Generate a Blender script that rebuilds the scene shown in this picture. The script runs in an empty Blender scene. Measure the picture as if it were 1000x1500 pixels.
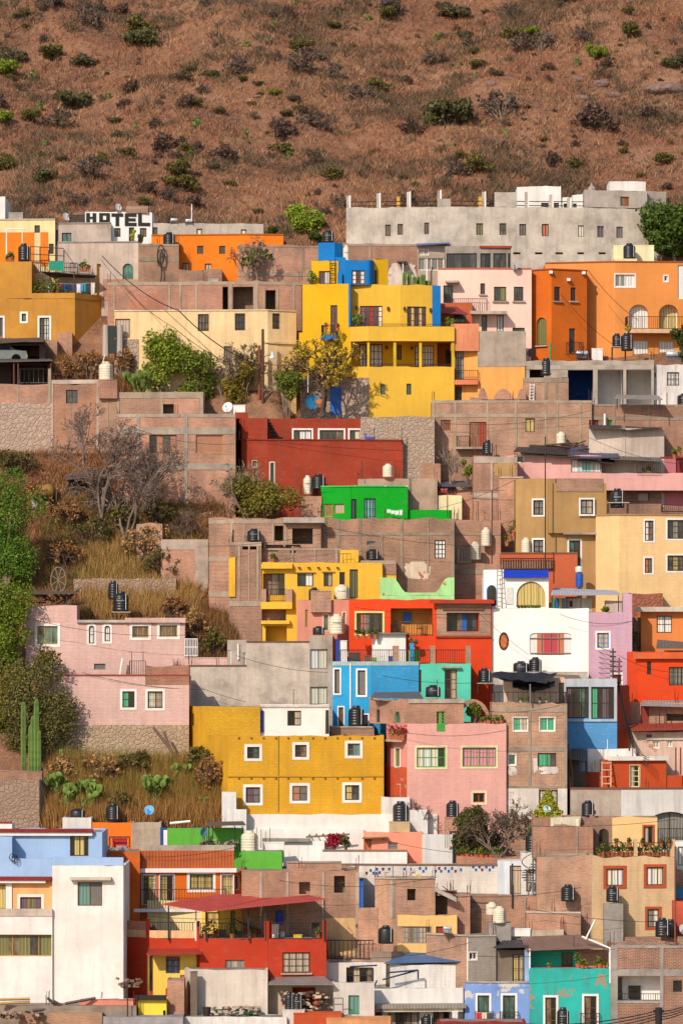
import bpy,bmesh,math,random
import numpy as np
from mathutils import Vector,Matrix
random.seed(7);NP=np.random.RandomState(11)
SC=bpy.context.scene;COL=SC.collection
F,HZ=6875.0,950.0
def D(py):return 268.0+(1500.0-py)*0.06
def P(px,py,Y):return Vector(((px-500.0)*Y/F,Y,(HZ-py)*Y/F))
# ---------------------------------------------------------------- colours and materials
def lin(h):
    h=h.lstrip('#');o=[]
    for i in (0,2,4):
        c=int(h[i:i+2],16)/255.0
        o.append(c/12.92 if c<=.04045 else ((c+.055)/1.055)**2.4)
    return o
def alb(h,k=1.0):
    r,g,b=lin(h);return (min(r*.83*k,.86),min(g*.85*k,.86),min(b*.88*k,.86),1)
class NT:
    def __init__(s,name):
        s.m=bpy.data.materials.new(name);s.m.use_nodes=True
        s.t=s.m.node_tree;s.p=s.t.nodes['Principled BSDF']
    def n(s,typ,**kw):
        nd=s.t.nodes.new(typ)
        for k,v in kw.items():
            if k.startswith('i_'):nd.inputs[k[2:].replace('_',' ')].default_value=v
            else:setattr(nd,k,v)
        return nd
    def l(s,a,b):s.t.links.new(a,b)
    def ramp(s,fac,stops):
        r=s.n('ShaderNodeValToRGB');e=r.color_ramp.elements
        e[0].position,e[0].color=stops[0];e[1].position,e[1].color=stops[-1]
        for p,c in stops[1:-1]:
            x=e.new(p);x.color=c
        s.l(fac,r.inputs[0]);return r.outputs[0]
    def mix(s,fac,a,b,mode='MIX'):
        m=s.n('ShaderNodeMix',data_type='RGBA',blend_type=mode)
        for sock,v in ((m.inputs[0],fac),(m.inputs[6],a),(m.inputs[7],b)):
            if hasattr(v,'links'):s.l(v,sock)
            else:sock.default_value=v
        return m.outputs[2]
    def noise(s,vec,scale,detail=4,rough=.6):
        n=s.n('ShaderNodeTexNoise');n.inputs['Scale'].default_value=scale
        n.inputs['Detail'].default_value=detail;n.inputs['Roughness'].default_value=rough
        if vec is not None:s.l(vec,n.inputs['Vector'])
        return n.outputs[0]
    def mapv(s,vec,sc):
        m=s.n('ShaderNodeMapping');m.inputs['Scale'].default_value=sc;s.l(vec,m.inputs[0]);return m.outputs[0]
    def bump(s,h,dist,st=1.0):
        b=s.n('ShaderNodeBump');b.inputs['Distance'].default_value=dist;b.inputs['Strength'].default_value=st
        s.l(h,b.inputs['Height']);s.l(b.outputs[0],s.p.inputs['Normal'])
def gy(v):return (v,v,v,1)
def sc4(c,k):return (min(c[0]*k,.9),min(c[1]*k,.9),min(c[2]*k,.9),1)
_M={}
def coords(nt):
    uv=nt.n('ShaderNodeTexCoord');oi=nt.n('ShaderNodeObjectInfo')
    a=nt.n('ShaderNodeVectorMath',operation='ADD');mu=nt.n('ShaderNodeVectorMath',operation='SCALE')
    cb=nt.n('ShaderNodeCombineXYZ');nt.l(oi.outputs['Random'],cb.inputs[0]);nt.l(oi.outputs['Random'],cb.inputs[1])
    nt.rnd=nt.ramp(oi.outputs['Random'],[(0,(.84,.83,.82,1)),(.5,(1,1,1,1)),(1,(1.12,1.12,1.1,1))])
    nt.l(cb.outputs[0],mu.inputs[0]);mu.inputs['Scale'].default_value=97.0
    nt.l(uv.outputs['UV'],a.inputs[0]);nt.l(mu.outputs[0],a.inputs[1])
    return uv.outputs['UV'],a.outputs[0]
def stucco(h,k=1.0,var=.16,brick=0,peel=0.0,streak=.35,under='b5a493'):
    key=('s',h,k,var,brick,peel,streak)
    if key in _M:return _M[key]
    var=var*1.5;streak=min(.6,streak*1.3);nt=NT('plaster_'+h);base=alb(h,k);uv,rv=coords(nt)
    n1=nt.noise(rv,.45,5);n2=nt.noise(rv,3.2,4)
    c=nt.ramp(n1,[(.3,sc4(base,1-var*1.3)),(.7,sc4(base,1+var*.8))])
    c=nt.mix(nt.ramp(n2,[(.45,gy(0)),(.75,gy(.35))]),c,sc4(base,1-var*1.4))
    st=nt.noise(nt.mapv(rv,(1.6,.12,1)),1.6,5,.65)      # rain streaks run down the wall
    grime=[base[0]*.45+.05,base[1]*.45+.045,base[2]*.45+.04,1]
    c=nt.mix(nt.ramp(st,[(.47,gy(0)),(.75,gy(min(1,streak*1.5)))]),c,grime)
    sp=nt.noise(nt.mapv(rv,(1,1.6,1)),1.7,8,.78)      # scuffs and mended patches
    c=nt.mix(nt.ramp(sp,[(.55,gy(0)),(.66,gy(.3+streak*.3))]),c,(base[0]*.55+.12,base[1]*.58+.1,base[2]*.6+.085,1))
    c=nt.mix(nt.ramp(nt.noise(rv,9,5,.8),[(.56,gy(0)),(.8,gy(.45))]),c,grime)
    hgt=n2
    if brick:
        b=nt.n('ShaderNodeTexBrick');nt.l(uv,b.inputs['Vector']);b.offset=.5
        b.inputs['Scale'].default_value=1;b.inputs['Brick Width'].default_value=.27;b.inputs['Row Height'].default_value=.09
        b.inputs['Mortar Size'].default_value=.011;b.inputs['Mortar Smooth'].default_value=.5
        b.inputs['Color1'].default_value=gy(1);b.inputs['Color2'].default_value=gy(.75);b.inputs['Mortar'].default_value=gy(.42)
        c=nt.mix(min(1,.55*brick),c,b.outputs[0],'MULTIPLY');hgt=b.outputs[0]
        chip=nt.noise(nt.mapv(rv,(3,7,1)),1.3,5,.7)
        c=nt.mix(nt.ramp(chip,[(.58,gy(0)),(.68,gy(.6))]),c,(base[0]*.8+.2,base[1]*.8+.2,base[2]*.8+.17,1))
    if peel:
        pn=nt.noise(rv,.8,6,.68)
        c=nt.mix(nt.ramp(pn,[(.68-.25*peel,gy(0)),(.7-.25*peel,gy(1))]),c,alb(under))
    nt.l(c,nt.p.inputs['Base Color']);nt.p.inputs['Roughness'].default_value=.88
    nt.p.inputs['Specular IOR Level'].default_value=.2
    nt.bump(hgt,.03 if brick else .02,.55)
    _M[key]=nt.m;return nt.m
def brickm(h='ae7a60',mort='b4a08c',k=1.06,worn=.3):
    key=('b',h,mort,k,worn)
    if key in _M:return _M[key]
    nt=NT('brick_'+h);base=alb(h,k);uv,rv=coords(nt)
    b=nt.n('ShaderNodeTexBrick');nt.l(uv,b.inputs['Vector']);b.offset=.5
    b.inputs['Scale'].default_value=1;b.inputs['Brick Width'].default_value=.26;b.inputs['Row Height'].default_value=.088
    b.inputs['Mortar Size'].default_value=.017;b.inputs['Mortar Smooth'].default_value=.2
    b.inputs['Color1'].default_value=sc4(base,1.12);b.inputs['Color2'].default_value=sc4(base,.82)
    b.inputs['Mortar'].default_value=alb(mort)
    n1=nt.noise(rv,.55,5);n2=nt.noise(rv,3.5,8,.8)
    c=nt.mix(1,b.outputs[0],nt.ramp(n1,[(.3,(.66,.66,.68,1)),(.7,(1.25,1.2,1.14,1))]),'MULTIPLY')
    c=nt.mix(nt.ramp(n2,[(.5,gy(0)),(.75,gy(worn*1.3))]),c,alb(mort,1.1))
    st=nt.noise(nt.mapv(rv,(1.4,.1,1)),1.5,5,.65)
    c=nt.mix(nt.ramp(st,[(.5,gy(0)),(.8,gy(.45))]),c,(.13,.1,.085,1))
    c=nt.mix(1,c,nt.rnd,'MULTIPLY');nt.l(c,nt.p.inputs['Base Color']);nt.p.inputs['Roughness'].default_value=.92;nt.p.inputs['Specular IOR Level'].default_value=.15
    nt.bump(b.outputs['Fac'],-.02,.8)
    _M[key]=nt.m;return nt.m
def stonem(h='a58d7c',k=1.05,s=3.6):
    key=('st',h,k,s)
    if key in _M:return _M[key]
    nt=NT('stone_'+h);base=alb(h,k);uv,rv=coords(nt)
    v=nt.n('ShaderNodeTexVoronoi',feature='F1');dv=nt.n('ShaderNodeVectorMath',operation='ADD');dn=nt.n('ShaderNodeTexNoise');dn.inputs['Scale'].default_value=2.5;nt.l(rv,dn.inputs['Vector']);ds=nt.n('ShaderNodeVectorMath',operation='SCALE');ds.inputs['Scale'].default_value=.3;nt.l(dn.outputs['Color'],ds.inputs[0]);nt.l(rv,dv.inputs[0]);nt.l(ds.outputs[0],dv.inputs[1]);nt.l(dv.outputs[0],v.inputs['Vector']);v.inputs['Scale'].default_value=s
    e=nt.n('ShaderNodeTexVoronoi',feature='DISTANCE_TO_EDGE');nt.l(dv.outputs[0],e.inputs['Vector']);e.inputs['Scale'].default_value=s
    sep=nt.n('ShaderNodeSeparateColor');nt.l(v.outputs['Color'],sep.inputs[0])
    c=nt.ramp(sep.outputs[0],[(0,sc4(base,.75)),(.4,(base[0]*1.03,base[1]*.9,base[2]*.86,1)),(.7,base),(1,sc4(base,1.2))])
    c=nt.mix(nt.noise(rv,5,4),c,sc4(base,.7))
    c=nt.mix(nt.ramp(e.outputs['Distance'],[(.03,gy(1)),(.14,gy(0))]),c,sc4(base,.9))
    nt.l(c,nt.p.inputs['Base Color']);nt.p.inputs['Roughness'].default_value=.95
    nt.bump(nt.ramp(e.outputs['Distance'],[(0,gy(0)),(.15,gy(1))]),.06,.8)
    _M[key]=nt.m;return nt.m
def concrete(h='b0a191',k=1.0):
    key=('c',h,k)
    if key in _M:return _M[key]
    nt=NT('concrete_'+h);base=alb(h,k);uv,rv=coords(nt)
    c=nt.ramp(nt.noise(rv,.7,6,.65),[(.3,sc4(base,.62)),(.5,base),(.68,sc4(base,1.22))])
    st=nt.noise(nt.mapv(rv,(1.2,.15,1)),1.5,6,.7)
    c=nt.mix(nt.ramp(st,[(.48,gy(0)),(.75,gy(.55))]),c,sc4(base,.45))
    c=nt.mix(nt.ramp(nt.noise(rv,6,4,.7),[(.5,gy(0)),(.8,gy(.4))]),c,sc4(base,.6))
    c=nt.mix(1,c,nt.rnd,'MULTIPLY');nt.l(c,nt.p.inputs['Base Color']);nt.p.inputs['Roughness'].default_value=.93;nt.p.inputs['Specular IOR Level'].default_value=.15
    nt.bump(nt.noise(rv,8,4),.02,.5)
    _M[key]=nt.m;return nt.m
def plain(h,rough=.6,k=1.0,metal=0,coat=0,var=.12,spec=.35):
    key=('p',h,rough,k,metal,coat,var)
    if key in _M:return _M[key]
    nt=NT('paint_'+h);base=alb(h,k);oc=nt.n('ShaderNodeTexCoord')
    n=nt.noise(oc.outputs['Object'],3.0,4)
    nt.l(nt.ramp(n,[(.3,sc4(base,1-var)),(.7,sc4(base,1+var))]),nt.p.inputs['Base Color'])
    nt.p.inputs['Roughness'].default_value=rough;nt.p.inputs['Metallic'].default_value=metal
    nt.p.inputs['Coat Weight'].default_value=coat;nt.p.inputs['Specular IOR Level'].default_value=spec
    _M[key]=nt.m;return nt.m
def sheetm(h,k=1.0,rust='7a4a34',ra=.5):
    key=('sh',h,k,rust,ra)
    if key in _M:return _M[key]
    nt=NT('sheet_'+h);base=alb(h,k);uv,rv=coords(nt)
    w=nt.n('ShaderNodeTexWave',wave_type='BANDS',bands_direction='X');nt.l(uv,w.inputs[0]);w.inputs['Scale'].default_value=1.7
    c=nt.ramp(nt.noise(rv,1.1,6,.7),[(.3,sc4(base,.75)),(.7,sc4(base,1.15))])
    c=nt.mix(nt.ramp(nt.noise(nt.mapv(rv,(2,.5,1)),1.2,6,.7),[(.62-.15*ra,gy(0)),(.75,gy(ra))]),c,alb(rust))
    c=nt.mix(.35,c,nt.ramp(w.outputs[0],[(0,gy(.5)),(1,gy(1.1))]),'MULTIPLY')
    nt.l(c,nt.p.inputs['Base Color']);nt.p.inputs['Roughness'].default_value=.6
    nt.bump(w.outputs[0],.03,.7)
    _M[key]=nt.m;return nt.m
def glassm(h,rough=.12):
    key=('g',h,rough)
    if key in _M:return _M[key]
    nt=NT('pane_'+h);base=alb(h);uv,rv=coords(nt)
    n=nt.noise(nt.mapv(rv,(2.2,.9,1)),1.3,4,.6)
    nt.l(nt.mix(1,nt.ramp(n,[(.35,sc4(base,.4)),(.5,base),(.62,sc4(base,1.6)),(.75,sc4(base,3))]),nt.rnd,'MULTIPLY'),nt.p.inputs['Base Color'])  # uneven tones: interior variation, with lighter reflections put into the glass colour
    nt.p.inputs['Roughness'].default_value=rough;nt.p.inputs['Specular IOR Level'].default_value=.5
    _M[key]=nt.m;return nt.m
def clothm(h):
    key=('cl',h)
    if key in _M:return _M[key]
    nt=NT('curtain_'+h);base=alb(h);uv,rv=coords(nt)
    w=nt.n('ShaderNodeTexWave',wave_type='BANDS',bands_direction='X');nt.l(uv,w.inputs[0])
    w.inputs['Scale'].default_value=1.6;w.inputs['Distortion'].default_value=1.5
    nt.l(nt.ramp(w.outputs[0],[(0,sc4(base,.6)),(1,sc4(base,1.05))]),nt.p.inputs['Base Color'])
    nt.p.inputs['Roughness'].default_value=.7;nt.p.inputs['Coat Weight'].default_value=.5;nt.p.inputs['Coat Roughness'].default_value=.05
    _M[key]=nt.m;return nt.m
def leafm(h,var=.45,k=1.0,trans=.25):
    key=('lf',h,var,k)
    if key in _M:return _M[key]
    nt=NT('leaf_'+h);base=alb(h,k);ge=nt.n('ShaderNodeNewGeometry')
    hue=(min(base[0]*1.35,.9),base[1]*1.05,base[2]*.7,1)
    c=nt.ramp(ge.outputs['Random Per Island'],[(0,sc4(base,1-var)),(.5,base),(.8,sc4(base,1+var)),(1,hue)])
    nt.l(c,nt.p.inputs['Base Color']);nt.p.inputs['Roughness'].default_value=.65;nt.p.inputs['Specular IOR Level'].default_value=.15
    tr=nt.n('ShaderNodeBsdfTranslucent');nt.l(c,tr.inputs[0]);mx=nt.n('ShaderNodeMixShader');mx.inputs[0].default_value=trans
    out=nt.t.nodes['Material Output'];nt.l(nt.p.outputs[0],mx.inputs[1]);nt.l(tr.outputs[0],mx.inputs[2]);nt.l(mx.outputs[0],out.inputs[0])
    _M[key]=nt.m;return nt.m
PANE={'d':glassm('3a3634'),'k':glassm('1c1a1a'),'b':glassm('4a5a66'),'n':glassm('3f5d55'),'m':glassm('6a5a48'),
        'c':clothm('e6dcc0'),'w':clothm('e8e4dc'),'g':clothm('3aa574'),'y':clothm('cdb56a'),'r':clothm('c21f3a'),'o':clothm('c9704a'),
        'p':clothm('d98f98'),'t':clothm('7fc3bd'),'l':clothm('b9a48c'),'e':clothm('77753f'),'h':plain('a8765a',.7),'B':plain('2a5fa8',.4),'R':plain('8a2a20',.5),'s':plain('6e6862',.7),
        'v':clothm('6a4a5c'),'q':clothm('5f8a80'),'z':clothm('8a8478')}
FR={'k':plain('2a2624',.5),'w':plain('ece6de',.55),'b':plain('6b452c',.6),'r':plain('6e1f22',.5),'g':plain('3f9a3a',.5),'o':plain('a8562a',.6),
      's':plain('7d7872',.5),'y':plain('b08a3c',.6),'c':plain('d8cfa8',.6),'B':plain('1f6fb8',.5),'n':plain('4a3a2e',.6),'G':plain('1f7a58',.5),'l':plain('dcd89c',.6),'O':plain('c2502e',.6)}
WHITE=stucco('f0e8e0',streak=.25,var=.08);CON=concrete();ROOF=concrete('a3978c',.9);RUST=plain('5a3426',.8);IRON=plain('35302e',.5)
# ---------------------------------------------------------------- meshes and objects
def obj(name,me,parent=None,loc=None):
    o=bpy.data.objects.new(name,me);COL.objects.link(o)
    if parent is not None:o.parent=parent
    if loc is not None:o.location=loc
    return o
def thing(name,label,cat,loc,group=None):
    o=bpy.data.objects.new(name,None);COL.objects.link(o);o.location=loc;o.empty_display_size=.2
    return tag(o,label,cat,group)
def tag(o,label,cat,group=None):
    o['kind']='thing'
    o['label']=label;o['category']=cat
    if group:o['group']=group
    return o
class MB:
    """mesh builder in world space; build() moves it into its parent's frame"""
    def __init__(s):s.v=[];s.f=[];s.u=[];s.mi=[];s.smooth=False
    def quad(s,pts,uv=None,mi=0):
        b=len(s.v);s.v+=[tuple(p)for p in pts];s.f.append(tuple(range(b,b+len(pts))));s.mi.append(mi)
        if uv is None:
            a=Vector(pts[0]);e1=Vector(pts[1])-a
            n=e1.cross(Vector(pts[-1])-a)
            if abs(n.z)>.7*n.length:uv=[(p[0],p[1])for p in pts]
            else:
                h=Vector((-n.y,n.x,0))if n.length else Vector((1,0,0))
                h=h.normalized()if h.length>1e-9 else Vector((1,0,0))
                uv=[(p[0]*h.x+p[1]*h.y,p[2])for p in pts]
        s.u+=uv
    def box(s,c,x,y,z,mi=0):   # centre and three half axes
        c,x,y,z=Vector(c),Vector(x),Vector(y),Vector(z)
        for a,b_,d in ((x,y,z),(-x,z,y),(y,z,x),(-y,x,z),(z,x,y),(-z,y,x)):
            s.quad([c+a-b_-d,c+a+b_-d,c+a+b_+d,c+a-b_+d],mi=mi)
    def abox(s,x0,x1,y0,y1,z0,z1,mi=0):
        s.box(((x0+x1)/2,(y0+y1)/2,(z0+z1)/2),((x1-x0)/2,0,0),(0,(y1-y0)/2,0),(0,0,(z1-z0)/2),mi)
    def tube(s,pts,r,n=6,mi=0,cap=True):
        pts=[Vector(p)for p in pts];rs=r if isinstance(r,(list,tuple))else [r]*len(pts);rings=[]
        for i,p in enumerate(pts):
            t=(pts[min(i+1,len(pts)-1)]-pts[max(i-1,0)]).normalized()
            a=t.cross(Vector((0,0,1))if abs(t.z)<.9 else Vector((1,0,0))).normalized();b=t.cross(a)
            rings.append([p+(a*math.cos(2*math.pi*k/n)+b*math.sin(2*math.pi*k/n))*rs[i]for k in range(n)])
        b0=len(s.v)
        for rg in rings:s.v+=[tuple(q)for q in rg]
        for i in range(len(rings)-1):
            for k in range(n):
                k2=(k+1)% n;s.f.append((b0+i*n+k,b0+i*n+k2,b0+(i+1)*n+k2,b0+(i+1)*n+k));s.mi.append(mi)
                s.u+=[(k*.1,i*.3),(k*.1+.1,i*.3),(k*.1+.1,i*.3+.3),(k*.1,i*.3+.3)]
        if cap:
            for base,rev in ((b0,True),(b0+(len(rings)-1)*n,False)):
                f=[base+k for k in range(n)]
                if rev:f.reverse()
                s.f.append(tuple(f));s.mi.append(mi);s.u+=[(0,0)]*n
    def lathe(s,c,prof,n=20,mi=0,ax=None):
        c=Vector(c);b0=len(s.v);m=len(prof)
        for r,z in prof:
            for k in range(n):
                q=Vector((r*math.cos(2*math.pi*k/n),r*math.sin(2*math.pi*k/n),z))
                s.v.append(tuple(c+(ax @ q if ax else q)))
        for i in range(m-1):
            for k in range(n):
                k2=(k+1)% n;s.f.append((b0+i*n+k,b0+i*n+k2,b0+(i+1)*n+k2,b0+(i+1)*n+k));s.mi.append(mi)
                s.u+=[(k/n*3,prof[i][1]),(k2/n*3,prof[i][1]),(k2/n*3,prof[i+1][1]),(k/n*3,prof[i+1][1])]
    def strip(s,XY,z0,z1,d0,d1,mi=0):   # closed bar along an XY polyline between two outward offsets
        A,B=offs(XY,d0),offs(XY,d1);n=len(XY)
        for i in range(n-1):
            L=(XY[i+1][0]-XY[i][0],XY[i+1][1]-XY[i][1])
            s.quad([(*B[i],z0),(*B[i+1],z0),(*B[i+1],z1),(*B[i],z1)],mi=mi)
            s.quad([(*A[i+1],z0),(*A[i],z0),(*A[i],z1),(*A[i+1],z1)],mi=mi)
            s.quad([(*B[i],z1),(*B[i+1],z1),(*A[i+1],z1),(*A[i],z1)],mi=mi)
            s.quad([(*A[i],z0),(*A[i+1],z0),(*B[i+1],z0),(*B[i],z0)],mi=mi)
        s.quad([(*A[0],z0),(*B[0],z0),(*B[0],z1),(*A[0],z1)],mi=mi)
        s.quad([(*B[-1],z0),(*A[-1],z0),(*A[-1],z1),(*B[-1],z1)],mi=mi)
    def build(s,name,mats,parent=None,smooth=False,bevel=0):
        if not isinstance(mats,(list,tuple)):mats=[mats]
        o0=Vector(parent_world(parent))if parent else Vector((0,0,0))
        me=bpy.data.meshes.new(name)
        me.from_pydata([tuple(Vector(v)-o0)for v in s.v],[],s.f)
        uvl=me.uv_layers.new(name='UVMap');fl=np.array(s.u,dtype=np.float32).ravel()
        if len(fl)==len(uvl.data)*2:uvl.data.foreach_set('uv',fl)
        for m in mats:me.materials.append(m)
        if len(mats)>1:me.polygons.foreach_set('material_index',s.mi)
        if smooth:me.polygons.foreach_set('use_smooth',[True]*len(me.polygons))
        me.update()
        o=obj(name,me,parent)
        return o
def parent_world(p):
    v=Vector((0,0,0))
    while p is not None:v=v+p.location;p=p.parent
    return v
def offs(XY,d):
    if abs(d)<1e-9:return [tuple(p)for p in XY]
    n=len(XY);N=[]
    for i in range(n-1):
        dx,dy=XY[i+1][0]-XY[i][0],XY[i+1][1]-XY[i][1];L=math.hypot(dx,dy)or 1;N.append((dy/L,-dx/L))
    out=[]
    for i in range(n):
        a=N[max(i-1,0)];b=N[min(i,n-2)]
        mx,my=a[0]+b[0],a[1]+b[1];q=mx*a[0]+my*a[1]
        if q<.45:mx,my,q=(a[0],a[1],1)if i<n/2 else (b[0],b[1],1)
        k=d/q
        out.append((XY[i][0]+mx*k,XY[i][1]+my*k))
    return out
class Fac:
    """a facade: corners given as (picture x, metres behind the facade's reference depth)"""
    def __init__(s,pts,Y):
        s.px=[p[0]for p in pts];s.Y0=Y;s.Yd=[Y+p[1]for p in pts]
        s.XY=[((x-500)*y/F,y)for x,y in zip(s.px,s.Yd)];s.Ym=min(s.Yd)
    def seg(s,px):
        for i in range(len(s.px)-1):
            if px<=s.px[i+1]or i==len(s.px)-2:return i
    def xy(s,px,i=None):
        if i is None:i=s.seg(px)
        (x0,y0),(x1,y1)=s.XY[i],s.XY[i+1];k=(px-500)/F
        t=(k*y0-x0)/((x1-x0)-k*(y1-y0));return (x0+t*(x1-x0),y0+t*(y1-y0))
    def poly(s,a,b):
        return [s.xy(a)]+[s.XY[i]for i in range(len(s.px))if a+.3<s.px[i]<b-.3]+[s.xy(b)]
    def z(s,px,py):return (HZ-py)*s.xy(px)[1]/F
    def zr(s,py):return (HZ-py)*s.Ym/F
def w(x0,y0,x1,y1,fr='k',pane='d',nx=2,ny=1,t=0,tm=None,rec=.14,shape='rect',kind='window',bars=0,sill=0,hood=0,label=None,ft=.06,ncols=None,depth=3.0):
    return dict(x0=x0+t,y0=y0+t,x1=x1-t,y1=y1-(t if kind=='window' or t==0 else 0),fr=fr,pane=pane,nx=nx,ny=ny,t=t,tm=tm,rec=rec,shape=shape,kind=kind,bars=bars,sill=sill,hood=hood,label=label,ft=ft,depth=depth)
def hole(x0,y0,x1,y1,depth=2.5,shape='rect'):return w(x0,y0,x1,y1,kind='hole',depth=depth,rec=.2,shape=shape)
def outline(shape,u0,u1,z0,z1):
    cu,cz,hu,hz=(u0+u1)/2,(z0+z1)/2,(u1-u0)/2,(z1-z0)/2
    if shape=='rect':return [(u0,z0),(u1,z0),(u1,z1),(u0,z1)]
    if shape=='arch':
        hh=min(hu,(z1-z0)*.9);pts=[(u0,z0),(u1,z0)]
        return pts+[(cu+hu*math.cos(a),z1-hh+hh*math.sin(a))for a in [math.pi*k/14 for k in range(15)]]
    e=1.0 if shape=='oval' else .28
    pts=[]
    for k in range(32):
        a=2*math.pi*k/32;c,s_=math.cos(a),math.sin(a)
        pts.append((cu+hu*math.copysign(abs(c)**e,c),cz+hz*math.copysign(abs(s_)**e,s_)))
    return pts
def wob(x,y,amp):return amp*(math.sin(x*1.9+y*2.3)+math.sin(x*4.7-y*3.1+1)+.7*math.sin(x*11+y*9))*.4
def wall_segment(mb,A,B,z0,z1,wins,u_off=0.0,mi=0,amp=0.0):
    """one plane of wall with real openings; wins = [(u0,u1,z0,z1,shape,rec)]"""
    L=math.hypot(B[0]-A[0],B[1]-A[1]);ud=((B[0]-A[0])/L,(B[1]-A[1])/L);nn=(ud[1],-ud[0])
    def pt(u,z,wv=0):return (A[0]+ud[0]*u+nn[0]*wv,A[1]+ud[1]*u+nn[1]*wv,z)
    us=sorted({0.0,L} | {q for o in wins for q in o[:2]});zs=sorted({z0,z1} | {q for o in wins for q in o[2:4]})
    if amp:us=sorted(set(us)| {L*k/max(1,int(L/.8))for k in range(max(1,int(L/.8)))})
    us=[q for q in us if-1e-6<=q<=L+1e-6];zs=[q for q in zs if z0-1e-6<=q<=z1+1e-6]
    for i in range(len(us)-1):
        if us[i+1]-us[i]<1e-5:continue
        for j in range(len(zs)-1):
            if zs[j+1]-zs[j]<1e-5:continue
            cu,cz=(us[i]+us[i+1])/2,(zs[j]+zs[j+1])/2
            if any(o[0]<cu<o[1]and o[2]<cz<o[3]for o in wins):continue
            q=[(us[i],zs[j]),(us[i+1],zs[j]),(us[i+1],zs[j+1]),(us[i],zs[j+1])]
            mb.quad([pt(p[0],p[1]+(wob(*pt(p[0],0)[:2],amp)if amp and p[1]>z1-1e-4 else 0))for p in q],[(p[0]+u_off,p[1])for p in q],mi)
    for u0,u1,a,b,shape,rec in wins:
        ol=outline(shape,u0,u1,a,b);n=len(ol)
        for k in range(n):
            p,q=ol[k],ol[(k+1)% n]
            mb.quad([pt(*p),pt(*q),pt(*q,-rec),pt(*p,-rec)],[(p[0]+u_off,p[1]),(q[0]+u_off,q[1]),(q[0]+u_off+.1,q[1]+.1),(p[0]+u_off+.1,p[1]+.1)],mi)
        if shape=='arch':
            cu=(u0+u1)/2
            for cx,lst in ((u1,ol[2:10]),(u0,ol[9:17])):
                f=[(cx,b)]+lst[::1]
                mb.quad([pt(*p)for p in f],[(p[0]+u_off,p[1])for p in f],mi)
        elif shape !='rect':
            for cx,cz,lst in ((u1,b,ol[0:9]),(u0,b,ol[8:17]),(u0,a,ol[16:25]),(u1,a,ol[24:32]+ol[:1])):
                f=[(cx,cz)]+lst
                mb.quad([pt(*p)for p in f],[(p[0]+u_off,p[1])for p in f],mi)
    return pt
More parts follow.
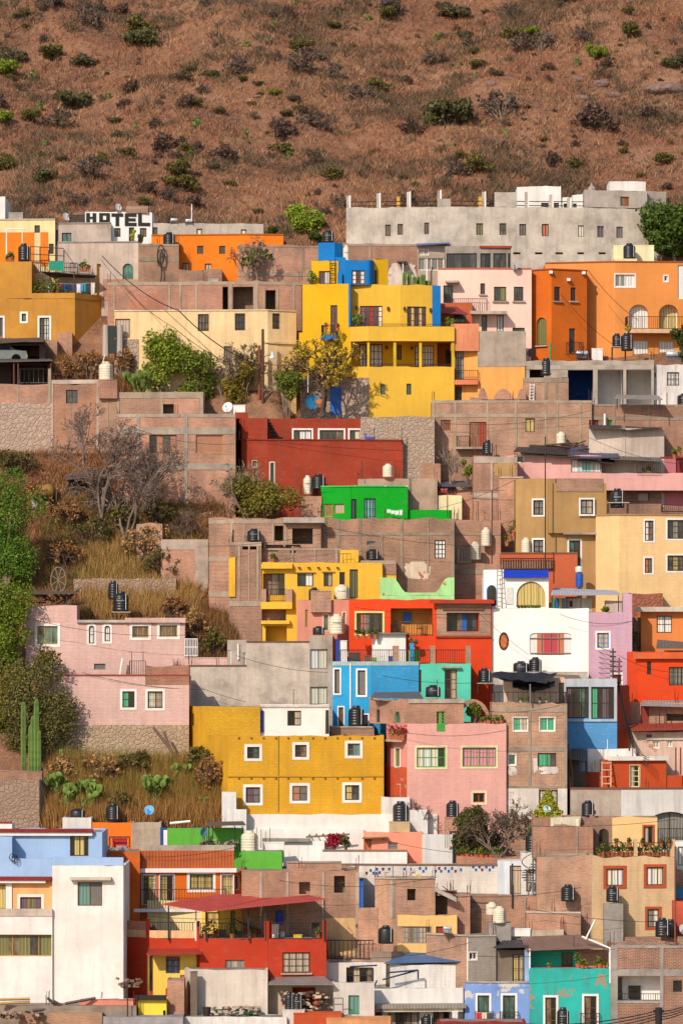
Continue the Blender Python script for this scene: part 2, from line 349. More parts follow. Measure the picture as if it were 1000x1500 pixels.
def opening(root,wd,pt,u0,u1,z0,z1):
    """the window, door or open room behind an opening of a wall"""
    if wd['kind']=='hole':
        m=MB();d=wd['depth'];e=.02;r=.2
        a,b,c_,d_=u0-.3,u1+.3,z0-.02,z1+.25
        m.quad([pt(a,c_,-d),pt(b,c_,-d),pt(b,d_,-d),pt(a,d_,-d)])
        m.quad([pt(a,c_,-r),pt(a,c_,-d),pt(a,d_,-d),pt(a,d_,-r)]);m.quad([pt(b,c_,-d),pt(b,c_,-r),pt(b,d_,-r),pt(b,d_,-d)])
        m.quad([pt(a,d_,-d),pt(b,d_,-d),pt(b,d_,-r),pt(a,d_,-r)]);m.quad([pt(a,c_,-r),pt(b,c_,-r),pt(b,c_,-d),pt(a,c_,-d)])
        return m.build('room',wd.get('rm')or brickm('8d6a58',worn=.5),root)
    rec,ft=wd['rec'],wd['ft'];m=MB();wi=-rec+.05;wo=-rec
    ol=outline(wd['shape'],u0,u1,z0,z1);cu,cz=(u0+u1)/2,(z0+z1)/2
    il=[]
    for (u,z)in ol:
        fu=max(1e-3,1-ft*2/(u1-u0));fz=max(1e-3,1-ft*2/(z1-z0));il.append((cu+(u-cu)*fu,cz+(z-cz)*fz))
    n=len(ol)
    for k in range(n):
        p,q,p2,q2=ol[k],ol[(k+1)% n],il[k],il[(k+1)% n]
        m.quad([pt(*p,wi),pt(*q,wi),pt(*q2,wi),pt(*p2,wi)]);m.quad([pt(*p2,wi),pt(*q2,wi),pt(*q2,wo),pt(*p2,wo)])
    def bar(ua,ub,za,zb,w0=wo,w1=wi-.004):
        x=[(ua,za),(ub,za),(ub,zb),(ua,zb)]
        m.quad([pt(*p,w1)for p in x])
        for k in range(4):p,q=x[k],x[(k+1)% 4];m.quad([pt(*q,w1),pt(*p,w1),pt(*p,w0),pt(*q,w0)])
    W_,H_=u1-u0,z1-z0;hb=ft*.38
    for k in range(1,wd['nx']):c=u0+W_*k/wd['nx'];bar(c-hb,c+hb,z0+ft*.9,z1-ft*.9)
    for k in range(1,wd['ny']):c=z0+H_*k/wd['ny'];bar(u0+ft*.9,u1-ft*.9,c-hb*.8,c+hb*.8,wo,wi-.008)
    fo=m.build(wd['kind'],FR[wd['fr']],root)
    if wd['label']:fo['label']=wd['label']
    ps=wd['pane'];m=MB();mats=[]
    if wd['shape']=='rect':
        for k,ch in enumerate(ps):
            ua,ub=u0+W_*k/len(ps),u0+W_*(k+1)/len(ps);q=[(ua,z0),(ub,z0),(ub,z1),(ua,z1)]
            if PANE[ch]not in mats:mats.append(PANE[ch])
            m.quad([pt(*p,wo+.012)for p in q],q,mats.index(PANE[ch]))
    else:
        mats=[PANE[ps[0]]];m.quad([pt(*p,wo+.012)for p in ol],ol)
    m.build('pane',mats,fo)
    if wd['t']or wd['tm']:
        tw=wd['t']*.041;m=MB();tmat=wd['tm']or WHITE
        if wd['shape']=='rect':
            zb=z0-tw if wd['kind']=='window' else z0
            for a,b,c_,d_ in ((u0-tw,u0,zb,z1+tw),(u1,u1+tw,zb,z1+tw),(u0,u1,z1,z1+tw))+(((u0,u1,zb,z0),)if zb<z0 else ()):
                x=[(a,c_),(b,c_),(b,d_),(a,d_)];m.quad([pt(*p,.03)for p in x],x)
                for k in range(4):p,q=x[k],x[(k+1)% 4];m.quad([pt(*q,.03),pt(*p,.03),pt(*p,-.02),pt(*q,-.02)])
        else:
            O=[(cu+(u-cu)*(1+2*tw/W_),cz+(z-cz)*(1+2*tw/H_))for u,z in ol]
            for k in range(n):
                p,q,p2,q2=O[k],O[(k+1)% n],ol[k],ol[(k+1)% n]
                m.quad([pt(*p,.03),pt(*q,.03),pt(*q2,.03),pt(*p2,.03)]);m.quad([pt(*q,.03),pt(*p,.03),pt(*p,-.02),pt(*q,-.02)])
        m.build('trim',tmat,fo)
    if wd['bars']:
        m=MB();nb=wd['bars']
        for k in range(nb):
            u=u0+W_*(k+.5)/nb;m.tube([pt(u,z0+.02,.02),pt(u,z1-.02,.02)],.012,4)
        for zz in (z0+H_*.12,z0+H_*.5,z1-H_*.12):m.tube([pt(u0,zz,.02),pt(u1,zz,.02)],.012,4)
        m.build('grille',IRON,fo)
    if wd['sill']:
        m=MB();c=pt(cu,z0-.05,.06);a=Vector(pt(u1+.12,z0-.05,.06))-Vector(c);nrm=Vector(pt(cu,z0,1))-Vector(pt(cu,z0,0))
        m.box(c,a,nrm*.1,(0,0,.045));m.build('sill',wd['sill']if not isinstance(wd['sill'],int)else CON,fo)
    if wd['hood']:
        m=MB();c=pt(cu,z1+.16,.12);a=Vector(pt(u1+.22,z1+.16,.12))-Vector(c);nrm=Vector(pt(cu,z0,1))-Vector(pt(cu,z0,0))
        m.box(c,a,nrm*.16,(0,0,.06));m.build('lintel',CON,fo)
    return fo
def vol(root,pts,top,bot,mat,Y,back=7.0,wins=(),par=.3,roof=None,name='wall',cap=None,capname='coping',drop=3.8,th=.16):
    """one block of a building: walls with openings, parapet and flat roof"""
    fa=Fac(pts,Y);z1=fa.zr(top);z0=fa.zr(bot)-drop
    mats=mat if isinstance(mat,(list,tuple))else [mat]
    XY=list(fa.XY);Yb=max(fa.Yd)+back
    outer=[(XY[0][0],Yb)]+XY+[(XY[-1][0],Yb)]
    amp=0 if cap else (.12 if mats[0].name[:5]in ('brick','stone')else .05)
    m=MB();uo=0.0;todo=[]
    for i in range(len(outer)-1):
        A,B=outer[i],outer[i+1];ws=[];L=math.hypot(B[0]-A[0],B[1]-A[1])
        if 1<=i<=len(XY)-1:
            for wd in wins:
                if fa.seg((wd['x0']+wd['x1'])/2)==i-1:
                    a,b=fa.xy(wd['x0'],i-1),fa.xy(wd['x1'],i-1);ym=(a[1]+b[1])/2
                    u0,u1=math.hypot(a[0]-A[0],a[1]-A[1]),math.hypot(b[0]-A[0],b[1]-A[1])
                    if (a[0]-A[0])*(B[0]-A[0])+(a[1]-A[1])*(B[1]-A[1])<0:u0=.02
                    u0,u1=max(.02,u0),min(L-.02,u1)
                    za,zb=max(z0+.02,(HZ-wd['y1'])*ym/F),min(z1-.02,(HZ-wd['y0'])*ym/F)
                    if u1-u0>.05 and zb-za>.05:ws.append((wd,u0,u1,za,zb))
        pt=wall_segment(m,A,B,z0,z1,[(u0,u1,za,zb,wd['shape'],wd['rec'])for wd,u0,u1,za,zb in ws],uo,min(i-1,len(mats)-1)if i>0 else 0,amp)
        todo+=[(wd,pt,u0,u1,za,zb)for wd,u0,u1,za,zb in ws];uo+=L
    A,B=outer[-1],outer[0];wall_segment(m,A,B,z0,z1,[],uo,0,amp)
    par=min(par,(z1-z0)*.5)
    inner=offs(outer,-th);zr=z1-par;n=len(outer)
    for i in range(n-1):
        K=max(1,int(math.hypot(outer[i+1][0]-outer[i][0],outer[i+1][1]-outer[i][1])/.8))if amp else 1
        for k in range(K):
            o1,o2,i1,i2=[tuple(a[j]+(b[j]-a[j])*t for j in (0,1))for a,b in ((outer[i],outer[i+1]),(inner[i],inner[i+1]))for t in (k/K,(k+1)/K)];za,zb=z1+wob(*o1,amp),z1+wob(*o2,amp)
            m.quad([(*o1,za),(*o2,zb),(*i2,zb),(*i1,za)]);m.quad([(*i1,za),(*i2,zb),(*i2,zr),(*i1,zr)])
    wo=m.build(name,mats,root)
    for t in todo:opening(root,*t)
    m=MB();m.quad([(*p,zr)for p in inner]);m.build('roof',roof or ROOF,root)
    if cap:
        m=MB();m.strip(XY,z1+.002,z1+.09,-.2,.06);m.build(capname,cap,root)
    fa.z0,fa.z1,fa.roof=z0,z1,zr
    return fa
def house(label,pts,top,bot,mat,b=None,wins=(),name='house',cat='house',Y=None,group=None,**kw):
    Y=Y if Y is not None else D(b if b is not None else bot)
    fa=Fac(pts,Y);c=fa.xy((fa.px[0]+fa.px[-1])/2)
    r=thing(name,label,cat,(c[0],c[1],fa.zr(bot)),group)
    if 'back' not in kw:kw['back']=max(2.0,min(8.0,(bot-top)*.055))
    f=vol(r,pts,top,bot,mat,Y,wins=wins,**kw);f.root=r
    ms=mat[0]if isinstance(mat,(list,tuple))else mat
    if cat=='house' and ms.name[:5]in ('brick','concr')and bot-top>35:
        R=random.Random(int(top*7+pts[0][0]))
        for px in (pts[0][0]+2,(pts[0][0]+pts[-1][0])/2,pts[-1][0]-2):
            c=fa.xy(px);m=MB()
            for k in range(4):
                x,y=c[0]+(k % 2)*.16-.08,c[1]+.1+(k//2)*.16;m.tube([(x,y,f.z1-.1),(x+R.uniform(-.05,.05),y,f.z1+R.uniform(.35,.9))],.014,4)
            m.build('rebar',RUST,r)
    return f
def patch(fa,mat,a,b,top,bot,root):
    R=random.Random(int(a*3+top));m=MB();n=30;cx,cy=(a+b)/2,(top+bot)/2;pts=[];rim=[]
    for k in range(n):
        t=2*math.pi*k/n;e=.55;q=R.uniform(.8,1.08);x=cx+(b-a)/2*q*math.copysign(abs(math.cos(t))**e,math.cos(t));y=cy+(bot-top)/2*q*math.copysign(abs(math.sin(t))**e,math.sin(t))
        x=min(max(x,fa.px[0]+.2),fa.px[-1]-.2);c=fa.xy(x);o=offs([c,fa.xy(x+.1)],.025)[0];pts.append((*o,fa.z(x,y)));rim.append((*c,fa.z(x,y)))
    m.quad(pts)
    for k in range(n):j=(k+1)% n;m.quad([pts[k],pts[j],rim[j],rim[k]])
    return m.build('plaster_patch',mat,root)
def band(fa,name,mat,a,b,top,bot,o0=0.0,o1=.05,root=None):
    if name in ('plaster_patch','grey_render','orange_patch'):return patch(fa,mat,a,b,top,bot,root or fa.root)
    m=MB();m.strip(fa.poly(a,b),fa.zr(bot),fa.zr(top),o0,o1);return m.build(name,mat,root or fa.root)
FCON=concrete('a3907d')
def frame(fa,bands=(),cols=(),bandmat=None,o=.03,a=None,b=None,name='concrete_frame'):
    """concrete beams and columns of a brick wall, one part"""
    m=MB();a=fa.px[0]if a is None else a;b=fa.px[-1]if b is None else b
    for q in bands:
        t,bt=q[:2];aa,bb=(q[2],q[3])if len(q)>2 else (a,b)
        m.strip(fa.poly(aa,bb),fa.zr(bt),fa.zr(t),-.02,o)
    for q in cols:
        x0,x1,t,bt=q;m.strip(fa.poly(x0,x1),fa.zr(bt),fa.zr(t),-.02,o+.012)
    return m.build(name,bandmat or FCON,fa.root)
def slab(fa,name,mat,a,b,top,bot,o=1.0,o0=0.0):return band(fa,name,mat,a,b,top,bot,o0,o)
def rail(fa,a,b,top,bot,o=.9,step=.13,mat=None,root=None,name='railing',ends=True,r=.013):
    m=MB();XY=offs(fa.poly(a,b),o);z0,z1=fa.zr(bot),fa.zr(top)
    path=list(XY)
    if ends and o>.25:
        q=fa.poly(a,b);path=[q[0]]+path+[q[-1]]
    for i in range(len(path)-1):
        p,q=Vector(path[i]),Vector(path[i+1]);L=(q-p).length;n=max(1,int(L/step))
        for k in range(n+1):
            c=p.lerp(q,k/n);m.tube([(c.x,c.y,z0),(c.x,c.y,z1)],r if k % 8 else r*1.6,4,cap=False)
    for z in (z0+.03,z1):
        m.tube([(p[0],p[1],z)for p in path],r*1.5,4)
    return m.build(name,mat or IRON,root or fa.root)
def sheet(root,name,mat,quad,th=.04,over=None):
    """a tilted roof sheet from four (px, py, Y) corners: front left, front right, back right, back left"""
    Q=[P(*q)for q in quad];n=(Q[1]-Q[0]).cross(Q[3]-Q[0]).normalized()*th
    if n.z<0:n=-n
    m=MB();T=[q+n for q in Q]
    uv=[(0,0),((Q[1]-Q[0]).length,0),((Q[1]-Q[0]).length,(Q[2]-Q[1]).length),(0,(Q[3]-Q[0]).length)]
    m.quad(T,uv);m.quad(Q[::-1],uv)
    for i in range(4):j=(i+1)% 4;m.quad([Q[i],Q[j],T[j],T[i]])
    return m.build(name,mat,root)
# ---------------------------------------------------------------- props
def copy_tree(o,parent=None):
    c=o.copy();COL.objects.link(c)
    if parent is not None:c.parent=parent
    for ch in list(o.children):copy_tree(ch,c)
    return c
PLAST={'k':plain('26262a',.38,.8,spec=.5,var=.25),'c':plain('d9cdb4',.5,spec=.4,var=.08),'n':plain('27303f',.4,var=.2),'w':plain('e3ddd2',.5)}
_tank={}
def text_mesh(s,size,ext=.002):
    cu=bpy.data.curves.new('lettering','FONT');cu.body=s;cu.size=size;cu.extrude=ext;cu.align_x='CENTER';cu.align_y='CENTER'
    o=bpy.data.objects.new('lettering',cu);COL.objects.link(o)
    dg=bpy.context.evaluated_depsgraph_get();me=bpy.data.meshes.new_from_object(o.evaluated_get(dg))
    bpy.data.objects.remove(o);return me
def tank_proto(kind):
    """unit tank 1 m wide and 1 m tall"""
    if kind in _tank:return _tank[kind]
    if kind[1]=='t':      # tall ribbed tank with shoulders
        prof=[(0,0),(.47,0),(.49,.03)]
        for k in range(5):
            z=.07+k*.125;prof+=[(.5,z),(.5,z+.095),(.488,z+.103),(.488,z+.117)]
        prof+=[(.5,.7),(.49,.75),(.42,.82),(.3,.875),(.24,.89),(.24,.96),(.22,.98),(0,.985)]
    else:                   # smooth cylinder with domed top
        prof=[(0,0),(.49,0),(.5,.03),(.5,.72),(.485,.76),(.4,.84),(.27,.885),(.23,.89),(.23,.95),(.2,.98),(0,.985)]
    m=MB();m.lathe((0,0,0),prof,24);body=m.build('shell',PLAST[kind[0]]);body.data.polygons.foreach_set('use_smooth',[True]*len(body.data.polygons))


    m=MB();m.tube([(.33,-.42,.1),(.33,-.42,.84)],.018,6);m.tube([(.33,-.42,.84),(.33,-.1,.86)],.018,6)
    pipe=m.build('pipe',FR['w']if kind[0]!='c' else FR['k'])
    me=text_mesh('Rotoplas',.17);me.materials.append(plain('a9adb2',.5)if kind[0]!='c' else plain('3a3a3c',.5))
    for v in me.vertices:   # wrap the lettering round the shell
        a=v.co.x*.9/.5;v.co=(math.sin(a)*(.506+v.co.z),-math.cos(a)*(.506+v.co.z),.55+v.co.y*.7)
    logo=bpy.data.objects.new('logo',me);COL.objects.link(logo)
    for o in (body,pipe,logo):COL.objects.unlink(o)
    _tank[kind]=(body,pipe,logo);return _tank[kind]
TANKG={'k':'black rooftop water tanks','c':'cream rooftop water tanks','n':'black rooftop water tanks','w':'cream rooftop water tanks'}
def tank(x0,y0,x1,y1,Y,label,kind='kt',rot=0,pipe=True):
    r=thing('water_tank',label,'water tank',P((x0+x1)/2,y1,Y),TANKG[kind[0]])
    s=Y/F;wd,h=(x1-x0)*s,(y1-y0)*s
    for i,o in enumerate(tank_proto(kind)):
        if (i==1 and not pipe)or (i==2 and int(x0*7+y0*3)% 5>1):continue
        c=o.copy();COL.objects.link(c);c.parent=r;c.scale=(wd,wd,h)
    r.rotation_euler.z=rot
    m=MB();
    return r
def stand(x0,y0,x1,y1,Y,label,legs=True):
    r=thing('tank_stand',label,'stand',P((x0+x1)/2,y1,Y));s=Y/F;hw=(x1-x0)*s/2;z0,z1=(HZ-y1)*s,(HZ-y0)*s;cx=r.location.x
    m=MB();m.abox(cx-hw,cx+hw,Y-hw,Y+hw,z1-.06,z1);m.build('top',CON,r)
    for sx in (-1,1):
        for sy in (-1,1):
            m=MB();m.tube([(cx+sx*hw*.92,Y+sy*hw*.92,z0),(cx+sx*hw*.92,Y+sy*hw*.92,z1-.06)],.03,5);m.build('leg',IRON,r)
    return r
def dish(px,py,Y,rpx,label,col='d5d0ca',yaw=.5,tilt=.6,pole=14):
    s=Y/F;r=thing('satellite_dish',label,'satellite dish',P(px,py+pole,Y),'satellite dishes on the roofs');R=rpx*s
    c=P(px,py,Y);ax=Matrix.Rotation(yaw,3,'Z')@ Matrix.Rotation(math.pi/2-tilt+.2,3,'X')
    m=MB();prof=[(R*k/6,R*.22*(k/6)**2)for k in range(7)];m.lathe(c,prof,20,ax=ax);m.lathe(c+ax @ Vector((0,0,-.015)),[(q,z)for q,z in prof],20,ax=ax)
    o=m.build('reflector',plain(col,.55),r,smooth=True)
    m=MB();tip=c+ax @ Vector((0,-R*.1,R*1.0));m.tube([c+ax @ Vector((0,-R*.95,R*.2)),tip],.018,5);m.build('feed_arm',IRON,r)
    m=MB();m.tube([tip,tip+ax @ Vector((0,0,-.12))],.045,6);m.build('feed_horn',FR['s'],r)
    m=MB();m.tube([r.location,c+ax @ Vector((0,0,-.05))],.03,6);m.build('mast',IRON,r)
    return r
def heater(px,py,Y,wpx,label,side=1):
    """solar water heater: silver drum over a sloping row of dark tubes"""
    s=Y/F;L=wpx*s;r=thing('solar_water_heater',label,'solar heater',P(px,py,Y),'solar water heaters on the roofs');b=Vector(r.location);R=L*.2
    m=MB();c=b+Vector((0,.3,L*.62));ax=Matrix.Rotation(math.pi/2,3,'Y')
    m.lathe(c-Vector((L*.5,0,0)),[(0,0),(R*.8,.02),(R,.08),(R,L-.08),(R*.8,L-.02),(0,L)],16,ax=ax);m.build('drum',plain('d9dadd',.25,metal=.5),r,smooth=True)
    m=MB()
    for k in range(12):
        x=-L*.45+L*.9*k/11;m.tube([c+Vector((x,0,-R*.6)),b+Vector((x+side*.0,-.9,.1))],.03,5)
    m.build('collector',plain('27324a',.2,coat=.6),r)
    m=MB()
    for x in (-L*.45,L*.45):
        m.tube([b+Vector((x,.3,0)),c+Vector((x,0,-R*.8))],.025,5);m.tube([b+Vector((x,-.95,.0)),b+Vector((x,.3,0))],.02,5);m.tube([b+Vector((x,-.95,.05)),c+Vector((x,0,-R))],.02,5)
    m.build('stand',FR['s'],r)
    return r
def antenna(px,y0,y1,Y,label,n=5,wpx=14,yaw=.4):
    s=Y/F;r=thing('tv_antenna',label,'antenna',P(px,y1,Y),'television antennas on the roofs');b=Vector(r.location);t=P(px,y0,Y)
    m=MB();m.tube([b,t],.02,5);m.build('mast',IRON,r)
    m=MB();L=wpx*s;d=Vector((math.cos(yaw),math.sin(yaw),0));e=Vector((-d.y,d.x,0))
    m.tube([t-d*L*.5,t+d*L*.5],.012,4)
    for k in range(n):
        c=t+d*L*(k/(n-1)-.5);q=L*(.45-.06*k);m.tube([c-e*q,c+e*q],.008,4)
    m.build('aerial',FR['s'],r);return r
def post(px,y0,y1,Y,label,mat=None,r=.05,name='pole',cat='pole',group=None,lean=0):
    b,t=P(px,y1,Y),P(px+lean,y0,Y);m=MB();m.tube([b,t],[r,r*.85],8)
    o=m.build(name,mat or FR['s']);o.location=b
    for v in o.data.vertices:v.co-=b
    return tag(o,label,cat,group)
def wire(pts,label,sag=.4,r=.014,mat=None,name='power_cable',cat='cable',group=None):
    """cable through (px, py, Y) points, sagging between them"""
    m=MB();Q=[P(*p)for p in pts]
    for a,b in zip(Q,Q[1:]):
        n=10;m.tube([a.lerp(b,k/n)-Vector((0,0,sag*4*(k/n)*(1-k/n)))for k in range(n+1)],r,4)
    return tag(m.build(name,mat or FR['k']),label,cat,group)
GARM=['d9d4cc','5a7fb0','b02a34','2a2c38','4f9ab0','e3ded8','88525c','394f7a']
def laundry(x0,x1,y,Y,n,hpx,label,cols=None,sag=.1):
    s=Y/F;a,b=P(x0,y,Y),P(x1,y,Y);r=thing('washing_line',label,'washing line',a)
    m=MB();m.tube([a,(a+b)/2-Vector((0,0,sag)),b],.008,4);m.build('line',FR['w'],r)
    for k in range(n):
        t0,t1=(k+.08)/n,(k+.9)/n;h=hpx*s*random.uniform(.7,1.1);m=MB();N=5
        pa,pb=a.lerp(b,t0),a.lerp(b,t1);sg=[sag*4*t*(1-t)for t in (t0,t1)]
        rows=[]
        for j in range(4):
            rows.append([pa.lerp(pb,i/N)+Vector((0,math.sin(i*2.1+k)*.05*j/3,-sg[0]-h*j/3*(1-.08*math.sin(i*1.7+k))))for i in range(N+1)])
        for j in range(3):
            for i in range(N):m.quad([rows[j+1][i],rows[j+1][i+1],rows[j][i+1],rows[j][i]])
        c=(cols or GARM)[k % len(cols or GARM)]
        m.build('garment',plain(c,.85),r,smooth=True)
    return r
# ---------------------------------------------------------------- vegetation
def leaves(cents,radii,n,size,seed=0,aspect=.6,up=.2,shell=.55):
    """many small leaf faces spread through ellipsoid clumps -> verts, faces"""
    R=np.random.RandomState(seed);cents=np.array(cents,float);radii=np.array(radii,float)
    vol_=radii.prod(1)**(2/3.);pick=R.choice(len(cents),n,p=vol_/vol_.sum())
    d=R.normal(size=(n,3));d/=np.linalg.norm(d,axis=1)[:,None]
    rr=(shell+(1-shell)*R.rand(n))**.7
    rr*=1+.18*np.sin(d[:,0]*5+pick)*np.sin(d[:,2]*6+pick*2)
    pos=cents[pick]+d*rr[:,None]*radii[pick]
    a=R.normal(size=(n,3));a[:,2]+=up;a/=np.linalg.norm(a,axis=1)[:,None]
    b=np.cross(a,d+R.normal(size=(n,3))*.5);b/=np.linalg.norm(b,axis=1)[:,None]+1e-9
    s=size*(.6+.8*R.rand(n))[:,None]
    v=np.stack([pos-a*s,pos+b*s*aspect,pos+a*s,pos-b*s*aspect],1).reshape(-1,3)
    return v
def quads_mesh(name,v,mat,k=4):
    n=len(v)//k;me=bpy.data.meshes.new(name);me.vertices.add(n*k);me.vertices.foreach_set('co',v.astype(np.float32).ravel())
    me.loops.add(n*k);me.loops.foreach_set('vertex_index',np.arange(n*k,dtype=np.int32))
    me.polygons.add(n);me.polygons.foreach_set('loop_start',np.arange(0,n*k,k,dtype=np.int32));me.polygons.foreach_set('loop_total',np.full(n,k,np.int32))
    me.update();me.validate();me.materials.append(mat);return me
def branches(mb,p,d,L,r,depth,R,spread=.6,grav=0.0,tips=None,nseg=3,kids=(2,3),thin=.62):
    pts=[p];rs=[r]
    for i in range(nseg):
        d=(d+Vector(R.normal(size=3))*.14+Vector((0,0,grav))).normalized();p=p+d*L/nseg;pts.append(p);rs.append(r*(1-.4*(i+1)/nseg))
    mb.tube(pts,rs,5 if depth>1 else 3,cap=False)
    if depth<=0:
        if tips is not None:tips.append(p)
        return
    for k in range(R.randint(kids[0],kids[1]+1)):
        q=Vector(R.normal(size=3));q-=q.dot(d)*d;q=q.normalized()if q.length>1e-6 else Vector((1,0,0))
        dd=(d+q*spread*R.uniform(.6,1.3)).normalized();at=pts[R.randint(max(1,nseg-1),nseg+1)]
        branches(mb,at,dd,L*R.uniform(.6,.85),r*thin,depth-1,R,spread,grav,tips,nseg,kids,thin)
BARK=plain('7d6a5a',.95,var=.3);TWIG=plain('8a7666',.95,var=.3);TWIGD=plain('5d4a3e',.95,var=.3)
def leafy(name,label,cat,px,py,Y,wpx,hpx,mat,n=2500,size=.14,seed=0,trunk=True,clumps=9,flat=1.0,group=None,bark=None,base=.25,depth_k=.8):
    """tree or shrub: tapered trunk with limbs and a crown of leaf-sized faces"""
    s=Y/F;W,H=wpx*s,hpx*s;R=np.random.RandomState(seed+5);b=P(px,py,Y);r=thing(name,label,cat,b,group)
    cs,rs=[],[]
    for k in range(clumps):
        a=R.uniform(0,2*math.pi);q=math.sqrt(R.rand())*.34;zz=base+(1-base)*R.uniform(.12,.86)
        kk=1-.55*abs((zz-base)/(1-base)-.45)*1.3
        cs.append((math.cos(a)*q*W*kk,math.sin(a)*q*W*depth_k*kk,H*zz));e=R.uniform(.14,.25)
        rs.append((W*e,W*e*depth_k,min(W*e,H*.24)*flat))
    n=int(n*1.7);size*=.8;v=leaves(cs,rs,n,size,seed,shell=.4)
    v[:,2]=np.maximum(v[:,2],.02)
    obj('crown' if trunk else 'foliage',quads_mesh('crown',v,mat),r)
    m=MB();
    if trunk:
        top=Vector((0,0,H*(base+.1)));m.tube([b-Vector((0,0,.3)),b+top*.5+Vector((W*.02,0,0)),b+top],[H*.035,H*.028,H*.02],7)
        for c in cs[:7]:c=Vector(c);m.tube([b+top*R.uniform(.6,1),b+top*.5+c*.5,b+c],[H*.018,H*.012,H*.005],5)
    else:
        for c in cs[:8]:c=Vector(c);m.tube([b+Vector((c.x*.2,c.y*.2,-.1)),b+Vector((c.x*.5,c.y*.5,c.z*.5)),b+c],[.03,.022,.01],4)
    m.build('trunk' if trunk else 'stems',bark or BARK,r)
    return r
def bare(name,label,cat,px,py,Y,wpx,hpx,mat=None,seed=0,depth=5,stems=1,lean=.3,leafmat=None,nl=0,ls=.08,group=None,r0=None,spread=.6):
    s=Y/F;W,H=wpx*s,hpx*s;R=np.random.RandomState(seed+31);b=P(px,py,Y);r=thing(name,label,cat,b,group);m=MB();tips=[]
    for k in range(stems):
        d=Vector((R.uniform(-lean,lean),R.uniform(-lean,lean),1)).normalized()
        branches(m,Vector((R.uniform(-.1,.1)*stems*.3,R.uniform(-.1,.1)*stems*.3,-.2)),d,H*.34,r0 or H*.02,depth,R,spread,.03,tips,3,(2,3),.74)
    vs=np.array(m.v);mx=vs.max(0);mn=vs.min(0)
    k=Vector((W/(mx[0]-mn[0]),W*.8/max(.01,mx[1]-mn[1]),H/mx[2]));cx=(mx[0]+mn[0])/2
    m.v=[((q[0]-cx*min(1,max(0,q[2]/H*1.5)))*k.x,q[1]*k.y,q[2]*k.z)for q in m.v];tips=[((q.x-cx)*k.x,q.y*k.y,q.z*k.z)for q in tips]
    o=m.build('branches',mat or TWIG);o.parent=r
    if leafmat is not None and tips:
        T=np.array(tips);T=T[R.choice(len(T),min(nl,len(T)*3))]
        v=leaves(T,np.full((len(T),3),.16),nl,ls,seed,shell=.1);obj('foliage',quads_mesh('foliage',v,leafmat),r)
    return r
L_HEDGE=leafm('6f7a30',.5);L_DARK=leafm('4c5826',.5);L_LIME=leafm('93a53a',.4);L_OLIVE=leafm('6b6434',.5);L_GREY=leafm('6f5e52',.45)
L_DRY=leafm('a0754a',.45);L_YEL=leafm('bfa53a',.5);L_VIV=leafm('80902e',.45);L_STRAW=leafm('b08a58',.4);L_PLUM=leafm('665248',.4);L_RED=leafm('a8283a',.4)
CACT=plain('6f8438',.7,var=.3);CACTD=plain('66803c',.7,var=.3)
def pad(mb,c,up,side,h,wd):
    n=up.cross(side).normalized();
    pts=[c+up*h*(.5-.5*math.cos(a))+side*wd*.5*math.sin(a)*(1.0 if a<math.pi else 1)for a in [2*math.pi*k/12 for k in range(12)]]
    for o_ in (.05,-.05):
        mid=c+up*h*.5+n*o_*h*.8;
        for k in range(12):mb.quad([pts[k],pts[(k+1)% 12],mid+(pts[(k+1)% 12]-c-up*h*.5)*.5,mid+(pts[k]-c-up*h*.5)*.5])
        mb.quad([mid+(q-c-up*h*.5)*.5 for q in pts])
def nopal(label,px,py,Y,hpx,seed=0,mat=None,group=None,loc=None,spread=1.0):
    R=np.random.RandomState(seed+77);s=Y/F;H=hpx*s;b=P(px,py,Y)if loc is None else Vector(loc);r=thing('prickly_pear',label,'cactus',b,group);m=MB()
    ph=min(.5,H*.36)
    def grow(c,up,d):
        a=R.uniform(0,2*math.pi);sd=Vector((math.cos(a),math.sin(a),0));sd=(sd-sd.dot(up)*up).normalized();h=ph*R.uniform(.8,1.15)
        pad(m,c,up,sd,h,h*.72)
        if d>0 and c.z-b.z<H:
            for k in range(R.randint(1,4)):
                q=(up*.55+sd*R.uniform(-1,1)*.8+Vector((R.normal()*.3,R.normal()*.3,.45))).normalized();grow(c+up*h*.9+sd*R.uniform(-.3,.3)*h*.7,q,d-1)
    for k in range(max(3,int(4*spread))):grow(b+Vector((R.uniform(-.5,.5)*H*.8*spread,R.uniform(-.4,.4)*H,0)),Vector((R.normal()*.3,R.normal()*.3,1)).normalized(),3)
    m.build('pads',mat or CACT,r);return r
def column_cactus(label,px,y0,y1,Y,rpx=4,group='tall column cacti'):
    s=Y/F;b=P(px,y1,Y);H=(y1-y0)*s;m=MB();n=14;prof=[]
    b0=0;R=rpx*s
    rings=[0,.25,.5,.75,.93,.985,1];rad=[.9,1,1,1,.95,.6,.05]
    for q,k in zip(rings,rad):
        for j in range(n*2):
            a=math.pi*j/n;rr=R*k*(1 if j % 2 else .72);m.v.append((b.x+rr*math.cos(a),b.y+rr*math.sin(a),b.z+H*q))
    N=n*2
    for i in range(len(rings)-1):
        for j in range(N):m.f.append((i*N+j,i*N+(j+1)% N,(i+1)*N+(j+1)% N,(i+1)*N+j));m.mi.append(0);m.u+=[(0,0)]*4
    o=m.build('column_cactus',CACTD);o.location=b
    for v in o.data.vertices:v.co-=b
    return tag(o,label,'cactus',group)
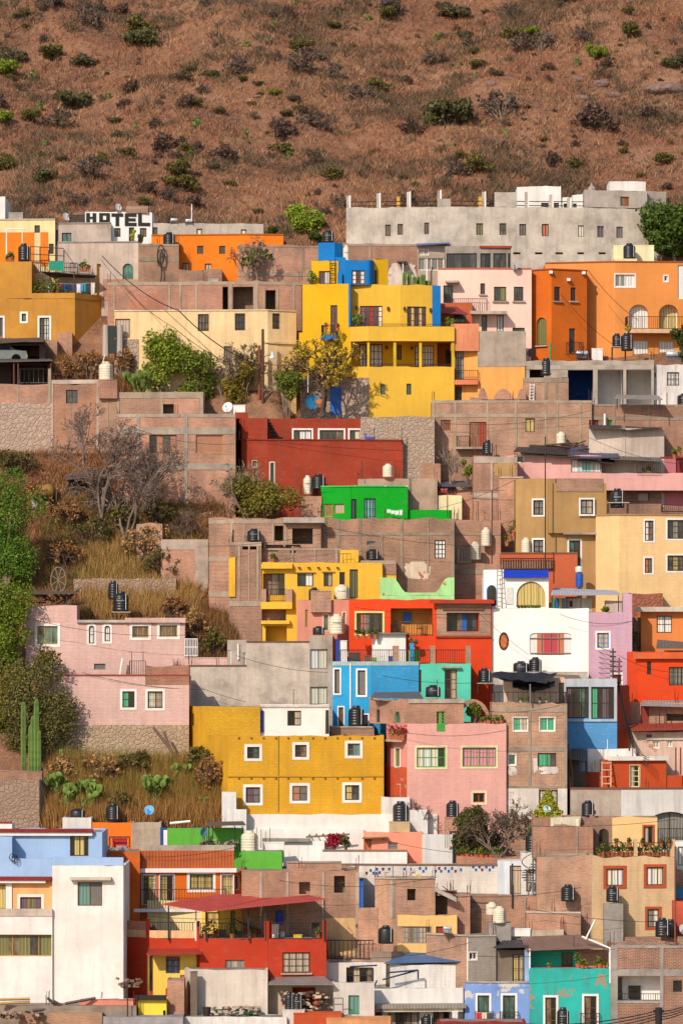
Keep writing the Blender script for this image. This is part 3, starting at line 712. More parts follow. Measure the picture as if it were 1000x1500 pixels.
def pot(px,py,Y,hpx,label,seed=0,pcol='b5653f',lm=None,group='potted plants'):
    s=Y/F;H=hpx*s;b=P(px,py,Y);r=thing('potted_plant',label,'potted plant',b,group);h=min(.32,H*.42)
    m=MB();m.lathe(b,[(0,0),(h*.35,0),(h*.5,h*.85),(h*.56,h*.86),(h*.56,h),(h*.45,h),(0,h*.92)],12);m.build('pot',plain(pcol,.8),r)
    v=leaves([(0,0,h+(H-h)*.5)],[(max(.12,H*.3),max(.12,H*.3),(H-h)*.6)],70,.075,seed,shell=.2);obj('foliage',quads_mesh('foliage',v,lm or L_HEDGE),r)
    return r
def shed(label,quad,mat,posts=(),name='canopy',cat='canopy',pm=None,th=.05):
    """free canopy: a sheet on posts; posts = (px, y_top, y_bottom, Y)"""
    c=P(*quad[0]);r=thing(name,label,cat,c);sheet(r,'roof_sheet',mat,quad,th)
    for px,a,b,Y in posts:
        m=MB();m.tube([P(px,b,Y),P(px,a,Y)],.035,6);m.build('post',pm or IRON,r)
    return r
def block(label,name,cat,x0,y0,x1,y1,Y,dp,mat,group=None,part=None):
    """small masonry block or box with a slightly proud lid course"""
    a,b=P(x0,y1,Y),P(x1,y0,Y);m=MB();m.abox(a.x,b.x,Y,Y+dp,a.z-.3,b.z-.06);m.abox(a.x-.02,b.x+.02,Y-.02,Y+dp+.02,b.z-.06,b.z)
    o=m.build(name,mat);o.location=a
    for v in o.data.vertices:v.co-=a
    return tag(o,label,cat,group)
# ---------------------------------------------------------------- terrain
def prof(Y):
    Y=np.asarray(Y,float)
    py=np.where(Y<336,1500-(Y-268)/.06,366.7-(Y-336)*5.6)
    z=(HZ-py)*Y/F
    z=np.where(Y<336,z-.35,z-.35)
    top=(HZ-(366.7-(430-336)*5.6))*430/F-.35
    z=np.where(Y>430,top+(Y-430)*.33,z)
    z0=(HZ-1500-(268-258)/.06)*258/F-.35
    z=np.where(Y<258,z0-(258-Y)*.25,z)
    return np.maximum(z,-52)
def vnoise(x,y,s,seed):
    R=np.random.RandomState(seed);G=R.rand(128,128);x=np.asarray(x)/s+40;y=np.asarray(y)/s+40
    i,j=np.floor(x).astype(int),np.floor(y).astype(int);fx,fy=x-i,y-j;fx=fx*fx*(3-2*fx);fy=fy*fy*(3-2*fy);q=lambda a,b:G[a % 128,b % 128]
    return (q(i,j)*(1-fx)+q(i+1,j)*fx)*(1-fy)+(q(i,j+1)*(1-fx)+q(i+1,j+1)*fx)*fy-.5
PLOTS=[(-400,335,650,905),(62,325,1105,1212),(78,206,515,590),(-400,70,905,1120),(250,350,880,985),(195,420,560,605)]   # open plots among the houses
def ground(x,y):
    x,y=np.asarray(x,float),np.asarray(y,float);y=np.maximum(y,1.0)
    x=np.asarray(x,float);y=np.asarray(y,float);z=prof(y)
    h=np.clip((y-338)/14,0,1)
    z=z+h*(vnoise(x+.5*y,y,17,1)*3.4+vnoise(x,y,7,2)*1.3+vnoise(x,y,2.6,3)*.5)
    z=z+(1-h)*vnoise(x,y,3,4)*.25
    pl=np.zeros_like(z)
    for x0,x1,p0,p1 in PLOTS:
        px=500+x/y*F;py=1500-(y-268)/.06;e=lambda v,a,b,s:np.clip((v-a)/s+.5,0,1)*np.clip((b-v)/s+.5,0,1);pl=np.maximum(pl,e(px,x0,x1,14)*e(py,p0,p1,12))
    z=z-np.clip((338-y)/2.5,0,1)*2.7*(1-pl)
    gu=np.sin((x+(y-337)*.45+4*vnoise(x,y,11,6))*.42)*1.0+np.sin((x-(y-337)*.3+5*vnoise(x,y,9,8))*.23+1)*1.3
    z=z+h*gu*.5
    # rocky spur running down across the slope
    d=np.abs((x-(-4+(y-372)*-.22)));z=z+h*np.exp(-(d/3.0)**2)*1.2
    return z
def axis(*parts):
    out=[]
    for a,b,s in parts:out+=list(np.arange(a,b,s))
    return np.array(out+[parts[-1][1]])
def terrain():
    xs=axis((-320,-60,13),(-60,-34,2),(-34,34,.5),(34,60,2),(60,320,13));ys=axis((-60,220,20),(220,258,4),(258,420,.6),(420,480,3),(480,700,20))
    X,Y=np.meshgrid(xs,ys);Z=ground(X,Y);v=np.stack([X,Y,Z],-1).reshape(-1,3);nx,ny=len(xs),len(ys)
    i=np.arange(nx-1)[None]+np.arange(ny-1)[:,None]*nx;f=np.stack([i,i+1,i+1+nx,i+nx],-1).reshape(-1)
    me=bpy.data.meshes.new('hillside');me.vertices.add(len(v));me.vertices.foreach_set('co',v.astype(np.float32).ravel());n=len(f)//4
    me.loops.add(n*4);me.loops.foreach_set('vertex_index',f.astype(np.int32));me.polygons.add(n)
    me.polygons.foreach_set('loop_start',np.arange(0,n*4,4,dtype=np.int32));me.polygons.foreach_set('loop_total',np.full(n,4,np.int32));me.polygons.foreach_set('use_smooth',np.ones(n,bool));me.update()
    nt=NT('dry_earth');oc=nt.n('ShaderNodeTexCoord').outputs['Object']
    c=nt.ramp(nt.noise(oc,.16,6,.7),[(.3,alb('7a5848')),(.5,alb('986d55')),(.7,alb('ae866a'))])
    c=nt.mix(nt.ramp(nt.noise(oc,.9,6,.75),[(.45,gy(0)),(.7,gy(.8))]),c,alb('6b5044'))
    c=nt.mix(nt.ramp(nt.noise(oc,2.7,5,.75),[(.5,gy(0)),(.75,gy(.7))]),c,alb('c59a6c'))
    nt.l(c,nt.p.inputs['Base Color']);nt.p.inputs['Roughness'].default_value=1;nt.p.inputs['Specular IOR Level'].default_value=0
    nt.bump(nt.noise(oc,3,8,.75),.25,.9);me.materials.append(nt.m)
    o=obj('hillside',me);o['kind']='structure';return o
terrain()
def on_slope(px,py):
    """hill point seen at a picture position"""
    k=(HZ-py)/F;ys=np.arange(337,470,.1);x=(px-500)/F*ys;z=ground(x,ys);d=z-k*ys
    i=np.argmax(d>0);y=ys[i];return Vector(((px-500)/F*y,y,float(ground([x[i]],[y])[0])))
# dry grass of the open hill: uncountable tufts, one object
def tufts(name,label,X,Y,Z,hmin,hmax,mat,blades=4,wid=.05,seed=0,lean=.4):
    R=np.random.RandomState(seed);n=len(X)*blades;X,Y,Z=(np.repeat(q,blades)for q in (X,Y,Z));X=X+R.normal(size=n)*.14;Y=Y+R.normal(size=n)*.14
    h=R.uniform(hmin,hmax,n);a=R.uniform(0,math.pi,n);dx,dy=np.cos(a)*wid,np.sin(a)*wid;lx,ly=R.normal(size=n)*lean*h,R.normal(size=n)*lean*h
    v=np.stack([np.stack([X-dx,Y-dy,Z-.05],-1),np.stack([X+dx,Y+dy,Z-.05],-1),np.stack([X+lx,Y+ly,Z+h],-1)],1).reshape(-1,3)
    o=obj(name,quads_mesh(name,v,mat,3));o['kind']='stuff';o['label']=label;o['category']='grass';return o
def scatter(n,x0,x1,y0,y1,seed,dens=None):
    R=np.random.RandomState(seed);Y=R.uniform(y0,y1,n);X=R.uniform(x0,x1,n)*Y/340;keep=np.ones(n,bool)
    if dens is not None:keep=R.rand(n)<dens(X,Y)
    X,Y=X[keep],Y[keep];return X,Y,ground(X,Y)
L_GRASS=leafm('a87658',.35,trans=.15);L_GRASS2=leafm('ba9470',.3,trans=.15);L_GRASS3=leafm('7e6453',.35,trans=.15)
X,Y,Z=scatter(52000,-30,30,337,422,5,lambda x,y:.2+1.1*(vnoise(x,y,4,9)+.5));tufts('dry_grass','rust coloured dry grass covering the open hill',X,Y,Z,.12,.42,L_GRASS,4,.035,1,.7)
X,Y,Z=scatter(15000,-30,30,337,422,6,lambda x,y:np.clip(2.2*(vnoise(x,y,5,19)+.15),0,1));tufts('straw_grass','pale straw grass in patches over the open hill',X,Y,Z,.2,.6,L_GRASS2,4,.03,2,.6)
X,Y,Z=scatter(26000,-30,30,337,422,7,lambda x,y:np.clip(2.4*(vnoise(x,y,3,29)+.05),0,1));tufts('brown_scrub_grass','low grey brown scrub between the bushes of the hill',X,Y,Z,.15,.55,L_GRASS3,4,.045,3,.8)
X,Y,Z=scatter(3800,-30,30,338,420,17,lambda x,y:np.clip(.25+2.2*vnoise(x,y,8,39),0,1));RS_=np.random.RandomState(4);kk=RS_.uniform(.2,.75,len(X));rep=26
X=np.repeat(X,rep)+RS_.normal(size=len(X)*rep)*np.repeat(kk,rep);Y=np.repeat(Y,rep)+RS_.normal(size=len(Y)*rep)*np.repeat(kk,rep)
tufts('low_scrub','dull olive and grey low scrub blending into the dry hill',X,Y,ground(X,Y),.15,.6,leafm('7b6a54',.5),3,.045,5,.8)
# shrubs: every one its own object
def twig_proto(seed,H,W,mat,leafmat,nl,dep=3):
    R=np.random.RandomState(seed);m=MB();tips=[]
    for k in range(9):
        a=R.uniform(0,6.28);d=Vector((math.cos(a)*R.uniform(.3,1.3),math.sin(a)*R.uniform(.3,1.3),1)).normalized()
        branches(m,Vector((0,0,-.1)),d,H*.5,.035,dep,R,.7,.02,tips,2,(2,3),.65)
    vs=np.array(m.v);mx=np.abs(vs[:,:2]).max();k=W*.5/mx;kz=H/vs[:,2].max()
    m.v=[(q[0]*k,q[1]*k,q[2]*kz)for q in m.v];tips=np.array([(q.x*k,q.y*k,q.z*kz)for q in tips])
    st=m.build('stems',mat)
    v=leaves(tips[R.choice(len(tips),80)],np.full((80,3),.22),nl,.075,seed,shell=.1);fo=obj('foliage',quads_mesh('foliage',v,leafmat))
    return [st,fo]
def bush_proto(seed,W,H,mat,n,size=.09,k=7):
    R=np.random.RandomState(seed);cs,rs=[],[]
    for i in range(k):
        a=R.uniform(0,6.28);q=math.sqrt(R.rand())*.36;cs.append((math.cos(a)*q*W,math.sin(a)*q*W,H*R.uniform(.25,.75)));e=R.uniform(.14,.24);rs.append((W*e,W*e,H*.28))
    m=MB()
    for c in cs:c=Vector(c);m.tube([(0,0,-.1),c*.5+Vector((0,0,-.1)),c],[.05,.03,.01],4)
    return [m.build('stems',TWIGD),obj('foliage',quads_mesh('foliage',np.maximum(leaves(cs,rs,n,size,seed),[-99,-99,.03]),mat))]
KINDS={   # kind: prototypes, word, category
 'twig':([twig_proto(1,1.0,2.4,TWIG,L_GREY,520),twig_proto(2,1.0,2.0,TWIGD,L_PLUM,800),twig_proto(3,1.0,2.0,TWIG,L_GREY,800)],'leafless grey twiggy shrub'),
 'olive':([bush_proto(4,2.0,1.0,L_OLIVE,900),bush_proto(5,2.0,1.0,L_OLIVE,800,.08,9)],'dull olive scrub bush'),
 'dark':([bush_proto(6,2.0,1.0,leafm('60603c',.5),1100,.085),bush_proto(7,2.0,1.0,leafm('685f44',.5),1000,.085,9)],'dark green leafy bush'),
 'lime':([bush_proto(8,2.0,1.4,leafm('7f8c2c',.4),1500,.09)],'bright green leafy bush'),
}
for ps,_ in KINDS.values():
    for pr in ps:
        for o in pr:COL.objects.unlink(o)
def shrub(kind,px,py,wpx,label,group,seed,hk=None):
    b=on_slope(px,py);R=random.Random(seed);pr=KINDS[kind][0][seed % len(KINDS[kind][0])];W=wpx*b.y/F
    r=thing('hill_shrub',label,'bush',b,group);k=W/2.0;r.rotation_euler.z=R.uniform(0,6.28);r.scale=(k,k,k*(hk or R.uniform(.75,1.1)))
    for o in pr:
        c=o.copy();COL.objects.link(c);c.parent=r
    return r
# notable ones first: (kind, px, base py, width, label)
for i,q in enumerate([
 ('dark',668,28,56,'large round dark green bush at the top edge of the hill'),('lime',774,54,31,'bright green round bush high on the hill beside the dark one'),
 ('lime',874,86,34,'vivid green bush below rocks high on the hill'),('dark',658,188,86,'broad flat topped dark tree like bush alone in mid hill'),
 ('lime',402,141,22,'small bright green bush beside the stone wall stub on the hill'),('dark',205,70,56,'wide dark bush in the upper part of the hill above the hotel'),
 ('dark',124,98,44,'rounded dull green bush on the hill above the white HOTEL block'),('dark',108,160,62,'spreading low dark bush in mid hill above the hotel'),
 ('lime',8,112,46,'yellow green bush at the picture edge of the hill, upper one'),('lime',5,182,36,'yellow green bush at the picture edge of the hill, lower one'),('dark',22,92,50,'dark shaded bush behind the yellow green edge bush'),
 ('dark',982,100,34,'dark bush at the far edge of the hill under rocks'),('olive',846,245,44,'umbrella shaped olive bush above the concrete building'),('olive',288,158,30,'olive bush near the cactus in mid hill'),
 ('dark',322,168,24,'small dark bush just below the olive bush in mid hill'),('twig',440,104,60,'tall bare grey tree shaped shrub standing out on the hill'),('olive',145,240,36,'olive bush directly above the white HOTEL block'),
 ('dark',66,268,40,'dark bush low on the hill above the cream and orange house'),('olive',208,50,60,'brushy olive bush at the top of the hill'),('olive',410,225,40,'olive bush low on the hill above the lime tree'),
 ('dark',264,120,36,'dull dark bush in the middle of the hill slope'),('twig',735,175,80,'wide leafless shrub beside the broad flat topped bush'),('twig',870,190,70,'wide leafless shrub on the rocky side of the hill')]):
    shrub(q[0],q[1],q[2],q[3],q[4],'bushes standing out on the dry hill',i+3)
R_=random.Random(42);pts=[]
GR={'twig':'leafless grey shrubs on the hill','olive':'dull olive bushes on the hill','dark':'dark green bushes on the hill'}
tries=0
while len(pts)<235 and tries<6000:
    tries+=1;px,py=R_.uniform(-10,1010),R_.uniform(4,345)
    if any((px-a)**2+((py-b)*1.8)**2<(c*.45+3)**2 for a,b,c in pts):continue
    if py>318 and not (380<px<520):continue
    wd=R_.choice([9,11,13,16,20,24,30,40,54]);kind=R_.choices(['twig','olive','dark'],[.62,.24,.14])[0]
    if kind=='dark':wd=min(wd,26)
    pts.append((px,py,wd))
    zone='upper slope' if py<120 else 'middle slope' if py<220 else 'foot'
    size='small' if wd<21 else 'medium' if wd<31 else 'large'
    shrub(kind,px,py,wd,'%s %s on the %s of the dry hill' % (size,KINDS[kind][1],zone),GR[kind]+' (%s, %s)' % (size,zone),tries)
def hill_cactus(px,py,h,i):
    b=on_slope(px,py);nopal('small pale green prickly pear among dry grass on the hill',px,py,b.y,h,i,loc=b,group='small prickly pears on the hill',spread=.6)
for i,(px,py,h)in enumerate([(50,118,10),(60,162,9),(160,146,8),(284,190,14),(200,190,8),(66,216,9),(422,232,9),(362,69,8),(402,41,9),(430,8,11),(292,6,9),(362,202,8),(280,230,8),(845,96,9),(640,60,9),(575,10,8),(538,32,8),(696,112,7),(478,64,8),(740,200,8)]):hill_cactus(px,py,h,i)
# outcropping rock on the far side and the stub of a stone wall
def rock(px,py,wpx,hpx,label,seed):
    b=on_slope(px,py);R=np.random.RandomState(seed);k=b.y/F;bm=bmesh.new();bmesh.ops.create_icosphere(bm,subdivisions=3,radius=1)
    for v in bm.verts:
        n=1+.3*float(vnoise([v.co.x*3+seed],[v.co.y*3+v.co.z*2],1,seed)[0]);v.co=Vector((v.co.x*wpx*k*.5*n,v.co.y*wpx*k*.35*n,v.co.z*hpx*k*n))
    me=bpy.data.meshes.new('rock');bm.to_mesh(me);bm.free();me.materials.append(plain('7d655c',.95,var=.4));o=obj('rock',me,loc=b);tag(o,label,'rock','rock outcrops on the hill')
for i,q in enumerate([(975,132,60,10,'broad grey brown rock outcrop at the edge of the hill'),(845,118,22,6,'small dark rock high on the stony side of the hill'),(880,125,26,7,'dark rock between dry shrubs on the stony side'),(900,140,20,6,'low rock under the stony ridge'),(850,145,28,6,'flat rock below the dark rocks on the hill'),(720,125,18,6,'single dark rock in grass right of the broad bush'),(350,130,13,5,'pale stub of an old stone wall on the hill'),(378,142,16,3,'fallen pale stones running down from the wall stub')]):rock(*q,i+1)
# ================================================================= top rows of the town
BR=brickm();BR2=brickm('b5705a',worn=.2);BR3=brickm('a06a56',worn=.4);BRP=brickm('bd8067','b09a86',worn=.5);CONL=concrete('b9ada0');CONG=concrete('9d948c');CONP=concrete('b8a597')
TAN=stucco('cfa56f');CREAM=stucco('eecb98',var=.1,streak=.3)
# --- far edge white block, cream and orange house
house('narrow white block cut by the picture edge under the dry hill',[(-70,0),(8,0)],288,330,WHITE,b=352,back=5,name='house')
f=house('cream house with an orange lower storey beside the grey house',[(-60,.5),(81,0)],322,383,[stucco('f3d8a0')],b=372,wins=[w(51,330,59,341,'n','d',1),w(72,357,79,372,'n','k',1),w(4,346,12,356,'n','d',1)],back=5,cap=stucco('c9b79f'))
band(f,'orange_storey',stucco('ee7f1c',var=.1),-59,50.5,340,390,0,.03);band(f,'orange_storey',stucco('ee7f1c',var=.1),59.6,71,340,390,0,.03)
block('grey concrete block standing on the cream house roof','masonry_block','block',13,311,34,325,D(366),1.6,CONG)
# --- HOTEL
f=house('white hotel block with large black HOTEL lettering',[(125,0),(223,.6)],310,360,stucco('f2eee8',var=.05,streak=.12),b=362,cat='hotel',name='hotel',wins=[w(168,334,177,347,'n','m',2),w(205,334,215,347,'n','m',2),w(189,333,197,356,'n','d',1)],back=5,par=.3)
def letters(fa,spec,y0,y1,mat,root):
    H=y1-y0;t=H*.26
    for ch,a,b in spec:
        m=MB();W_=b-a;q=5.2
        R_={'H':[(0,0,q,H),(W_-q,0,W_,H),(q,H*.4,W_-q,H*.62)],'O':[(0,0,q,H),(W_-q,0,W_,H),(q,0,W_-q,t),(q,H-t,W_-q,H)],
             'T':[(0,0,W_,t),(W_/2-q/2,t,W_/2+q/2,H)],'E':[(0,0,q,H),(q,0,W_,t),(q,H*.38,W_*.92,H*.62),(q,H-t,W_,H)],'L':[(0,0,q,H),(q,H-t,W_,H)]}[ch]
        for x0,ya,x1,yb in R_:m.strip([fa.xy(a+x0),fa.xy(a+x1)],fa.z(a,y0+yb),fa.z(a,y0+ya),-.02,.05)
        m.build('lettering',mat,root)
letters(f,[('H',126.5,141),('O',145.5,161)],312,325.5,plain('2a2826',.8),f.root);letters(f,[('T',163.5,180.5),('E',183,200),('L',202.5,220)],312.5,331,plain('2a2826',.8),f.root)
leafy('cypress','narrow yellow green cypress against the white hotel wall','tree',195,362,D(375),11,30,leafm('c5c92e',.3),700,.09,3,clumps=6,base=.05)
leafy('small_tree','small dark green tree beside the yellow green cypress','tree',204,362,D(374),14,22,L_DARK,500,.1,4,clumps=5)
dish(173,304,D(358),6,'pale dish on top of the HOTEL block',yaw=.7,pole=8)
dish(97,318,D(362),6.5,'pale dish behind the grey house left of the HOTEL block',yaw=.7,pole=10)
m=MB();Yt=D(356);a,b=P(185,312,Yt),P(217,312,Yt);h=(b-a).length;R0=13*Yt/F
for k in range(10):
    a0,a1=math.pi*k/10,math.pi*(k+1)/10
    q=lambda x,t:(x,Yt+1.2-math.cos(t)*1.2,a.z+math.sin(t)**.6*R0*.95)
    m.quad([q(a.x,a0),q(b.x,a0),q(b.x,a1),q(a.x,a1)])
for x in (a.x,b.x):m.quad([q(x,math.pi*k/10)for k in range(11)])
tag(m.build('vaulted_roof',brickm('a3705c')),'low red brown vault on top of the hotel','roof vault')
m=MB();Yf=D(361)
for k in range(14):m.tube([P(102+k*1.7,325,Yf),P(102+k*1.7,315,Yf)],.03,4)
for y in (315,318,321,324):m.tube([P(102,y,Yf),P(125,y,Yf)],.03,4)
tag(m.build('slatted_fence',plain('4a4440',.8)),'dark slatted roof fence left of the HOTEL sign','fence')
f=house('low grey plastered house in front of the hotel with a shuttered dark window',[(80,.3),(163,0)],327.5,360,concrete('b9a699'),b=370,wins=[w(91,341,105,358,'k','n',2),w(82,337,86,359,'k','k',1)],back=3,par=.15,cap=CONG)
# --- grey concrete and orange house
f=house('long low grey concrete storey behind the orange house',[(222,0),(386,.5)],327,347,CONL,b=350,wins=[w(224,333,231,345,'n','m',1),w(288,335,296,345,'n','c',1),w(353,336,361,346,'n','c',1)],back=4,par=.15)
heater(255,328,D(349)+.8,11,'silver solar heater left of the thin pole on the grey storey');heater(277,329,D(349)+.8,11,'silver solar heater beside the thin pole on the grey storey')
post(281,299,330,D(349)+1,'thin white pole between solar heaters on the grey storey',FR['w'],.04)
f=house('bright orange flat roofed house under the long grey storey',[(222,.8),(363,0),(415,.3)],344,402,stucco('ef7e1d',var=.08,streak=.18),b=378,wins=[w(289,360,298,372,'n','d',2),w(321,360,330,372,'n','d',2),w(261,359,264,372,'n','d',1),w(267,385,277,398,'n','l',2),w(300,386,310,398,'n','l',2)],back=3.5,cap=stucco('c4691f'))
tank(239,340,257,359,D(384),'black tank at the left end of the orange house','kt')
# --- plastered house with arched door, brick house with cable coil
f=house('greyish plastered house with a green arched door framed in brick',[(85,.4),(203,0)],355,430,stucco('c9b3a3',var=.14,streak=.5),b=402,wins=[w(180,386,195,409,'G','n',2,shape='arch',kind='door',tm=brickm('a8634a'),t=0)],back=4,cap=CONG)
band(f,'brick_base',brickm('b5735c'),151,203,409,440,0,.03)
f=house('brick house with a concrete belt and a coil of cable on its wall',[(203,0),(262,.4)],357,440,BR,b=403,back=4)
frame(f,[(357,360),(376,383)],[])
m=MB();Yc=D(403)-.1
m.tube([P(236+5*math.sin(t),373+14*math.cos(t),Yc)for t in [2*math.pi*k/20 for k in range(21)]],.05,5);m.tube([P(235+4*math.sin(t),378+12*math.cos(t),Yc-.06)for t in [2*math.pi*k/20 for k in range(21)]],.05,5)
m.tube([P(236,385,Yc),P(237,400,Yc),P(236,412,Yc),P(233,425,Yc)],.05,5)
tag(m.build('cable_coil',IRON),'black coil of cable hanging on the brick house wall','cable')
# --- brick retaining walls
f=house('brick yard wall with a concrete coping right of the orange house',[(348,.8),(387,0),(505,1.2)],359,425,BRP,b=396,back=2.2,name='brick_wall',cat='wall',par=.02)
frame(f,[(359,361.5),(399,404)],[(387,389.5,361,399),(398,400,361,399),(441,445,361,399)])
f=house('brick wall with white plaster patch under the concrete building',[(502,0),(655,.6)],357,425,brickm('b0745c',worn=.45),b=394,back=2,name='brick_wall',cat='wall',par=.02)
frame(f,[(357,360)],[(540,543,360,425)])
band(f,'plaster_patch',stucco('e6d3c6',peel=.5),566,612,386,425,0,.025)
# --- long grey concrete building
GC=concrete('b8aca0',1.0)
f=house('long unfinished grey concrete building with bare posts along its roof',[(507,.8),(643,0),(855,.6),(975,2.2)],303,392,GC,b=378,back=7,par=.25,cat='building',name='concrete_building',wins=[
 w(564,329,572,346,'n','m',2),w(582,328,590,344,'n','m',2),w(621,326,628,343,'n','m',2),w(697,327,707,344,'n','e',2),w(731,327,741,344,'n','m',2),w(760,328,770,345,'n','s',2),w(793,328,803,346,'n','o',2),
 w(846,330,856,347,'s','c',2),w(874,331,884,348,'s','v',2),w(902,332,912,349,'s','s',3)]+[hole(x,369.5,x+11,372.5,.5)for x in (751,783,813,845,876)])
Yg=D(378)
for px,t in ((510,287),(554,283),(598,281),(643,279),(708,281),(771,281),(807,285),(833,290)):
    a=f.xy(px);m=MB();s=a[1]/F;m.abox(a[0]-2.8*s,a[0]+1.2*s,a[1]+.02,a[1]+.45,f.z1-.02,(HZ-t)*s);m.build('post',GC,f.root)
    m=MB();m.abox(a[0]+1.2*s,a[0]+3.4*s,a[1]+.01,a[1]+.44,f.z1-.02,(HZ-t)*s+.03);m.build('painted_edge',WHITE,f.root)
m=MB()
for y in (294,300):m.tube([(q[0],q[1]+.2,f.zr(y))for q in f.poly(510,855)],.03,4)
m.build('roof_rail',IRON,f.root)
band(f,'parapet',GC,643,660,291,303,-.3,.0);band(f,'parapet',GC,724,756,281,303,-.3,.0)
f2=vol(f.root,[(855,.62),(947,1.85)],278,303.2,GC,Yg,back=4,par=.1,drop=0,name='upper_wall',wins=[w(908,288,921,302,'o','m',2)]);f2.root=f.root
f3=vol(f.root,[(945,2.4),(975,2.85)],280,303.3,concrete('aa9e93'),Yg,back=4,par=.1,drop=0,name='upper_wall')
vol(f.root,[(892,2.6),(945,3.2)],265,279,WHITE,Yg,back=3,par=.1,drop=0,name='upper_wall')
vol(f.root,[(757,3),(821,3)],273,304,WHITE,Yg,back=3,par=.1,drop=.4,name='upper_wall',wins=[w(792,297,803,304,'n','d',1),w(807,297,818,304,'n','d',1)])
vol(f.root,[(821,3.2),(833,3.2)],289,304,WHITE,Yg,back=3,par=.1,drop=.4,name='upper_wall',wins=[w(825,298,831,304,'n','d',1)])
vol(f.root,[(838,2.9),(858,2.9)],285,304,WHITE,Yg,back=3,par=.1,drop=.4,name='upper_wall',wins=[w(838.5,298,844,304,'n','d',1)])
for px,c in ((583,'e3a33c'),(703,'e3a33c')):block('yellow and white roof vent on the concrete building, %s' % ('nearer its free end' if px<600 else 'beside its tall parapet'),'roof_vent','vent',px-2.5,288,px+2.5,304,Yg+4,.6,stucco(c))
m=MB();c=P(866,279,Yg+2);m.lathe(c,[(.28,0),(.28,.15),(.1,.35),(.02,.6)],8);tag(m.build('finial',GC),'small pointed finial on the concrete building roof','finial')
# --- tanks and lean-to below it
block('concrete tank plinth in front of the concrete building','plinth','plinth',658,350,680,362,D(398)+1.4,1.4,CONG)
tank(658,326,677,352,D(398)+2,'tall cream tank on a plinth in front of the concrete building','ct')
tank(637,341,655,357,D(398)+2,'black tank right beside the tall cream tank','ks')
f=house('shack of dull glass panels with a blue roof sheet under the black tank',[(611,0),(652,.3)],359,428,stucco('c0ab9a'),b=401,back=2,wins=[w(613,364,628,374,'w','l',2),w(613,378,650,396,'w','z',4)],name='shack',cat='shack')
sheet(f.root,'roof_sheet',sheetm('5a6aa0',ra=.2),[(609,360,D(401)-.4),(657,357,D(401)-.4),(657,355,D(401)+2),(609,357,D(401)+2)])
post(625,379,412,D(408),'white post beside the cactus tubs behind the yellow house',FR['w'],.06)
# --- ochre house with terrace
OC=stucco('c38a38',var=.12,streak=.3);Yo=D(440)
f=house('ochre yellow house with white trimmed windows and a planted roof terrace',[(-60,1),(110,0),(151,2.6)],437,520,OC,b=440,back=5,par=.02,wins=[
 w(-8,408,5,441,'n','v',1,t=3),w(29,407,42,424,'n','s',1,t=3.3),w(29,456,42,474,'n','s',1,t=3.3),w(55,462,76,499,'n','sw',3,3,t=3.3,kind='door',bars=5),w(-8,462,8,503,'n','d',2,t=3.3,kind='door')])
fu=vol(f.root,[(-60,1.02),(47,.4)],383,437,OC,Yo,back=6,par=.2,drop=0,name='upper_wall');fu.root=f.root
vol(f.root,[(47,4.5),(100,4)],383,437,OC,Yo,back=2,par=.1,drop=0,name='upper_wall')
vol(f.root,[(142,2.2),(151,2.8)],386,437,OC,Yo,back=.5,par=.02,drop=0,name='corner_pier')
vol(f.root,[(100,4.6),(141,4.8)],406,437,stucco('c9b79a'),Yo,back=1,par=.02,drop=0,name='back_wall',wins=[w(118,411,138,435,'w','d',2)])
band(f,'parapet',OC,47,150,429,437,-.15,.03)
rail(f,47,110,383,397,-1.2);rail(f,111,141,385,399,-.5)
sheet(f.root,'terrace_roof',sheetm('3c3836',ra=.2),[(60,398,Yo+.2),(142,404,Yo+1.2),(136,411,Yo+4),(80,409,Yo+4)])
for px,dy in ((62,.3),(109,.2)):m=MB();m.tube([P(px,437,Yo+dy),P(px,398,Yo+dy)],.05,6);m.build('terrace_post',RUST,f.root)
laundry(70,140,414,Yo+1.3,10,19,'line of mixed washing under the dark terrace roof of the ochre house',['e6e0da','2a2c3a','c03038','2c4a7a','27304a','3a4a68','d8d6de','3aa0c0','3a3c50','d4cbb8'])
for k in range(11):
    pot(50+k*3.6,436,Yo+.7+(k % 3)*.4,18+(k*5)% 16,'leafy potted plant crowded in the corner of the ochre house terrace',k,group='plants on the ochre terrace')
for k in range(8):pot(92+k*6,436,Yo+.5+k*.16,7+(k*3)% 4,'small clay pot plant along the ochre terrace edge',30+k,group='clay pots on the ochre terrace edge')
tank(27,356,44,383,Yo+1.6,'black tank on the ochre house roof left of the wire cage','kt')
m=MB();Yk=Yo+1
for px in (45,59,72,94):
    m.tube([P(px,384,Yk),P(px,361 if px<70 else 366,Yk)],.04,5);m.tube([P(px,384,Yk+2),P(px,361 if px<70 else 366,Yk+2)],.04,5)
for y in (361,372,384):m.tube([P(45,y,Yk),P(94,y+3,Yk)],.03,5)
m.tube([P(45,361,Yk),P(45,361,Yk+2)],.03,5);m.tube([P(94,366,Yk),P(94,366,Yk+2)],.03,5)
cg=m.build('roof_cage',RUST);tag(cg,'rusty open cage of bars on the ochre house roof','cage')
m=MB();m.quad([P(72,396,Yo+.5),P(94,397,Yo+.5),P(94,382,Yo+.5),P(72,382,Yo+.5)]);m.quad([P(72,396,Yo+.53),P(94,397,Yo+.53),P(94,382,Yo+.53),P(72,382,Yo+.53)])
tag(m.build('shade_cloth',plain('1f8a70',.8)),'green shade cloth tied to the ochre roof railing','cloth')
for k in range(7):pot(10+k*3.2 if k<4 else 100+k*5,384 if k<4 else 398,Yo+1.4,9+k % 3*4,'straggly potted plant on the upper ochre roof',60+k,group='plants on the upper ochre roof')
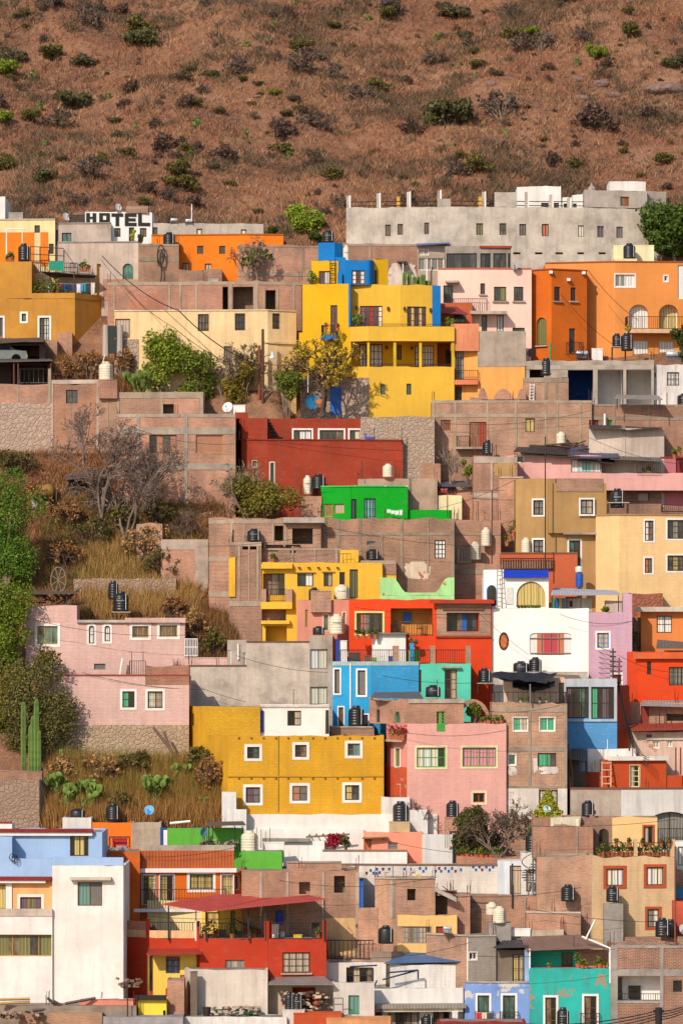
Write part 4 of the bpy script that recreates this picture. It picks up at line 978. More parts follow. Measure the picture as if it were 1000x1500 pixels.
post(10,335,384,Yo+1.5,'white pipe mast on the ochre roof',FR['w'],.05);post(33,338,384,Yo+1.5,'second white pipe mast on the ochre roof beside the tank',FR['w'],.04)
m=MB();m.tube([P(9,335,Yo+1.5),P(40,336,Yo+1.5)],.04,5);tag(m.build('pipe_rail',FR['w']),'white pipe joining the masts on the ochre roof','pipe')
post(145,359,520,Yo+3.4,'dark utility pole behind the ochre house corner',plain('5a4a40',.9),.09,'utility_pole','utility pole')
block('blue meter box on the pole beside the ochre house','meter_box','meter box',151,372,156,404,Yo+3.1,.3,plain('3a5a9a',.6))
# --- brick shell house over the cream house
f=house('unfinished brick house with dark openings above the cream house',[(158,.9),(262,.4),(378,0),(442,.6)],412,462,BR2,b=447,back=4,wins=[hole(326,420,334,456,3),hole(341,420,371,456,1.6),hole(389,425,404,454,2)],roof=CON)
frame(f,[(412,417)],[(166,169,417,462),(247,250,417,462),(263,266,417,462),(286,289,417,462),(335,340,417,462),(371,378,417,462),(385,388,421,462),(405,408,421,462),(429,432,417,462)])
band(f,'orange_patch',stucco('ae7660',peel=.3),188,245,430,462,0,.02)
block('pale bench of concrete on the brick shell roof','concrete_bench','bench',305,408,320,413,D(447)+.6,.5,CONL)
house('small roofless brick enclosure under the orange house',[(262,.6),(325,0)],394,420,BR3,b=420,back=2.5)
# --- cream house
f=house('long cream plastered house with barred windows beneath the brick shell',[(168,.8),(392,0),(434,1.2)],455,590,CREAM,b=560,back=5,wins=[
 w(290,460,306,485,'n','m',3,2,bars=4),w(344,459,359,484,'n','d',3,2,bars=4),w(399,459,410,482,'n','m',3,2,bars=3),w(266,509,279,536,'n','d',2,2),w(328,507,340,531,'n','m',3),w(377,512,385,531,'n','d',1,kind='door'),w(169,467,191,495,'o','l',1,kind='door')],cap=stucco('d9c8a5'))
band(f,'stone_base',stonem('b8a08c'),168,203,496,590,0,.06)
band(f,'ledge',CREAM,385,434,500,503,0,.08)
for px,r0 in ((155,0),(176,0)):post(px,476,522,D(557),'concrete gate pillar beside the dark gate, %s' % ('nearer the ochre house' if px<160 else 'nearer the cream house'),CONL,.22,'gate_pillar','pillar')
g0=thing('gate','tall dark sheet metal gate between concrete pillars','gate',P(165,518,D(557)))
m=MB();a,b=P(158.5,518,D(557)),P(171.5,477,D(557));m.abox(a.x,b.x,a.y,a.y+.05,a.z,b.z)
for k in range(5):q=a.x+(b.x-a.x)*(k+.5)/5;m.abox(q-.02,q+.02,a.y-.03,a.y-.003,a.z+.05,b.z-.05)
m.build('leaf',plain('2c3430',.6),g0)
m=MB();m.abox(b.x-.15,b.x-.1,a.y-.07,a.y-.031,(a.z+b.z)/2,(a.z+b.z)/2+.12);m.build('handle',FR['y'],g0)
# ================================================================= big yellow house and its neighbours
YE=stucco('e2ad18',var=.06,streak=.12);YF=stucco('e2b23e',var=.06,streak=.15);BLU=stucco('1277bd',var=.08,streak=.1);Yy=D(590)
f=house('big yellow house with blue accents and stacked balconies',[(443,1.2),(515,.6),(540,0),(665,.3)],537,612,YF,Y=Yy,back=4,par=.05,wins=[w(557,563,564,578,'n','n',1,t=0),w(595,562,602,578,'n','n',1)],roof=stucco('c9a240'))
r=f.root
band(f,'stone_base',stonem('b39c8a'),440,540,553,625,0,.08)
f_d=w(484,566,500,606,'B','B',1,kind='door')
m=MB();q0,q1=f.xy(484),f.xy(500)
pts=[Vector((*q0,f.zr(607))),Vector((*q1,f.zr(607)))];XY=offs([q0,q1],.1)
m=MB();m.strip([q0,q1],f.zr(607),f.zr(566),.02,.13);dd=m.build('door',plain('1f5fb5',.5),r)
m=MB();c=offs([q0,q1],.16);m.tube([(c[1][0]-.2,c[1][1],f.zr(590)),(c[1][0]-.2,c[1][1],f.zr(586))],.02,5);m.build('handle',FR['y'],dd)
# middle storey: recessed gallery
g1=vol(r,[(443,1.25),(514,.65),(514.01,2.6),(640,2.9),(640.01,3.4)],499,540,YE,Yy,back=2,par=.02,drop=0,name='gallery_wall',wins=[w(526,504,537,537,'r','w',2,3,kind='door'),w(542,504,560,537,'r','w',3,3,kind='door'),w(581,505,588,527,'n','s',1),w(607,506,613,537,'r','w',1,3,kind='door'),w(618,506,635,537,'r','w',4,3,kind='door')])
g2=vol(r,[(640,3.4),(664,3.5)],499,540,stucco('a05a3a'),Yy,back=1.5,par=.02,drop=0,name='gallery_end',wins=[w(652,512,661,534,'n','d',1)])
for a,b in ((537.5,541),(576,580),(613.5,617.5),(661,665)):m=MB();m.strip(f.poly(a,b),f.zr(538),f.zr(498),-.25,-.005);m.build('column',stucco('d3b02c'),r)
rail(f,541,663,533,538,-.12,mat=IRON,ends=False)
# balcony parapet with its floor
m=MB();fb=Fac([(513,.62),(539,-.08),(665,.22)],Yy);fb.root=r
m.strip(fb.XY,fb.zr(499.5),fb.zr(478),-.2,.06);m.build('balcony_parapet',YF,r)
m=MB();q=fb.XY;m.quad([(*q[0],fb.zr(498)),(*q[1],fb.zr(498)),(*q[2],fb.zr(498)),(q[2][0],Yy+3.6,fb.zr(498)),(q[0][0],Yy+3.6,fb.zr(498))]);m.quad([(*q[0],fb.zr(497)),(*q[1],fb.zr(497)),(*q[2],fb.zr(497)),(q[2][0],Yy+3.6,fb.zr(497)),(q[0][0],Yy+3.6,fb.zr(497))]);m.build('balcony_floor',YF,r)
rail(fb,515,664,474.5,478,-.05,ends=False,step=2.0)
# upper storey
u1=vol(r,[(443,1.3),(513.5,.7)],416,500,YE,Yy,back=5,par=.2,drop=0,name='wall',wins=[w(484,447,494,492,'r','d',2,4,kind='door')]);u1.root=r
u2=vol(r,[(513.5,1.6),(586,1.25),(633,1.7)],417,500,YF,Yy,back=4,par=.2,drop=0,name='wall',wins=[w(527,448,560,479,'r','vdRdc',5,4,kind='door'),w(596,449,624,480,'r','dydyd',5,3,kind='door')]);u2.root=r
u3=vol(r,[(632.8,1.2),(645,1.3)],418,480,BLU,Yy,back=1.4,par=.02,drop=0,name='blue_pier')
band(u1,'blue_pier',BLU,510.6,513.6,414,478,-.1,.12);band(u1,'side_wing',YE,437,446,486,560,-1,-.2)
slab(u1,'balcony_slab',BLU,473,496,492,498,.9);rail(u1,474,495,477,492,.8)
for px,py,dd_ in ((522,451,u2),(568,452,u2),(592,452,u2),(630,454,u2),(521,508,g1),(566,509,g1),(603,510,g1),(641,510,g1)):
    c=dd_.xy(px)if px !=641 else g1.xy(638);m=MB();m.abox(c[0]-.07,c[0]+.07,c[1]-.2,c[1]-.02,dd_.z(px,py+2.5),dd_.z(px,py-2.5));m.build('wall_lamp',plain('3c2c22',.6),r)
for px in (477,494):
    c=u1.xy(px);pot(px,485,c[1]-.95,12,'flower pot hung on the small blue balcony, %s of the door' % ('left' if px<485 else 'right'),px,lm=leafm('a86a55'))
nopal('cactus standing on the upper yellow balcony beside the glazed door',519,478,Yy+1.0,16,3,CACTD)
# roof volumes
t1=vol(r,[(456,2.2),(500,2.0)],382,417,YE,Yy,back=3,par=.1,drop=0,name='roof_room',wins=[w(467,397,483,416,'r','dw',4,kind='door')]);t1.root=r
arc=[(494,2.6)]+[(495+10*(1-math.cos(math.pi/2*k/5)),2.2-1.0*math.sin(math.pi/2*k/5))for k in range(6)]+[(538+10*math.sin(math.pi/2*k/5),1.2+1.2*(1-math.cos(math.pi/2*k/5)))for k in range(6)]
t2=vol(r,arc,381,417,BLU,Yy,back=2.4,par=.1,drop=0,name='rounded_room',roof=WHITE,wins=[w(515,396,534,416,'r','wdw',3,3,kind='door')])
t3=vol(r,[(547,2.2),(568,2.6)],379,417,YE,Yy,back=2,par=.1,drop=0,name='roof_room',wins=[w(548,396,552,416,'r','d',1,kind='door')])
t4=vol(r,[(466,4.4),(490,4.0),(502,4.6)],355,384,BLU,Yy,back=2,par=.1,drop=0,name='tank_tower');t4.root=r
vol(r,[(491,3.2),(506,3.2)],377,384,BLU,Yy,back=1,par=.05,drop=0,name='roof_room')
vol(r,[(494.2,1.1),(501,1.0)],400,417,BLU,Yy,back=.5,par=.02,drop=0,name='blue_pier')
m=MB()
for px in (483.5,490.5):m.tube([P(px,416,Yy+1.9),P(px,382,Yy+1.9)],.03,5)
for k in range(5):m.tube([P(483.5,386+k*7.2,Yy+1.9),P(490.5,386+k*7.2,Yy+1.9)],.03,5)
tag(m.build('ladder',plain('4a3018',.8)),'dark ladder leaning on the yellow roof room','ladder')
tank(472,337,489,355,Yy+5.4,'black tank on the blue tower of the yellow house','kt');tank(502,359,512,384,Yy+4.4,'narrow cream tank behind the blue tower','ct')
leafy('shrub','light green shrub on the yellow house roof edge','shrub',455,418,Yy+1.8,17,22,L_LIME,260,.1,8,trunk=False,clumps=5)
for i,(px,t,rr)in enumerate(((592,399,3),(599,397,3),(607,405,3),(613,405,3),(619,402,4),(625,411,5))):column_cactus('green column cactus in the row behind the yellow parapet',px,t,418,Yy+2.6+i % 2*.4,rr,'row of column cacti behind the yellow parapet')
heater(588,388,D(398)+.5,14,'solar heater with blue tubes on the roof behind the yellow house');post(590,386,412,D(402)-.4,'thin white mast carrying the solar heater',FR['w'],.04)
bare('tree','thin tree with yellowing leaves before the yellow house','tree',470,606,Yy-1.6,120,122,TWIGD,5,6,3,.5,L_YEL,4200,.08,r0=.13)
leafy('shrub','green bush at the foot of the yellow house beside the stone base','shrub',422,612,Yy-1.2,60,74,L_HEDGE,1700,.11,9,clumps=8,trunk=False)
bare('bare_shrub','dry twiggy shrub between the cream wall and the yellow house','shrub',418,600,Yy-.4,60,84,TWIG,8,4,5,.5,L_GREY,500,.07)
dish(456,589,Yy-.4,11,'bright blue dish low by the stone base of the yellow house','2f80b5',yaw=.5,tilt=.3,pole=12)
m=MB();c=P(470,597,Yy-.5);m.lathe(c,[(0,0),(.22,0),(.38,.25),(.36,.5),(.25,.55),(0,.5)],14);tag(m.build('clay_jar',plain('b5714c',.85)),'round clay jar beside the blue dish','jar')
post(451,536,575,Yy-1,'thin white pole in front of the yellow house tree',FR['w'],.03)
# --- salmon house right of the yellow one
SAL=stucco('e0825c');APR=stucco('f2a95a',var=.08)
f=house('salmon and apricot house squeezed against the yellow house',[(662,.2),(701,0)],512,590,APR,b=588,Y=Yy+.9,back=3,par=.02,wins=[w(666,513,679,557,'n','z',3,4,kind='door'),w(666,566,676,587,'n','s',3,4,kind='door')])
vol(f.root,[(660,-.5),(701,-.4)],474,514,stucco('e28f68'),Yy+.9,back=2.5,par=.9,drop=0,name='balcony_parapet')
slab(f,'balcony_slab',SAL,664,701,557,564,.7);rail(f,665,700,543,557,.6)
g=vol(f.root,[(630,4),(691,4)],444,500,stucco('c8633c',peel=.2,under='a06a56'),Yy+.9,back=2,par=.1,drop=0,name='upper_wall',wins=[w(664,457,682,473,'n','d',2)])
sheet(f.root,'awning',sheetm('8a3030',ra=.1),[(646,459,Yy+2.6),(686,461,Yy+2.6),(668,450,Yy+4.9),(645,450,Yy+4.9)])
leafy('shrub','bright bush on the balcony beside the blue pier','shrub',656,482,Yy+2,20,18,L_VIV,400,.09,21,trunk=False,clumps=5)
# --- pale pink house with glass penthouse
PK=stucco('f3cbb9',var=.05,streak=.12);Yp=D(500)
f=house('pale pink house with a dark glazed penthouse and red sills',[(641,.4),(702,.1),(778,.3)],394,515,PK,Y=Yp,back=5,par=.2,wins=[
 w(649,418,663,444,'k','d',2,2),w(703,415,710,431,'n','d',1,sill=1),w(723,420,741,441,'n','de',2,sill=1),w(752,420,766,441,'n','d',2,sill=1),w(705,462,713,486,'n','d',1),w(727,461,737,486,'n','w',2,kind='door'),w(750,480,768,486,'n','d',1)],cap=stucco('c9694c'))
slab(f,'balcony_slab',CON,690,740,457,461.5,1.1);rail(f,663,712,438,457,.35);slab(f,'sunshade',CON,653,672,412,415,.9)
pt_=vol(f.root,[(652,2.2),(700,2),(748,2.2)],360,396,concrete('a59a8e'),Yp,back=3,par=.1,drop=0,name='penthouse_wall',wins=[w(653.5,371,698,394,'k','kdkd',4),w(703,371,718,394,'k','dk',2),w(722,371,741,394,'k','d',2),w(743.5,371,747,394,'k','k',1)]);pt_.root=f.root
band(pt_,'red_eave',stucco('a8442c'),702,749,360,363,0,.15);band(pt_,'red_eave',stucco('a8442c'),702,749,394,396.5,0,.12)
dish(754,390,Yp-.1,6,'grey dish on the pink house corner','9a9690',yaw=-.3,pole=8)
# --- orange corner house
OR=stucco('d4691a',var=.1,streak=.2)
f=house('deep orange corner house with an arched olive door',[(778,1.2),(807,0),(859,1.4)],395,524,OR,Y=Yp,back=5,par=.2,wins=[w(811,420,820,441,'n','k',2,sill=1),w(835,421,843,441,'n','k',2,sill=1),w(785,465,800,506,'n','e',1,shape='arch',kind='door',sill=1),w(833,481,842,518,'n','d',1,2,kind='door')],cap=stucco('a8452a'))
rail(f,829,848,501,519,.5)
for px,py in ((806,399),(832,410),(854,400)):
    c=f.xy(px);m=MB();m.abox(c[0]-.12,c[0]+.12,c[1]-.3,c[1]-.02,f.z(px,py+2),f.z(px,py-2));m.build('floodlight',FR['w'],f.root)
# --- big light orange house with arches
LO=stucco('dd8d48',var=.06,streak=.15)
f=house('large light orange house with arched balcony openings and a white window',[(798,2.5),(900,1.2),(1060,1.8)],384,530,LO,Y=Yp+1.2,back=6,par=.2,wins=[
 w(874,400,931,422,'w','zzww',4,t=2),w(970,402,979,414,'w','k',1,t=2),w(992,388,1004,438,'w','w',2),w(920,446,949,483,'w','w',3,2,shape='arch',kind='door',rec=.5),w(964,446,993,483,'w','y',2,1,shape='arch',kind='door',rec=.7),w(926,499,948,530,'c','w',2,kind='door'),w(964,500,986,530,'c','w',2,kind='door')],cap=stucco('a9542d'))
slab(f,'balcony_slab',stucco('e0b58c'),912,1060,483,489,1.2);rail(f,915,1010,465,483,1.1)
block('cream tank room on top of the light orange house','tank_room','block',898,359,957,386,Yp+4.5,2.5,stucco('f4e3b4',var=.05))
tank(912,356,930,379,Yp+3.6,'black tank before the cream tank room','kt');block('low cream step before the cream tank room','plinth','plinth',899,379,932,386,Yp+2.9,1.5,stucco('f4e3b4',var=.05))
for px in (921,932,953):pass
leafy('tree','broad dark green tree rising behind the light orange house','tree',985,400,Yp+8.5,120,100,leafm('52682a',.5),5200,.17,15,clumps=14)
leafy('tree','dark green tree in front of the light orange arches at the edge','tree',1003,545,D(545),62,76,L_DARK,2600,.12,17,clumps=9)
# --- grey and apricot wall, brick scallops
f=house('apricot walled house with a rough grey plaster upper half',[(699,.3),(770,0)],485,600,APR,b=586,Y=Yy+.3,back=4,par=.1)
band(f,'grey_plaster',concrete('a39384'),699,770,485,537,0,.03)
f=house('row of brick scallops topping a low wall under the apricot house',[(688,0),(770,.4)],584,596,BR2,Y=Yy-1.5,back=.4,name='brick_wall',cat='wall',par=.01)
for a,b,t in ((700,713,568),(723,750,569),(757,770,569)):
    m=MB();n=12;c=[(a+(b-a)*k/n,584-(584-t)*math.sin(math.pi*max(.02,min(.98,k/n)))**.6)for k in range(n+1)]
    for y0_,sgn in ((Yy-1.45,1),(Yy-1.15,-1)):m.quad([P(a,585,y0_)]+[P(x,y,y0_)for x,y in c]+[P(b,585,y0_)])
    for (x,y),(x2,y2)in zip(c,c[1:]):m.quad([P(x,y,Yy-1.45),P(x2,y2,Yy-1.45),P(x2,y2,Yy-1.15),P(x,y,Yy-1.15)])
    m.build('scallop',BR2,f.root)
# --- concrete frame under construction
f=house('unfinished concrete frame storey with white and blue infill',[(770,.2),(957,0)],528,610,concrete('b3a596'),b=600,back=5,par=.35,wins=[hole(775,541,796,560,3),dict(hole(831,542,868,592,4),rm=stucco('1f4f9a')),dict(hole(875,542,912,592,3),rm=WHITE),dict(hole(917,542,953,592,3),rm=WHITE)])
frame(f,[(535,541)],[(868,874.5,541,592),(912,916.5,541,592)],concrete('b3a596'))
f=house('square brick tower with a small slit window in front of the concrete frame',[(766,.4),(797,0),(832,.3)],553,640,BR,b=607,back=3,par=.1,wins=[hole(821,586,826,603,1)],name='brick_tower',cat='tower')
frame(f,[(553,560)],[(797,800,560,640),(813,816,560,640)])
tank(790,524,809,550,D(607)+.9,'large black tank on top of the brick tower','kt')
m=MB()
for px in (775,781):m.tube([P(px,588,D(607)-.1),P(px+1,562,D(607)+.2)],.03,5)
for k in range(6):m.tube([P(775+.17*k,586-k*4.4,D(607)-.06),P(781+.17*k,586-k*4.4,D(607)-.06)],.025,5)
tag(m.build('ladder',FR['w']),'pale ladder leaning against the brick tower','ladder')
f=house('white house at the edge behind the brick roofs with a barred window',[(957,.5),(1060,1)],534,620,stucco('e3d9d2'),b=602,back=4,wins=[w(976,545,994,565,'s','w',3,2,bars=5),w(957.5,546,960,553,'n','d',1)])
tank(991,576,1012,594,D(612),'dark tank cut by the edge below the white house','kt');post(976,575,600,D(610),'thin grey pipe beside the edge tank',FR['s'],.04)
tank(896,488,910,508,Yp-1.6,'black tank on a stand under the orange arches, farther one','kt');tank(909,487,926,514,Yp-2,'black tank on a stand under the orange arches, nearer one','kt')
stand(895,508,916,530,Yp-1.5,'thin steel stand under the tanks below the orange arches')
heater(852,528,D(540)+3,18,'white drum solar heater before the deep orange house');heater(987,533,D(540)+2,24,'grey drum solar heater at the picture edge')
block('white roof parapet beside the white solar heater','parapet_wall','wall',866,510,882,527,D(540)+4,.3,WHITE)
dish(778,517,D(530),7,'dark round dish at the corner of the orange house','6a6a70',yaw=-.5,pole=10);post(806,502,527,D(532),'green post before the deep orange house',plain('2f8a5a',.6),.07)
leafy('shrub','round yellow shrub on the terrace above the tanks','shrub',921,488,Yp-.6,14,11,leafm('c9ad3c',.3),260,.08,33,trunk=False,clumps=4)
# ================================================================= brick row right of the yellow house
Yb=D(668)
f=house('long three bay brick house with orange barred windows and a yellow window',[(632,.4),(760,0),(866,.5)],588,690,BR,Y=Yb,back=3.4,par=.3,wins=[w(645,615,660,631,'o','d',5),w(687,618,713,656,'o','mR',7,kind='door'),w(769,613,783,633,'b','y',2,t=0),w(862,615,866,623,'r','R',2),w(645,661,659,683,'o','d',4)])
frame(f,[(586,590),(606,611),(656,659,668,708)],[(633,636,588,690),(665,668,590,690),(712,715,590,656),(753,757,590,656),(797,800,590,656),(814,817,590,656),(848,851,590,656)])
rail(f,669,687,639,656,.5);slab(f,'balcony_slab',CON,667,714,655,658,.7)
f=house('brick house with a small red window and low upper parapets',[(866,0),(955,.4),(1060,.8)],594,690,BRP,Y=Yb+.8,back=3,par=.2,wins=[w(867,615,876,623,'r','R',2),w(889,610,896,623,'g','n',2,2)])
frame(f,[(592,595),(610,615)],[(897,900,594,690),(948,951,594,660)])
post(885,606,624,Yb+.5,'short white vent pipe on the brick house wall',FR['w'],.08)
shed('small patched tin canopy above the pale shed',[(900,584,Yb-.2),(970,586,Yb-.2),(962,580,Yb+1.6),(903,579,Yb+1.6)],sheetm('9a8f86'),[(903,584,600,Yb),(966,585,600,Yb)])
f=house('pale grey block shed with sagging dark roof sheets',[(862,.4),(915,0),(972,.2)],627,680,stucco('c6b3a4',var=.15),Y=Yb-2,back=2.5,par=.02,name='shed',cat='shed')
frame(f,[],[(911,915,627,668)],CONL)
sheet(f.root,'roof_sheet',sheetm('3f3a3a',ra=.3),[(862,628,Yb-2.6),(915,630,Yb-2.6),(908,624,Yb),(862,623,Yb)]);sheet(f.root,'roof_sheet',sheetm('4a4442',ra=.4),[(914,632,Yb-2.5),(972,626,Yb-2.5),(960,627,Yb-.5),(915,625,Yb-.5)])
tank(706,644,721,666,D(672)-1,'black tank beside the brick row on the tan roof','kt');tank(814,632,829,650,D(655)-1.2,'cream tank against the brick wall behind torn tarps','ct')
leafy('shrub','bright green shrub in the gap beside the tan house','shrub',684,705,D(700),24,34,L_VIV,700,.09,41,trunk=False,clumps=6)
bare('bare_shrub','leafless shrub at the foot of the brick row','shrub',660,706,D(702),44,60,TWIG,42,4,4,.5)
# --- stone wall under the yellow house, brick pillar
house('tall rubble stone retaining wall under the yellow house',[(528,.6),(636,0)],610,712,stonem('b09a86'),Y=D(668)-1.5,back=1.6,name='stone_wall',cat='wall',par=.02)
f=house('square brick pier at the foot of the stone wall',[(617,.3),(645,0)],680,712,BRP,Y=D(702),back=1.5,name='brick_pier',cat='pier',par=.02)
# --- red house
RD=stucco('a03d26',var=.13,streak=.3);Yr=D(712)
f=house('dark red house with a walled roof terrace and white trimmed windows',[(343,4.5),(354,.3),(392,0),(590,.8)],645,720,RD,Y=Yr,back=6,par=.45,wins=[w(369,674,377,685,'n','m',1,t=1.2,tm=stucco('c9b79a')),w(394,676,403,714,'n','d',1,t=2,kind='door',tm=stucco('d8cdbb')),w(345,673,352,699,'w','d',1,t=1.2)],cap=stucco('8a3222'))
f2=vol(f.root,[(343.2,4.6),(354.2,.45),(391.5,.15)],612,646,RD,Yr,back=4,par=.1,drop=0,name='upper_wall',wins=[w(346,630,352,650,'w','d',1,t=1.2)])
vol(f.root,[(344,1.8),(362,1.8)],604,613,RD,Yr,back=2,par=.1,drop=0,name='upper_wall')
vol(f.root,[(392,4),(530,4.3)],613,648,RD,Yr,back=2,par=.1,drop=0,name='upper_wall',wins=[w(427,627,459,647,'n','dww',3,t=3),w(465,627,506,647,'n','ddm',3,t=3),w(509,627,530,647,'n','dc',2,t=3)])
m=MB()
for k in range(7):a=P(391+k*2.2,614+k*4.6,Yr+2.2);m.abox(a.x-.2,a.x+.2,Yr+1.6,Yr+2.6,a.z-.1,a.z)
m.tube([P(389,612,Yr+1.6),P(408,645,Yr+1.6)],.05,5);m.build('stairs',plain('4a3530',.8),f.root)
for px in (427,548,588):post(px,626,650,Yr+.4+(.3 if px>500 else 0),'thin rusty rod rising from the red terrace wall',RUST,.025,'rod','rod','rusty rods on the red terrace')
m=MB();a,b=P(534,643,Yr+1),P(549,640,Yr+1);m.abox(a.x,b.x,Yr+.8,Yr+1.4,a.z,b.z);m.abox(a.x,a.x+.1,Yr+.8,Yr+1.4,b.z,b.z+.25);tag(m.build('plastic_bin',plain('2f52b0',.5)),'blue crate on the red terrace wall','crate')
dish(334,597,Yr+3.6,8,'white dish leaning at the corner of the red roof','e6e0da',yaw=-.4,pole=8)
block('white sacks piled at the top of the red house','sacks','sacks',341,593,359,604,Yr+3,.6,WHITE)
# --- concrete yard below, tanks, green house
f=house('low plastered yard wall below the red house',[(524,.4),(640,0)],701,745,concrete('bba08c'),Y=D(735)+.6,back=2.5,par=.1)
tank(560,679,576,699,D(722),'cream tank on the yard wall below the red house','ct');post(530,676,702,D(725),'thin dark rod on the yard wall below the red house',IRON,.025)
f=house('brick plinth house supporting two tanks beside the green house',[(441,.3),(471,0)],727,765,BRP,Y=D(748)+.4,back=3,par=.02)
tank(444,696,457,724,D(745)+1.2,'tall cream tank beside a black tank by the green house','ct');tank(456,694,477,717,D(745)+1.3,'black tank beside the tall cream tank by the green house','kt')
GN=stucco('08a222',var=.06,streak=.1);Yg2=D(752)
f=house('vivid green house with turquoise barred doors',[(470,.8),(513,.5),(514,0),(597,.3)],713,765,GN,Y=Yg2,back=2.6,par=.12,wins=[w(474,738,487,757,'y','m',4),w(489,738,504,752,'y','l',1),w(508,731,522,760,'k','tk',4,kind='door'),w(533,730,550,760,'k','t',4,kind='door',bars=3)],cap=stucco('3fc05a',peel=.5,under='cfd8c8'))
vol(f.root,[(470,.75),(512,.55)],711.5,714,GN,Yg2,back=1,par=.02,drop=.3,name='raised_parapet')
vol(f.root,[(597,.6),(661,.6)],747,765,GN,Yg2,back=.3,par=.02,drop=.5,name='yard_wall')
laundry(566,590,746,Yg2-.4,4,7,'short line of white clothes on the green house wall',['f0eee8','e6e6ea','f2f0ea','e8e4e0'])
f=house('cream shed behind the green yard wall',[(597,.5),(676,0)],726,760,stucco('ecdcae'),Y=Yg2+1.6,back=1.5,par=.05,name='shed',cat='shed',wins=[w(604,734,612,747,'n','m',1),hole(598,728,603,748,.6)])
shed('dark flat roof sheet beside the tan house',[(636,713,Yg2+2.2),(692,713,Yg2+2.2),(688,706,Yg2+4.2),(638,704,Yg2+4.2)],sheetm('5a5a66',ra=.1),[(640,713,724,Yg2+2.3),(690,713,724,Yg2+2.3)])
f=house('low brick room under the dark flat sheet',[(638,.3),(693,0)],718,760,BRP,Y=Yg2+2.6,back=1.6,par=.02,wins=[w(657,720,668,726,'r','p',2)])
post(655,722,758,Yg2+.3,'thin black clothes post at the end of the green wall',IRON,.03)
laundry(645,655,716,Yg2+2,2,7,'red garment hanging under the dark flat sheet',['c22a34','b02838'],.03)
# --- centre-left brick house
Yc2=D(735)
f=house('tall bare brick house with shuttered windows behind the leafless trees',[(172,.5),(200,.1),(265,0),(345,.3)],610,758,brickm('b8775f',worn=.35),Y=Yc2,back=4,par=.35,wins=[w(219,637,259,664,'n','khdh',4,label='window half shuttered in brown'),w(287,637,327,664,'y','h',1)])
frame(f,[(606,611),(626,636,172,345),(679,688)],[(200,205,610,758),(270,275,610,758)],concrete('b5a596'))
f=house('stepped back upper brick storey under the hedge',[(145,.6),(298,0)],575,625,BR,Y=Yc2+4.4,back=4,par=.2,wins=[hole(239,592,255,608,1.2)])
frame(f,[(574,583)],[(172,175,583,625),(236,239,583,625),(293,298,576,625),(157,159,583,625)])
band(f,'coping_base',brickm('c4806a'),255,292,584,610,0,.03)
f=house('small brick house with one dark four pane window',[(76,.4),(145,0)],562,665,brickm('bb7a60',worn=.3),Y=D(650)+1,back=4,par=.02,wins=[w(97,571,114,591,'k','d',2,2)])
frame(f,[(556,562)],[(76,78,556,660),(142,145,556,660)],CONP)
tank(145,529,166,557,Yc2+5.4,'cream tank at the edge of the brick house below the gate','ct')
block('low brick tank base beside the cream tank','plinth','plinth',145,556,172,577,Yc2+4.6,2,BR2);post(60+88,520,540,Yc2+5,'leaning white pipe near the cream tank',FR['w'],.03,lean=6)
house('rubble stone base wall under the tall brick house',[(196,.4),(312,0)],750,812,stonem('b59c88'),Y=Yc2-1,back=1.4,name='stone_wall',cat='wall',par=.02)
# --- sheds with a car at the left edge
Ys=D(590)
f=house('brick yard wall under the car shelter',[(-60,.3),(74,0)],563,600,BRP,Y=Ys,back=1.0,par=.02,name='brick_wall',cat='wall');frame(f,[],[(25,28,563,592),(71,75,540,592)])
house('rough stone and mortar retaining wall under the car shelter',[(-60,.2),(78,-.1)],590,668,stonem('b8a08e',s=3.2),Y=Ys-.5,back=2,name='stone_wall',cat='wall',par=.02)
f=house('low dark shelter with a flat tin roof and wire pens',[(-60,1.5),(77,1.2)],532,566,plain('4a3d36',.9),Y=Ys+1,back=2.4,name='shelter',cat='shelter',par=.02,wins=[hole(-55,534,19,563,2),hole(23,534,70,563,2)])
sheet(f.root,'tin_roof',sheetm('6a5e58'),[(-60,532,Ys+.4),(78,529,Ys+.4),(74,526,Ys+4.5),(-60,526,Ys+4.5)])
rail(f,30,72,541,562,.5,step=.3,mat=FR['s']);
for px in (21,27,75):post(px,531,568,Ys+.6,'rusty shelter post, %s' % {21:'first from the edge',27:'second from the edge',75:'at the brick end'}[px],RUST,.07)
f=house('dark carport with a sloping roof over a parked car',[(-60,2.8),(66,2.6)],503,534,plain('4f423c',.9),Y=Ys+1.2,back=4,name='carport',cat='carport',par=.02,wins=[hole(-55,506,58,530,4)])
sheet(f.root,'tin_roof',sheetm('4a4440'),[(-60,507,Ys+2.4),(67,499,Ys+2.4),(62,495,Ys+8),(-60,499,Ys+8)])
